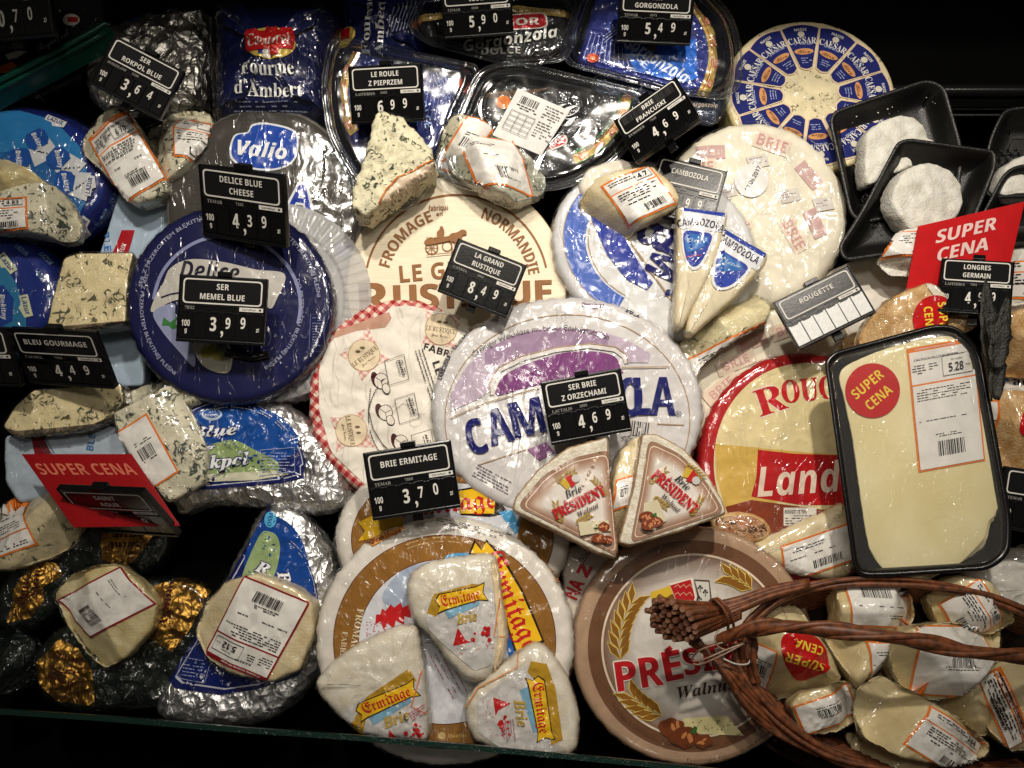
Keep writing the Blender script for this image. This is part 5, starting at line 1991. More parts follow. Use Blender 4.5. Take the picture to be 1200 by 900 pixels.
octo('big dark green and gold foil piece right of the crimson labelled piece', [(140, 690), (170, 676), (214, 676), (244, 690), (248, 720), (222, 760), (190, 830), (140, 834), (110, 800), (120, 730)], [(166, 692), (206, 677), (240, 678), (247, 690), (236, 712), (222, 738), (202, 764), (174, 748), (180, 720), (184, 704)],
     [('Saint', 196, 698, 9, 38, 80), ('Agur', 194, 716, 9, 38, 80)], -2, 239)
octo('dark green and gold foil piece in front of the crimson bordered barcode label', [(36, 770), (60, 738), (96, 730), (150, 760), (176, 800), (150, 832), (90, 838), (44, 820)], [(70, 748), (92, 760), (110, 786), (110, 828), (66, 822), (42, 800), (42, 776)],
     [('Saint', 82, 770, 8, 34, -20), ('Agur', 76, 784, 8, 34, -16), ('Pasture', 72, 796, 6, 36, -14)], 6, 243)
piece('foil_cheese', 'black wrapped piece with bright film creases in the bottom left corner', [(-20, 740), (10, 736), (32, 750), (30, 790), (0, 812), (-20, 812)], 40, 0, GRN, seed=247, group='dark green and gold foil pieces', ridge=4)
# ------------------------------------------------------------------ gold ringed brie wheels
GB = (150, 104, 42)
YEL = (238, 190, 30)
RDL = (196, 30, 34)
def brie(label, cx, cy, rx, ry, h, seed, art, rot=0):
    o = ell(cx, cy, rx, ry, rot=rot, step=4)
    t = thing('round_cheese', label, 'cheese', o, 56, h, [(232, 226, 216), (226, 220, 208)], c=(cx, cy), kind='wrap', amt=.45, bevel=10, dome=2, amp=1.2, freq=.06, side=3, seed=seed, ring=4, ridge=1.5,
              group='white wheels with a gold ring')
    A = Art(t, z=.8, L=4)
    q = ry / rx
    A.disc(cx, cy, rx * .86, (96, 36, 26), ry=ry * .86)
    A.disc(cx, cy, rx * .853, GB, ry=ry * .853)
    A.disc(cx, cy, rx * .665, (96, 36, 26), ry=ry * .665)
    A.disc(cx, cy, rx * .658, (214, 216, 222), ry=ry * .658)
    art(A)
    A.build('wrapper_print')
    film(t, o, 50, 2, 4, 10, dome=2, z=2, seed=seed + 3, ridge=2)
    return t
def b1(A):
    A.poly([(420, 612), (446, 600), (470, 594), (474, 618), (444, 630), (420, 634), (428, 622)], YEL)
    A.poly([(535, 574), (585, 566), (584, 578), (596, 576), (588, 590), (596, 602), (574, 606), (540, 604)], (40, 24, 16))
    A.poly([(537, 576), (582, 568), (579, 602), (540, 602)], YEL)
    A.text(FK('Ermitage'), 520, 590, 22, RDL, w=122, rot=5)
    A.poly([(584, 600), (600, 598), (612, 620), (604, 626)], (80, 160, 210))
    A.poly([(612, 600), (636, 640), (640, 690), (626, 690), (606, 630)], GB)
brie('rear white wheel with a gold ring, half hidden behind the 3,70 tag', 530, 632, 138, 100, 26, 301, b1)
def b2(A):
    A.poly(spline([(448, 700), (470, 670), (500, 660), (520, 670), (510, 700), (470, 720)], 4), (170, 184, 204))
    A.poly(spline([(522, 652), (545, 648), (575, 654), (585, 664), (560, 668), (530, 664)], 4), (80, 160, 210))
    A.poly([(586, 735), (592, 720), (606, 740), (604, 772), (598, 775)], (30, 110, 190))
    f = lambda u, v: (552 + u * .47 + v * .88, 640 + u * .88 - v * .47)
    K_ = (40, 24, 16)
    A.poly([(549, 650), (556, 632), (565, 644), (570, 632), (592, 656), (612, 690), (626, 722), (638, 752), (604, 768), (596, 740), (584, 700), (572, 668), (566, 652)], K_)
    A.poly([(552, 648), (557, 636), (564, 645), (570, 635), (590, 658), (610, 692), (624, 724), (635, 750), (606, 764), (598, 740), (586, 700), (574, 667), (566, 650)], YEL)
    A.text(FK('Ermitage'), 600, 704, 25, RDL, w=122, rot=-66)
    # red fir
    A.poly([(441, 720), (440, 732), (446, 728), (450, 738), (454, 730), (462, 737), (464, 727), (474, 732), (474, 722), (482, 724), (480, 708), (472, 712), (470, 706), (462, 712), (458, 708), (452, 716), (448, 713), (446, 720)], RDL)
    rg = random.Random(5)
    for i in range(40):
        A.disc(430 + rg.random() * 26, 728 + rg.random() * 20, .8, (190, 90, 100))
    A.text(RB('FROMAGE'), 418, 742, 8, (226, 210, 176), rot=-100, w=58)
    A.text(RB('FABRIQUE'), 402, 765, 6.5, (226, 210, 176), rot=-96, w=50)
    A.micro(505, 768, 60, 4, (160, 90, 110), rot=-62, lead=-6, hgt=1.2)
    A.micro(0, 0, 70, 2, (206, 180, 130), arc=(521, 752, 118, 112), lead=-5)
    A.disc(518, 862, 4.5, (206, 176, 110))
    A.text(SB('Qualité'), 536, 862, 4, (206, 176, 110), w=22)
    A.text(FK('Ermitage'), 449, 625, 6.5, (190, 70, 30), rot=20, w=46)
    A.poly([(430, 634), (470, 616), (476, 620), (436, 640)], (222, 150, 70))
    A.text(FK('Ermitage'), 451, 628, 5.5, (120, 40, 20), rot=22, w=40)
    A.text(FK('Ermitage'), 648, 665, 6.5, (200, 130, 30), rot=-62, w=40)
    A.micro(512, 606, 100, 3, (100, 96, 96), rot=-13, lead=3, hgt=.9)
brie('front white wheel with a gold ring and yellow banner, carrying three small wedges', 521, 752, 152, 146, 44, 305, b2)

# ------------------------------------------------------------------ brown walnut brie wheel
o = ell(813, 757, 142, 141, step=4)
t = thing('round_cheese', 'brown and cream wheel printed with a crest, wheat ears and walnuts', 'cheese', o, 52, 26, [(182, 150, 122), (168, 138, 112)],
          c=(813, 757), kind='wrap', amt=.16, bevel=7, dome=2, amp=.9, freq=.03, side=1.6, seed=311, ring=4)
bm_, bt, bp = new_mat('brown_vignette_print')
tc = bt.nodes.new('ShaderNodeTexCoord')
vm = nd(bt, 'ShaderNodeVectorMath', operation='LENGTH')
sv = nd(bt, 'ShaderNodeVectorMath', operation='MULTIPLY')
sv.inputs[1].default_value = (1 / 108, 1 / 108, 0)
bt.links.new(tc.outputs['Object'], sv.inputs[0])
bt.links.new(sv.outputs[0], vm.inputs[0])
rp = nd(bt, 'ShaderNodeValToRGB')
rp.color_ramp.elements[0].position = .62
rp.color_ramp.elements[0].color = srgb((222, 216, 206))
rp.color_ramp.elements[1].position = .98
rp.color_ramp.elements[1].color = srgb((122, 84, 54))
bt.links.new(vm.outputs['Value'], rp.inputs[0])
bt.links.new(rp.outputs[0], bp.inputs['Base Color'])
bp.inputs['Roughness'].default_value = .4
bp.inputs['Coat Weight'].default_value = .7
bp.inputs['Coat Roughness'].default_value = .15
bt.links.new(crink(bt, .6, .15), bp.inputs['Coat Normal'])
A = Art(t, z=.7, L=4)
A.ring(813, 757, 104, 124, (116, 78, 52))
A.disc(813, 757, 106, bm_)
A.ring(813, 757, 106, 108.5, (232, 214, 190))
WH, WE = (138, 92, 26), (226, 200, 110)
leaves(A, 727, 772, 7, 78, 96, -48, WH, WE, (25, 7.5))
leaves(A, 775, 838, 5, 46, 158, -30, WH, WE, (26, 7.5))
leaves(A, 880, 690, 4, 34, 140, 30, WH, WE, (22, 7))
A.poly([(762, 694), (786, 686), (797, 712), (780, 722), (766, 716)], (216, 180, 50))
A.poly([(784, 684), (811, 677), (816, 700), (812, 712), (798, 724), (792, 706)], (234, 224, 206))
A.poly([(785, 686), (809, 679), (814, 700), (810, 711), (798, 721), (793, 706)], (180, 24, 30))
for i in range(9):
    A.line([(790 + (i % 3) * 7, 688 + (i // 3) * 9), (794 + (i % 3) * 7, 685 + (i // 3) * 9), (797 + (i % 3) * 7, 689 + (i // 3) * 9)], 1, (226, 160, 130))
A.poly([(813, 679), (831, 680), (834, 706), (826, 714), (815, 710), (817, 698)], (70, 60, 54))
A.poly([(814, 681), (830, 682), (832, 705), (825, 712), (817, 708), (819, 698)], (214, 210, 200))
for x, y in ((820, 687), (826, 692), (819, 700)):
    A.disc(x, y, 1.5, (40, 34, 30))
    A.disc(x - 2, y + 2, 1.2, (40, 34, 30))
    A.disc(x + 2, y + 2, 1.2, (40, 34, 30))
    A.line([(x, y), (x, y + 7)], .8, (40, 34, 30))
A.poly(spline([(768, 704), (772, 696), (780, 700), (788, 696), (790, 706), (780, 712), (770, 714)], 2), (120, 80, 20))
PR = (186, 24, 32)
PL = (('P', 733, 792, 34, 23, 8), ('R', 762, 787, 34, 25, 9), ('É', 787, 780, 34, 20, 11), ('S', 809, 775, 30, 18, 11), ('I', 826, 771, 30, 9, 12), ('D', 843, 768, 30, 23, 13), ('E', 864, 762, 30, 19, 14), ('N', 886, 757, 30, 24, 15), ('T', 907, 750, 30, 20, 16))
for ch, x, y, c, w, r_ in PL:
    A.text(SB(ch) if ch != 'É' else SB('E'), x, y, c, (236, 224, 212), rot=r_, w=w, grow=1.6)
    for it_ in A.items[-8:]:
        pass
for ch, x, y, c, w, r_ in PL:
    A.text(SB(ch) if ch != 'É' else SB('E'), x, y, c, PR, rot=r_, w=w, bold=1.2)
A.poly([(778, 762), (784, 756), (788, 760), (780, 765)], PR)
A.text(RBI('Walnut'), 826, 806, 14, (62, 44, 30), rot=10, w=66)
A.poly([(800, 842), (850, 838), (872, 862), (820, 860), (800, 856)], (214, 204, 150))
rg = random.Random(3)
for i in range(22):
    A.disc(804 + rg.random() * 58, 844 + rg.random() * 12, .8, (90, 84, 40))
walnut(A, 787, 852, 15, rg)
walnut(A, 802, 864, 17, rg, (104, 50, 22), (186, 118, 68))
walnut(A, 824, 868, 11, rg)
A.poly([(808, 858), (813, 850), (817, 852), (814, 860)], (50, 96, 40))
A.text('Fromage à pâte molle · cheese · Käse · queso · ser pleśniowy', 0, 0, 3.6, (90, 62, 44), w=190, arc=(813, 757, 115, 262, -1))
A.text('Fromage fabriqué en France', 0, 0, 3.6, (90, 62, 44), w=110, arc=(813, 757, 133, 290, -1))
A.build('wrapper_print')
film(t, o, 46, 1, 1.2, 7, dome=2, z=1.6, seed=314, ridge=.5, amp=.6)

# ------------------------------------------------------------------ two walnut brie wedges
def vign(name, cx, cy, r0, r1, q=1):
    m = bm_.copy()
    m.name = name
    return m
def pwedge(label, outline, lab, h, seed, c, rot, mirror):
    o = rnd(outline, 5, 3)
    t = T('cheese_wedge', label, 'cheese', c[0], c[1], h, group='brown labelled brie wedges')
    t.kind, t.amt = 'wrap', .2
    loft(t, o, 46, [RIND_BARE, cheese_mat('brown_side_%d' % seed, (176, 146, 112), wrap=.4)], 'cheese_body', bevel=4, dome=0, amp=.7, side=1.4, sfreq=.2, seed=seed, ring=3)
    A = Art(t, z=1.0, L=4)
    l1 = rnd(lab, 9, 3)
    cx = sum(p[0] for p in l1) / len(l1)
    cy = sum(p[1] for p in l1) / len(l1)
    s = lambda k: [(cx + (p[0] - cx) * k, cy + (p[1] - cy) * k) for p in l1]
    A.poly(s(1.09), (150, 116, 94))
    A.poly(s(1.0), (228, 206, 184))
    A.poly(s(.975), (158, 122, 100))
    for i in range(6):
        f = i / 5
        A.poly(s(.94 - .05 * i), tuple(int(168 + (222 - 168) * f) if j == 0 else int(132 + (214 - 132) * f) if j == 1 else int(110 + (204 - 110) * f) for j in range(3)))
    ce, sn = math.cos(R(rot)), math.sin(R(rot))
    g = lambda u, v: (c[0] + u * ce + v * sn, c[1] - u * sn + v * ce)
    leaves(A, *g(-27, 16), 6, 26, rot + 95, -30, (168, 136, 60), None, (8, 2.8))
    leaves(A, *g(31, 12), 6, 26, rot + 85, 30, (168, 136, 60), None, (8, 2.8))
    leaves(A, *g(-12, -28), 6, 26, rot + 20, -30, (168, 136, 60), None, (8, 2.8))
    leaves(A, *g(-14, 24), 5, 20, rot + 0, 10, (168, 136, 60), None, (8, 2.8))
    A.poly([g(-9, -26), g(-1, -30), g(1, -19), g(-5, -15)], (206, 172, 60))
    A.poly([g(-1, -30), g(7, -29), g(8, -18), g(1, -15)], (190, 40, 40))
    A.disc(*g(10, -23), 5, (200, 196, 190))
    A.text(RBI('Brie'), *g(0, -11), 9, (50, 56, 60), rot=rot, w=21)
    A.text(RB('PRÉSIDENT'), *g(0, 3), 12.5, (190, 26, 34), rot=rot, w=66, bold=1)
    A.text(RBI('Walnut'), *g(6, 16), 6.5, (90, 76, 66), rot=rot, w=27)
    return t, A, g
t, A, g = pwedge('left brown labelled brie wedge, tip pointing down, under a 4,69 tag', [(600, 598), (604, 582), (630, 550), (665, 524), (713, 511), (714, 560), (724, 640), (722, 655), (700, 648), (650, 622)],
                 [(612, 593), (640, 560), (672, 541), (712, 532), (716, 580), (722, 648)], 88, 321, (676, 586), 27, 0)
A.poly([(677, 612), (712, 610), (716, 622), (680, 628)], (214, 204, 170))
rg = random.Random(8)
walnut(A, 707, 618, 8, rg, (126, 58, 30), (206, 136, 90))
walnut(A, 701, 631, 8, rg, (126, 58, 30), (206, 136, 90))
walnut(A, 712, 633, 7, rg, (126, 58, 30), (206, 136, 90))
A.poly([(695, 620), (699, 614), (701, 620)], (60, 110, 50))
A.build('paper_label')
t, A, g = pwedge('right brown labelled brie wedge, tip pointing down left, beside the red and yellow wheel', [(752, 508), (770, 508), (800, 524), (830, 556), (848, 588), (852, 602), (800, 622), (738, 640), (724, 636), (742, 570)],
                 [(762, 520), (796, 536), (824, 566), (844, 598), (742, 632), (754, 572)], 92, 325, (792, 574), -42, 1)
A.poly([(754, 590), (770, 586), (780, 610), (764, 622), (752, 612)], (214, 204, 170))
walnut(A, 757, 606, 9, rg, (126, 58, 30), (206, 136, 90))
walnut(A, 768, 612, 8, rg, (126, 58, 30), (206, 136, 90))
walnut(A, 758, 616, 8, rg, (126, 58, 30), (206, 136, 90))
A.poly([(762, 604), (768, 601), (769, 607)], (60, 110, 50))
A.build('paper_label')
piece('cheese_piece', 'narrow wrapped wedge with a folded white label, standing between the two brown labelled wedges', [(720, 560), (730, 524), (742, 512), (756, 508), (748, 560), (740, 610), (732, 638), (724, 636), (720, 600)], 40, 78, PASTE,
      dict(TL=(722, 562), TR=(744, 556), BL=(718, 598), style='back'), seed=331, bevel=6)
# red lettered crinkled wrap showing in the gap
o = spline([(660, 650), (690, 640), (724, 650), (716, 690), (690, 740), (672, 760), (664, 720)], 4)
t = thing('cheese_pack', 'crinkled pack with red lettering in the gap left of the brown wheel', 'cheese', o, 30, -6, [(214, 204, 190), (206, 196, 180)], kind='wrap', amt=1.0, bevel=5, amp=2, side=2, seed=335, ridge=2)
A = Art(t, z=.8)
A.text(SB('NA'), 672, 690, 16, (180, 20, 32), rot=64, w=22, bold=1.5)
A.text(SB('Z'), 684, 668, 14, (180, 20, 32), rot=64, w=14, bold=1.5)
A.micro(676, 660, 20, 3, (60, 56, 54), rot=60)
A.build('wrapper_print')
film(t, o, 26, 2, 3, 5, z=2, seed=337, ridge=3)

# ------------------------------------------------------------------ three small white mould wedges
def ewedge(label, outline, lab, h, seed, c, rot, extra=None, word=42, strip=None):
    o = spline(outline, 3.5)
    t = T('cheese_wedge', label, 'cheese', c[0], c[1], h, group='small white mould wedges with yellow banners')
    t.kind, t.amt = 'wrap', .3
    loft(t, o, 50, [RIND, RIND], 'cheese_body', bevel=11, dome=2, amp=1.6, freq=.07, side=2.4, seed=seed, ring=3.5, ridge=2)
    A = Art(t, z=.9, L=3.5)
    A.poly(rnd(lab, 4, 3), (214, 210, 206))
    ce, sn = math.cos(R(rot)), math.sin(R(rot))
    g = lambda u, v: (c[0] + u * ce + v * sn, c[1] - u * sn + v * ce)
    A.poly([g(*p) for p in strip], (190, 148, 40))
    A.poly([g(u, v) for u, v in ((-word * .8, 8), (word * .8, -2), (word * .8, 9), (-word * .7, 18))], (130, 178, 204))
    K_ = (40, 24, 16)
    b = [(-word - 4, -6), (-word + 2, -13), (word - 4, -13), (word + 6, -16), (word + 2, -4), (word + 6, 7), (word - 4, 4), (-word + 4, 8), (-word - 4, 10), (-word, 2)]
    A.poly([g(u, v) for u, v in b], K_)
    A.poly([g(u * .96, (v + 4) * .86 - 4) for u, v in b], YEL)
    A.text(FK('Ermitage'), *g(0, -4), 12.5, RDL, rot=rot, w=word * 1.75)
    A.text(RBI('Brie'), *g(2, 20), 13, (190, 160, 70), rot=rot, w=word * .95, bold=.8)
    # fir and farm
    x, y = g(-8, 40)
    A.poly([g(-18, 46), g(-10, 30), g(-4, 46), g(2, 50), g(-20, 50)], RDL)
    rg = random.Random(seed)
    for i in range(18):
        A.poly(ell(*g(4 + rg.random() * 22, 36 + rg.random() * 16), rg.uniform(1, 2.6), None, 0, 360, 0, 1.6), RDL)
    for i in range(20):
        A.disc(*g(-20 + rg.random() * 46, 52 + rg.random() * 10), .8, (206, 130, 130))
    if extra:
        extra(A, g)
    A.build('paper_label')
    film(t, o, 46, 1.6, 2.6, 11, dome=2, z=1.8, seed=seed + 5, ridge=2.4, amp=1)
    return t
def xt(A, g):
    A.poly([(576, 656), (582, 656), (592, 744), (586, 790), (578, 790), (584, 744)], (232, 208, 168))
    A.line([(586, 700), (579, 746), (592, 746)], 1.4, (226, 140, 70))
ewedge('highest of the three small white mould wedges, its yellow banner cut short', [(476, 696), (480, 674), (500, 660), (540, 652), (576, 650), (584, 670), (588, 700), (594, 738), (590, 770), (578, 788), (560, 800), (538, 790), (508, 752), (484, 724)],
       [(497, 710), (520, 690), (556, 683), (578, 690), (582, 740), (575, 780), (556, 786), (520, 756), (500, 735)], 92, 341, (540, 704), 12, xt, 26, [(-42, 6), (-30, -14), (16, -17), (26, -14), (26, -8), (-20, -2), (-34, 12)])
def xl(A, g):
    A.line([(494, 786), (482, 828), (500, 836)], 1.4, (226, 120, 70))
    A.micro(*g(18, 20), 26, 4, (190, 100, 110), rot=30)
ewedge('leftmost of the three small white mould wedges, with a full yellow banner', [(370, 808), (376, 790), (410, 760), (450, 740), (484, 734), (492, 760), (498, 800), (500, 866), (470, 866), (430, 862), (394, 838)],
       [(398, 836), (440, 808), (494, 788), (499, 866), (430, 864), (408, 850)], 88, 345, (454, 824), 22, xl, 34, [(-56, 24), (-52, 10), (-20, -16), (38, -28), (42, -12), (-24, 0), (-44, 26)])
def xr(A, g):
    A.line([(545, 830), (560, 806), (598, 786), (606, 782), (608, 756)], 1.4, (226, 150, 80))
    A.micro(*g(8, 30), 26, 5, (170, 120, 130), rot=-84, lead=3)
ewedge('small white mould wedge turned sideways with its banner reading downward, next to the brown wheel', [(545, 838), (548, 818), (574, 790), (606, 766), (630, 754), (650, 770), (668, 802), (678, 840), (674, 880), (640, 886), (590, 882), (556, 866)],
       [(560, 820), (606, 786), (628, 774), (648, 800), (656, 840), (654, 882), (590, 880), (560, 858)], 90, 349, (630, 830), -82, xr, 34, [(-56, 0), (-50, -18), (-20, -24), (40, -24), (46, -10), (-20, -10), (-44, 6)])

# ------------------------------------------------------------------ black foam trays with fresh cheese (top right)
FG = 'black foam trays holding fresh white cheese'
def ftray(label, outline, h, seed, tx=0, ty=0):
    t = T('foam_tray', label, 'tray', sum(p[0] for p in outline) / len(outline), sum(p[1] for p in outline) / len(outline), h, tx=tx, ty=ty, group=FG)
    o = rnd(outline, 17, 3.5)
    tray(t, o, 26, M((17, 16, 15), 'foam'), rim=3.5, slope=.55)
    return t
def relief(t, pts, name='diamond_relief'):
    """raised diamond pattern on the tray floor"""
    V, F = [], []
    for (x, y) in pts:
        for a, b in (((-5, 0), (5, 0)), ((-5, 0), (0, -7)), ((0, -7), (5, 0)), ((-5, 0), (0, 7)), ((0, 7), (5, 0))):
            p = t.uv(x + a[0], y + a[1])
            q = t.uv(x + b[0], y + b[1])
            P0, P1 = Vector((p[0], p[1], -25.3)), Vector((q[0], q[1], -25.3))
            v, f = tube_mesh([P0, P1], .7, 4)
            F += [tuple(i + len(V) for i in g) for g in f]
            V += v
    o = link_mesh(name, V, F, M((20, 19, 18), 'foam'), None, t.o)
    o['kind'] = 'stuff'
t = ftray('rear black foam tray with a crumbling white cheese, beside the blue labelled wheel', [(970, 132), (1086, 92), (1108, 100), (1130, 178), (1122, 240), (1010, 262), (996, 250)], 22, 351)
relief(t, [(x, y) for x in (992, 1002, 1012) for y in (152, 166, 180)])
rg = random.Random(4)
for lst, tt in (([(1000 + rg.random() * 110, 105 + rg.random() * 120) for _ in range(46)], t),):
    V, F = [], []
    for x, y in lst:
        p = tt.uv(x, y, -4)
        s_ = rg.uniform(.3, 1.0)
        v = [(p[0] + s_ * math.cos(a) , p[1] + s_ * math.sin(a), -14) for a in (0, 1.3, 2.5, 3.8, 5)]
        v.append((p[0], p[1], -13.2))
        b = len(V)
        V += v
        F += [(b + i, b + (i + 1) % 5, b + 5) for i in range(5)]
    c_ = link_mesh('curd_crumbs', V, F, FRESH, None, tt.o)
    c_['kind'] = 'stuff'
def fresh(label, outline, thick, h, seed, ty=12):
    o = spline(outline, 3)
    t = T('fresh_cheese', label, 'cheese', sum(p[0] for p in o) / len(o), sum(p[1] for p in o) / len(o), h, ty=ty, group='fresh white cheeses in foam trays')
    loft(t, o, thick, [FRESH, FRESH], 'cheese_body', bevel=4, dome=2, amp=1.4, freq=.08, side=1.6, sfreq=.15, seed=seed, ring=3, bulge=1)
    return t
fresh('bright white crumbling fresh cheese in the rear foam tray', [(1016, 176), (1018, 156), (1034, 142), (1056, 134), (1076, 138), (1088, 152), (1090, 160), (1100, 166), (1106, 178), (1080, 190), (1040, 206), (1018, 214)], 26, 26, 355)
t = ftray('front black foam tray with a round white cheese, left of the red card', [(1052, 166), (1066, 162), (1168, 176), (1168, 196), (1130, 290), (1030, 300), (990, 306), (982, 290), (1008, 250)], 44, 361)
relief(t, [(x, y) for x in (1022, 1032) for y in (225, 239, 253)])
fresh('round white fresh cheese with a smooth top, in the front foam tray', ell(1090, 230, 41, 40, step=5), 30, 46, 365, 16)
t = ftray('black foam tray cut by the right picture edge, with a patterned floor', [(1176, 128), (1196, 124), (1300, 130), (1300, 230), (1158, 232), (1150, 214), (1160, 160)], 30, 371)
relief(t, [(x, y) for x in (1172, 1182, 1192, 1202) for y in (172, 186, 200)])
fresh('white fresh cheese barely showing in the tray at the right edge', [(1176, 206), (1186, 190), (1210, 180), (1240, 190), (1240, 230), (1180, 230)], 26, 24, 375)
t = ftray('lowest black foam tray at the right edge, behind the top of the red card', [(1180, 196), (1300, 176), (1300, 280), (1140, 290), (1146, 260)], 36, 377)
piece('cheese_piece', 'fresh white piece with an orange bordered label, showing left of the red card', [(1034, 300), (1058, 268), (1100, 264), (1110, 290), (1090, 318), (1050, 316)], 24, 56, FRESH,
      dict(TL=(1060, 258), TR=(1130, 258), BL=(1034, 300), style='text'), seed=379, filmy=False)
piece('cheese_piece', 'white piece with an orange bordered label, showing right of the red card', [(1176, 300), (1200, 270), (1250, 270), (1250, 350), (1190, 352), (1174, 330)], 28, 46, FRESH,
      dict(TL=(1186, 300), TR=(1250, 318), BL=(1172, 338), style='text'), seed=381, filmy=False)

# ------------------------------------------------------------------ right side: brown pieces, leaf, pack, tray of sliced cheese
t = piece('cheese_piece', 'golden brown rinded half round with a red offer sticker, above the big tray', [(1014, 396), (1024, 372), (1050, 346), (1082, 332), (1096, 332), (1110, 346), (1116, 366), (1104, 384), (1060, 396), (1024, 408)], 40, 88, BROWN_RIND, seed=391, tx=3, ty=3, cuts=1)
sticker(t, 1097, 374, 28, -83)
A = Art(t, z=1.2, L=3)
A.poly(spline([(1086, 333), (1096, 332), (1110, 346), (1116, 362), (1108, 360), (1096, 348)], 3), RIND)
A.build('rind_edge')
piece('cheese_piece', 'second brown rinded piece half hidden behind the one with the offer sticker', [(1112, 360), (1130, 354), (1148, 364), (1150, 382), (1130, 392), (1114, 388)], 34, 82, BROWN_RIND, seed=393)
piece('cheese_piece', 'small brown piece poking out below the tag with the glare-white tabs', [(990, 392), (1004, 386), (1020, 392), (1022, 404), (1006, 412), (992, 406)], 24, 34, BROWN_RIND, seed=394)
# dark dry leaf
t = T('dry_leaf', 'dark curled dry leaf sprig standing beside the big black tray', 'leaf', 1160, 380, 100)
t.kind = 'wrap'
lf = cheese_mat('dark_leaf', (30, 30, 20), None, wrap=0, mottled=(16, 16, 12), bump=1)
for i, (x0, y0, x1, y1, w, z) in enumerate(((1158, 440, 1150, 330, 11, 8), (1162, 430, 1172, 352, 9, 16), (1156, 436, 1166, 372, 12, 22), (1160, 470, 1164, 400, 10, 12), (1150, 410, 1146, 366, 5, 26))):
    V, F = [], []
    N = 14
    for k in range(N + 1):
        f = k / N
        cx_, cy_ = x0 + (x1 - x0) * f, y0 + (y1 - y0) * f
        ww = w * math.sin(math.pi * min(1, f * .9 + .1)) ** .7 * (1 + .3 * noise.noise(Vector((k * .7, i * 3, 0))))
        for j, e in enumerate((-1, -.5, 0, .5, 1)):
            p = t.uv(cx_ + e * ww, cy_ + e * 2)
            V.append((p[0], p[1], z + abs(e) * 4 * (1 - f) + 3 * noise.noise(Vector((k * .5, e * 2, i))) + 6 * f))
    for k in range(N):
        for j in range(4):
            F.append((k * 5 + j, k * 5 + j + 1, k * 5 + j + 6, k * 5 + j + 5))
    lo = link_mesh('leaf_blade', V, F, lf, None, t.o)
    sm = lo.modifiers.new('thick', 'SOLIDIFY')
    sm.thickness = .0006
tube(t, [t.p3(x, y, 98) for x, y in ((1162, 470), (1160, 430), (1156, 390), (1154, 350))], 1.2, lf, 'stalk', 6)
# white paper pack at the right edge
o = spline([(1176, 330), (1200, 300), (1260, 300), (1270, 470), (1190, 470), (1168, 440), (1166, 380)], 4)
t = thing('cheese_pack', 'white paper pack with blue and black letters under the brown piece at the right edge', 'cheese', o, 44, 20, [(230, 224, 216), (222, 216, 206)], kind='wrap', amt=.5, bevel=10, amp=1.5, side=1.5, seed=401)
A = Art(t, z=.8)
A.text(RB('P'), 1180, 436, 22, (30, 80, 170), w=17, bold=1.5)
A.text(RB('aul'), 1200, 445, 12, (30, 30, 34), w=26)
A.poly([(1170, 401), (1176, 398), (1179, 402), (1174, 405)], (70, 130, 60))
A.line(spline([(1168, 440), (1166, 380), (1182, 340), (1200, 326)], 5)[:24], 1, (206, 120, 120))
A.build('wrapper_print')
film(t, o, 40, 2, 3, 10, z=2, seed=403)
piece('cheese_piece', 'brown rinded lump on the white paper pack at the right edge', [(1176, 388), (1184, 368), (1200, 360), (1240, 362), (1240, 440), (1196, 436), (1180, 418)], 40, 62, BROWN_RIND, seed=405)
t = piece('cheese_piece', 'brown piece with a folded white label, at the right edge beside the big tray', [(1158, 458), (1170, 454), (1200, 456), (1260, 470), (1260, 556), (1190, 550), (1172, 530), (1164, 490)], 40, 40, BROWN_RIND,
          dict(TL=(1160, 462), TR=(1176, 466), BL=(1172, 532), style='back'), seed=407)
sticker(t, 1216, 494, 20, 0)
# crumpled bag near lower right
o = spline([(1120, 690), (1160, 660), (1200, 640), (1260, 640), (1260, 740), (1180, 740), (1140, 720)], 5)
t = thing('plastic_bag', 'crumpled whitish clear bag at the right edge between the big tray and the basket', 'bag', o, 50, 0, [(216, 212, 204), (206, 200, 190)], kind='wrap', amt=1.2, bevel=14, amp=5, freq=.05, side=4, seed=411, ridge=5)
film(t, o, 46, 2, 4, 14, z=2, seed=413, ridge=5)

# big tray
t = T('foam_tray', 'big black tray holding pale sliced cheese, leaning above the basket', 'tray', 1075, 528, 92)
t.kind, t.amt = 'wrap', .12
o = rnd([(967, 424), (978, 412), (1096, 380), (1122, 382), (1150, 410), (1186, 610), (1184, 650), (1160, 668), (1040, 676), (1002, 676)], 22, 3.5)
tray(t, o, 24, M((13, 12, 12), 'gloss'), rim=5, slope=.5, name='tray_shell')
t2 = T('sliced_cheese', 'stack of thin pale yellow cheese slices in the big black tray, with rounded lower edge', 'cheese', 1075, 540, 84)
for i in range(5):
    sl = spline([(984 + i * 2, 440), (1000, 424 - i), (1060, 402), (1122, 394), (1138, 420), (1152, 480), (1166, 530), (1170, 560), (1173, 584), (1166, 604), (1159, 612), (1154, 630), (1140, 646), (1122, 662 - i), (1096, 670), (1070, 680), (1040, 670), (1024, 652), (1016, 630), (1008, 580 - i * 3), (1000, 520), (990, 470)], 4)
    loft(t2, [(x + i * 2.2, y + i * 1.0) for x, y in sl] if i else sl, 3.2, [SMOOTH, SMOOTH], 'cheese_slice', bevel=1.2, amp=.5, freq=.02, side=.6, seed=421 + i, z0=-i * 3.6, ring=8)
A = Art(t2, z=2.5, L=8)
t2.kind, t2.amt = 'wrap', .1

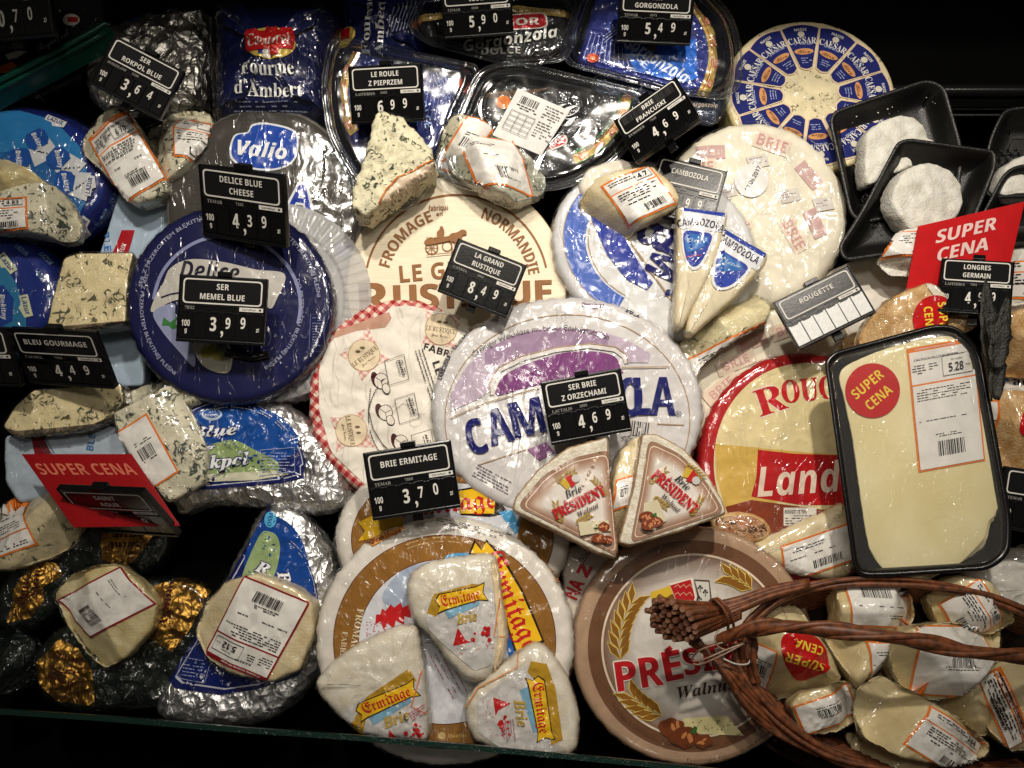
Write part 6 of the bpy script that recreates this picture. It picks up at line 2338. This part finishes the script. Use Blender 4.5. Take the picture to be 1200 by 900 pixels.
shop_label(t2, (1062, 409), (1140, 395), (1076, 554), style='full', title='CACIOCAVALLO EUROSER', price='5.28', L=9)
sticker(t2, 1022, 458, 32, 40)
film(t, rnd([(972, 430), (984, 416), (1096, 386), (1120, 390), (1144, 412), (1180, 612), (1178, 646), (1156, 662), (1040, 670), (1006, 670)], 18, 4), 4, 0, .3, 2, z=1.5, seed=431, ridge=.6, amp=.5,
     mat=film_mat('taut_film', .15, .012, 1.0, .5, (1, 1, 1), .02), name='stretch_film')

# ------------------------------------------------------------------ wicker basket
wk, wt, wp = new_mat('wicker_cane')
tcw = wt.nodes.new('ShaderNodeTexCoord')
nw = nd(wt, 'ShaderNodeTexNoise')
nw.inputs['Scale'].default_value = .12
nw.inputs['Detail'].default_value = 6
wt.links.new(tcw.outputs['Object'], nw.inputs['Vector'])
rw = nd(wt, 'ShaderNodeValToRGB')
rw.color_ramp.elements[0].position = .3
rw.color_ramp.elements[0].color = srgb((62, 34, 18))
rw.color_ramp.elements[1].position = .72
rw.color_ramp.elements[1].color = srgb((142, 80, 44))
wt.links.new(nw.outputs[0], rw.inputs[0])
wt.links.new(rw.outputs[0], wp.inputs['Base Color'])
wp.inputs['Roughness'].default_value = .46
bw = nd(wt, 'ShaderNodeBump')
bw.inputs['Strength'].default_value = .4
bw.inputs['Distance'].default_value = .0006
wt.links.new(nw.outputs[0], bw.inputs['Height'])
wt.links.new(bw.outputs[0], wp.inputs['Normal'])
t = T('wicker_basket', 'brown wicker basket with a tied cane bundle and twisted handle, full of cheese pieces', 'basket', 1030, 790, 40)
def curve3(pts, n=8):
    out = []
    P = [pts[0]] + list(pts) + [pts[-1]]
    for i in range(1, len(P) - 2):
        for k in range(n):
            s_ = k / n
            out.append(tuple(.5 * ((2 * P[i][c]) + (-P[i - 1][c] + P[i + 1][c]) * s_ + (2 * P[i - 1][c] - 5 * P[i][c] + 4 * P[i + 1][c] - P[i + 2][c]) * s_ * s_ + (-P[i - 1][c] + 3 * P[i][c] - 3 * P[i + 1][c] + P[i + 2][c]) * s_ ** 3) for c in range(3)))
    out.append(tuple(pts[-1]))
    return out
def strands(path, n, spread, r, twist, name, flat=1.0, jit=.4, seed=0, fan=None):
    """n canes following one path (photo x, photo y, height) side by side"""
    rg = random.Random(seed)
    C3 = [t.p3(*p) for p in curve3(path)]
    for k in range(n):
        ph = 2 * math.pi * k / n
        pts = []
        N = len(C3)
        for i, p in enumerate(C3):
            d = (C3[min(i + 1, N - 1)] - C3[max(i - 1, 0)]).normalized()
            a = d.cross(Vector((0, 0, 1))).normalized()
            b = a.cross(d)
            sp = spread * (fan(i / (N - 1)) if fan else 1)
            an = ph + twist * i / N
            pts.append(p + a * math.cos(an) * sp + b * math.sin(an) * sp * flat)
        tube(t, pts, r * rg.uniform(.85, 1.1), wk, name, 7)
rimb = [(868, 752, 84), (880, 728, 84), (925, 696, 84), (985, 682, 84), (1050, 682, 84), (1105, 688, 82), (1160, 700, 80), (1230, 730, 80)]
strands(rimb, 3, 3.8, 3.2, 5, 'rim_cane', seed=1)
rimf = [(866, 752, 84), (868, 780, 84), (884, 810, 84), (920, 850, 84), (970, 884, 84), (1030, 902, 84), (1120, 915, 84), (1230, 915, 84)]
strands(rimf, 3, 4.2, 3.6, 6, 'rim_cane', seed=2)
# wall of horizontal weave behind and in front, uprights
for i in range(9):
    z = 74 - i * 9
    k = .985 ** i
    for pth in (rimb, rimf):
        P = [(1040 + (x - 1040) * k * (1 - .012 * i), 800 + (y - 800) * k * (1 - .012 * i), z) for x, y, h_ in pth]
        tube(t, [t.p3(*p) for p in curve3(P, 6)], 3.3, wk, 'weave_cane', 6)
for pth in (rimb, rimf):
    C = curve3(pth, 5)
    for j in range(1, len(C), 3):
        x, y, z = C[j]
        P = [(x, y, 82), (1040 + (x - 1040) * .93, 800 + (y - 800) * .93, 40), (1040 + (x - 1040) * .84, 800 + (y - 800) * .84, 0)]
        tube(t, [t.p3(*p) for p in P], 2.6, wk, 'upright_cane', 6)
loft(t, ell(1060, 805, 200, 118, step=8), 6, [M((34, 18, 10), 'matte'), M((34, 18, 10), 'matte')], 'basket_floor', z0=-36, bevel=2)
# bundle: canes with visible cut ends
rg = random.Random(12)
ends = []
while len(ends) < 42:
    a, b = rg.uniform(-1, 1), rg.uniform(-1, 1)
    if a * a + b * b < 1 and all((a - e[0]) ** 2 + (b - e[1]) ** 2 > .052 for e in ends):
        ends.append((a, b))
cutm = cheese_mat('cane_cut_end', (150, 108, 84), None, wrap=0, mottled=(96, 56, 38), bump=.6)
for i, (a, b) in enumerate(ends):
    ex, ey, ez = 786 + a * 29 + b * 6, 727 + b * 24 + a * 5, 150 + b * -6 + a * 26
    u = -b * .7 + a * .2
    P = [(ex, ey, ez), (812 + a * 16, 727 + b * 20, 122 + a * 12), (838 + a * 5, 722 + b * 15, 100 + a * 6), (868, 712 + b * 11, 98 + a * 5)]
    if b < .25:
        P += [(905, 697 + b * 8, 94 + a * 4), (948, 686 + b * 5, 90 + a * 3)]
    C = [t.p3(*p) for p in curve3(P, 4)]
    s_ = rg.uniform(3.1, 3.9)
    ca = tube(t, C, s_, wk, 'bundle_cane', 8)
    V, F = tube_mesh([C[0] + (C[0] - C[1]).normalized() * .25, C[0] + (C[0] - C[1]).normalized() * .0], s_ * .93, 8)
    link_mesh('cut_end', V, F, cutm, None, ca, smooth=False)
# lower leg of the bundle running down to the right
for i in range(11):
    q = (i - 5) / 5
    P = [(800 + q * 8, 736 + q * 16, 92 - abs(q) * 6), (830 + q * 6, 764 + q * 7, 90), (856 + q * 4, 790 - q * 6, 86 + (i % 3) * 4), (880 + q * 8, 818 - q * 9, 82 + (i % 2) * 5), (915 + q * 8, 850 - q * 8, 80), (960, 880 - q * 5, 80)]
    tube(t, [t.p3(*p) for p in curve3(P, 4)], 3.2, wk, 'bundle_cane', 7)
# binding
def loop(path, r, mat, name):
    tube(t, [t.p3(*p) for p in curve3(path, 7)], r, mat, name, 6)
loop([(836, 703, 92), (842, 702, 112), (852, 712, 116), (858, 724, 112), (860, 736, 100)], 1.8, wk, 'binding_cane')
loop([(832, 704, 92), (838, 703, 113), (848, 714, 117), (853, 727, 113), (853, 738, 100)], 1.8, wk, 'binding_cane')
wire = M((150, 120, 100), 'gloss')
loop([(870, 746, 110), (850, 752, 112), (820, 762, 110), (811, 774, 108), (826, 772, 110), (850, 762, 112), (872, 754, 112)], 1.1, wire, 'tie_wire')
loop([(872, 754, 112), (846, 768, 110), (822, 778, 106), (812, 778, 106)], 1.1, wire, 'tie_wire')
loop([(842, 738, 112), (838, 748, 114), (842, 758, 112), (852, 762, 112)], 1.1, wire, 'tie_wire')
loop([(858, 754, 112), (866, 742, 114), (876, 748, 110), (884, 760, 104), (888, 772, 98)], 1.0, wk, 'tie_strip')
loop([(848, 772, 108), (862, 778, 106), (876, 778, 100), (880, 770, 98)], 1.0, M((206, 200, 190), 'gloss'), 'tie_strip')
# handle: thick twisted cane
hp = [(842, 752, 104), (862, 742, 116), (900, 734, 132), (950, 736, 146), (1010, 742, 156), (1080, 752, 158), (1140, 764, 152), (1210, 770, 146), (1270, 776, 130)]
C = [t.p3(*p) for p in curve3(hp, 8)]
tube(t, C, [4.5 + min(2.6, i * .4) for i in range(len(C))], wk, 'handle_core', 12)
for k in range(2):
    pts = []
    N = len(C)
    for i, p in enumerate(C):
        d = (C[min(i + 1, N - 1)] - C[max(i - 1, 0)]).normalized()
        a = d.cross(Vector((0, 0, 1))).normalized()
        b = a.cross(d)
        r_ = 3.2 + min(3.2, i * .4)
        an = 4.6 * math.pi * i / N + k * math.pi
        pts.append(p + a * math.cos(an) * r_ + b * math.sin(an) * r_)
    tube(t, pts, 3.7, wk, 'handle_wrap', 9)
# upright loop at the join
strands([(880, 745, 96), (884, 760, 104), (882, 778, 98), (886, 800, 92)], 2, 2.5, 3.5, 3, 'rim_cane', seed=5)

# pieces in the basket
BG = 'cheese pieces in the wicker basket'
YP = cheese_mat('pale_hard_cheese', (230, 214, 168), wrap=.7, mottled=(216, 196, 146), bump=.2, msc=.02)
t_ = piece('cheese_piece', 'cone shaped pale cheese with an upside down red offer sticker, in the basket', [(888, 756), (898, 724), (912, 696), (920, 690), (934, 698), (958, 722), (978, 760), (1000, 798), (960, 816), (910, 832), (890, 820), (888, 790)], 60, 84, YP, group=BG, seed=441, amp=3, dome=6, bevel=16)
A = Art(t_, z=1.6, L=4)
t_.kind, t_.amt = 'wrap', .1
A.poly(spline([(919, 744), (950, 742), (966, 752), (976, 776), (972, 788), (944, 799), (930, 790), (918, 770)], 3), (196, 14, 20))
yy = M((246, 214, 70), 'matte')
A.text(SB('SUPER'), 944, 776, 10.5, yy, rot=164, w=50)
A.text(SB('CENA'), 948, 758, 10, yy, rot=162, w=38)
A.build('offer_sticker')
shop_label(t_, (892, 752), (913, 764), (892, 812), style='back')
piece('cheese_piece', 'cheese piece with a big upside down barcode label against the basket\'s back rim', [(984, 700), (990, 680), (1010, 676), (1060, 680), (1080, 696), (1088, 722), (1080, 752), (1000, 748), (988, 730)], 60, 88, YP,
      dict(TL=(1086, 738), TR=(1000, 734), BL=(1078, 684), style='lines'), group=BG, seed=443)
piece('cheese_piece', 'cheese piece with a tilted label in the back right corner of the basket', [(1092, 700), (1104, 684), (1124, 674), (1160, 680), (1180, 700), (1200, 730), (1170, 744), (1110, 736)], 56, 82, YP,
      dict(TL=(1148, 676), TR=(1184, 728), BL=(1104, 708), style='text', price='4.65'), group=BG, seed=445)
piece('cheese_piece', 'cheese piece with a narrow label standing in the middle of the basket below the handle', [(980, 752), (1010, 748), (1050, 752), (1060, 780), (1060, 808), (1030, 822), (1008, 808), (994, 784)], 50, 72, YP,
      dict(TL=(1018, 752), TR=(1052, 752), BL=(1022, 812), style='lines'), group=BG, seed=447)
piece('cheese_piece', 'fat round bagged piece with a barcode label, crossed by the basket handle', [(1052, 752), (1070, 736), (1120, 730), (1170, 734), (1196, 724), (1190, 756), (1160, 790), (1130, 818), (1104, 824), (1070, 806), (1056, 780)], 64, 96, YP,
      dict(TL=(1074, 732), TR=(1172, 734), BL=(1084, 818), style='back'), group=BG, seed=449, ridge=2)
piece('cheese_piece', 'small piece with a crumpled barcode label, near the front rim of the basket', [(926, 826), (940, 812), (990, 800), (1012, 804), (1024, 840), (1018, 850), (970, 862), (944, 862)], 44, 84, YP,
      dict(TL=(929, 828), TR=(1003, 803), BL=(946, 864), style='back'), group=BG, seed=451, ridge=3)
piece('cheese_piece', 'long bagged wedge with a label reading 2,84, at the front of the basket', [(1022, 838), (1030, 814), (1056, 800), (1090, 820), (1140, 850), (1180, 880), (1176, 894), (1120, 900), (1060, 890), (1028, 872)], 50, 92, YP,
      dict(TL=(1095, 828), TR=(1178, 880), BL=(1058, 872), style='text', price='2.84'), group=BG, seed=453, ridge=2.5)
piece('cheese_piece', 'cheese block with a label turned sideways at the right edge of the basket', [(1150, 800), (1160, 786), (1200, 770), (1240, 780), (1240, 880), (1190, 884), (1168, 860)], 60, 86, YP,
      dict(TL=(1180, 784), TR=(1208, 866), BL=(1157, 800), style='full', title='CACIOCAVALLO EUROSER', price='2.80'), group=BG, seed=455)
piece('cheese_piece', 'unlabelled pale piece deep in the basket between the round bagged piece and the sideways block', [(1110, 820), (1130, 800), (1154, 790), (1170, 820), (1176, 860), (1150, 868), (1120, 846)], 50, 68, YP, group=BG, seed=457)
piece('cheese_piece', 'dark shaded piece under the long wedge at the bottom of the basket', [(1000, 862), (1040, 858), (1110, 880), (1150, 905), (1100, 920), (1020, 900)], 40, 62, YP, group=BG, seed=459)
# ------------------------------------------------------------------ red cards and price tags
def red_card(TL, TR, BL, h, label, texts):
    a = (TR[0] - TL[0], TR[1] - TL[1])
    b = (BL[0] - TL[0], BL[1] - TL[1])
    t = T('offer_card', label, 'sign', TL[0] + a[0] / 2 + b[0] / 2, TL[1] + a[1] / 2 + b[1] / 2, h, axes=tri(a, b), group='red offer cards behind price tags')
    x0, y1 = t.uv(*TL)
    x1 = t.uv(*TR)[0]
    y0 = t.uv(*BL)[1]
    box(t, x0, x1, y0, y1, -1.6, 0, M((196, 20, 26), 'gloss'), 'card', .3)
    A = Art(t, flat=True, z=.25, local=True)
    A.frame((x0, -y1), (x1, -y1), (x0, -y0), 100, 100)
    for s_, x, y, c, w, col in texts:
        A.text(SB(s_), x, y, c, M(col, 'matte'), w=w, bold=.5)
    A.build('lettering')
t = T('offer_card', 'red offer card with white words tilted behind the 4,99 tag at the right', 'sign', 1130, 296, 64, tx=4, ty=-2, group='red offer cards behind price tags')
loft(t, resample([(1076, 265), (1201, 236), (1176, 345), (1061, 345)], 12), 1.8, [M((196, 16, 22), 'matte')] * 2, 'card', bevel=.4, ring=20)
A = Art(t, z=.3, L=30)
A.frame((1076, 265), (1201, 236), (1062, 340), 100, 100)
A.text(SB('SUPER'), 48, 25, 20, M((238, 206, 200), 'matte'), w=56, bold=.5)
A.text(SB('CENA'), 48, 55, 20, M((238, 206, 200), 'matte'), w=48, bold=.5)
A.build('lettering')
t = T('offer_card', 'dark red offer card with pale words leaning behind the 3,99 tag on the left', 'sign', 118, 574, 62, tx=-14, ty=-6, group='red offer cards behind price tags')
loft(t, resample([(25, 532), (154, 532), (211, 616), (86, 618)], 12), 1.8, [M((150, 16, 22), 'gloss')] * 2, 'card', bevel=.4, ring=20)
A = Art(t, z=.3, L=30)
A.frame((25, 532), (154, 532), (86, 618), 100, 100)
A.text(SB('SUPER CENA'), 49, 21, 15, M((206, 110, 84), 'matte'), w=88)
A.build('lettering')
G = [
 ((-47, -40), (54, -42), (-42, 52), 70, ['ROQUEFORT', 'MERCI CHEF'], 'TEMAR', '', '10,70', 'price tag cut by the top left corner, reading 10,70', {}),
 ((135, 41), (217, 84), (105, 98), 66, ['SER', 'ROKPOL BLUE'], 'SOKOLOW', '5288', '3,64', 'strongly tilted price tag reading 3,64 in front of the silver foil block', {}),
 ((408, 78), (494, 77), (411, 146), 64, ['LE ROULE', 'Z PIEPRZEM'], 'LAITERIES', '5363', '6,99', 'price tag reading 6,99 behind the bare blue cheese wedge', dict(comma=False)),
 ((515, -20), (598, -26), (521, 46), 56, ['GORGONZOLA', 'IGOR'], 'TEMAR', '6209', '5,90', 'price tag reading 5,90 at the top edge over the black foil wedge', dict(lean=24)),
 ((727, -16), (815, -12), (724, 50), 60, ['SER', 'GORGONZOLA'], 'TEMAR', '2073', '5,49', 'price tag reading 5,49 at the top edge over the bright blue foil', dict(lean=24)),
 ((719, 141), (794, 93), (741, 194), 70, ['BRIE', 'FRANCUSKI'], 'EUROSER', '7329', '4,69', 'price tag tilted up to the right reading 4,69, above the brie wheel', dict(barcode=True)),
 ((773, 182), (852, 204), (752, 248), 40, ['CAMBOZOLA'], 'TEMAR', '2001', '4,99', 'price tag half hidden behind the small wedges, below the tilted 4,69 tag', {}),
 ((233, 192), (333, 211), (230, 274), 74, ['DELICE BLUE', 'CHEESE'], 'TEMAR', '7185', '4,39', 'price tag reading 4,39 in front of the grey foil wheel', {}),
 ((211, 321), (314, 327), (208, 400), 84, ['SER', 'MEMEL BLUE'], '7832', '', '3,99', 'price tag reading 3,99 on the navy wheel', {}),
 ((10, 385), (112, 391), (20, 447), 62, ['BLEU GOURMAGE'], 'CAUREL', '7268', '4,49', 'price tag reading 4,49 between the two cut blue cheese blocks', {}),
 ((-96, 384), (8, 386), (-90, 450), 58, ['BLEU', 'D AUVERGNE'], 'TEMAR', '7260', '4,29', 'price tag cut by the left edge beside the 4,49 tag', {}),
 ((537, 279), (618, 311), (511, 341), 66, ['LA GRAND', 'RUSTIQUE'], 'CANDIA', '2082', '8,49', 'tilted price tag reading 8,49 on the wooden box', {}),
 ((633, 448), (727, 431), (645, 522), 92, ['SER BRIE', 'Z ORZECHAMI'], 'LACTALIS', '2895', '4,69', 'price tag reading 4,69 on the purple and white wheel', {}),
 ((425, 531), (528, 515), (439, 610), 84, ['BRIE ERMITAGE'], 'TEMAR', '7888', '3,70', 'price tag reading 3,70 left of the brown labelled wedges', {}),
 ((905, 355), (994, 311), (936, 411), 66, ['ROUGETTE'], 'TEMAR', '5991', '3,99', 'price tag with blank tabs painted white with glare above the red and yellow wheel', dict(shiny=1, dead=True, lean=-13)),
 ((1104, 302), (1189, 311), (1085, 365), 87, ['LONGRES', 'GERMAIN'], 'LAITERIES', '7281', '4,99', 'dark price tag reading 4,99 against the red card at the right', {}),
 ((66, 572), (163, 571), (88, 620), 74, ['SAINT', 'AGUR'], 'TEMAR', '7194', '3,99', 'dark price tag reading 3,99 against the red card on the left', {}),
 ((1178, 546), (1270, 560), (1168, 618), 56, ['SER'], 'TEMAR', '7100', '1,99', 'price tag cut by the right edge beside the big black tray', {}),
]
for TL, TR, BL, h, ln, su, co, pr, lab, kw in G:
    price_tag(TL, TR, BL, h, ln, su, co, pr, lab, **kw)

# ------------------------------------------------------------------ glass front edge
gl, gtree, gp_ = new_mat('dark_green_glass_edge')
gp_.inputs['Base Color'].default_value = (.008, .03, .022, 1)
gp_.inputs['Roughness'].default_value = .12
ng = nd(gtree, 'ShaderNodeTexNoise')
ng.inputs['Scale'].default_value = .4
tg = gtree.nodes.new('ShaderNodeTexCoord')
gtree.links.new(tg.outputs['Object'], ng.inputs['Vector'])
bg = nd(gtree, 'ShaderNodeBump')
bg.inputs['Strength'].default_value = .5
bg.inputs['Distance'].default_value = .001
gtree.links.new(ng.outputs[0], bg.inputs['Height'])
gtree.links.new(bg.outputs[0], gp_.inputs['Normal'])
t = T('glass_front', 'low glass front pane with a dark green upper edge, along the bottom of the display', 'glass pane', 620, 878, 128)
ed = [t.p3(x, y, 128) for x, y in ((-150, 824), (120, 842), (286, 856), (350, 860), (420, 865), (560, 877), (700, 890), (800, 900), (900, 911))]
V, F = [], []
for p in ed:
    for dy, dz in ((3.2, 0), (3.2, -6), (-3.2, -6), (-3.2, 0)):
        V.append(tuple(p + Vector((0, dy, dz))))
n = len(ed)
for i in range(n - 1):
    for k in range(4):
        F.append((i * 4 + k, (i + 1) * 4 + k, (i + 1) * 4 + (k + 1) % 4, i * 4 + (k + 1) % 4))
F += [(0, 1, 2, 3), tuple(4 * (n - 1) + k for k in (3, 2, 1, 0))]
link_mesh('glass_edge', V, F, gl, None, t.o, smooth=False)
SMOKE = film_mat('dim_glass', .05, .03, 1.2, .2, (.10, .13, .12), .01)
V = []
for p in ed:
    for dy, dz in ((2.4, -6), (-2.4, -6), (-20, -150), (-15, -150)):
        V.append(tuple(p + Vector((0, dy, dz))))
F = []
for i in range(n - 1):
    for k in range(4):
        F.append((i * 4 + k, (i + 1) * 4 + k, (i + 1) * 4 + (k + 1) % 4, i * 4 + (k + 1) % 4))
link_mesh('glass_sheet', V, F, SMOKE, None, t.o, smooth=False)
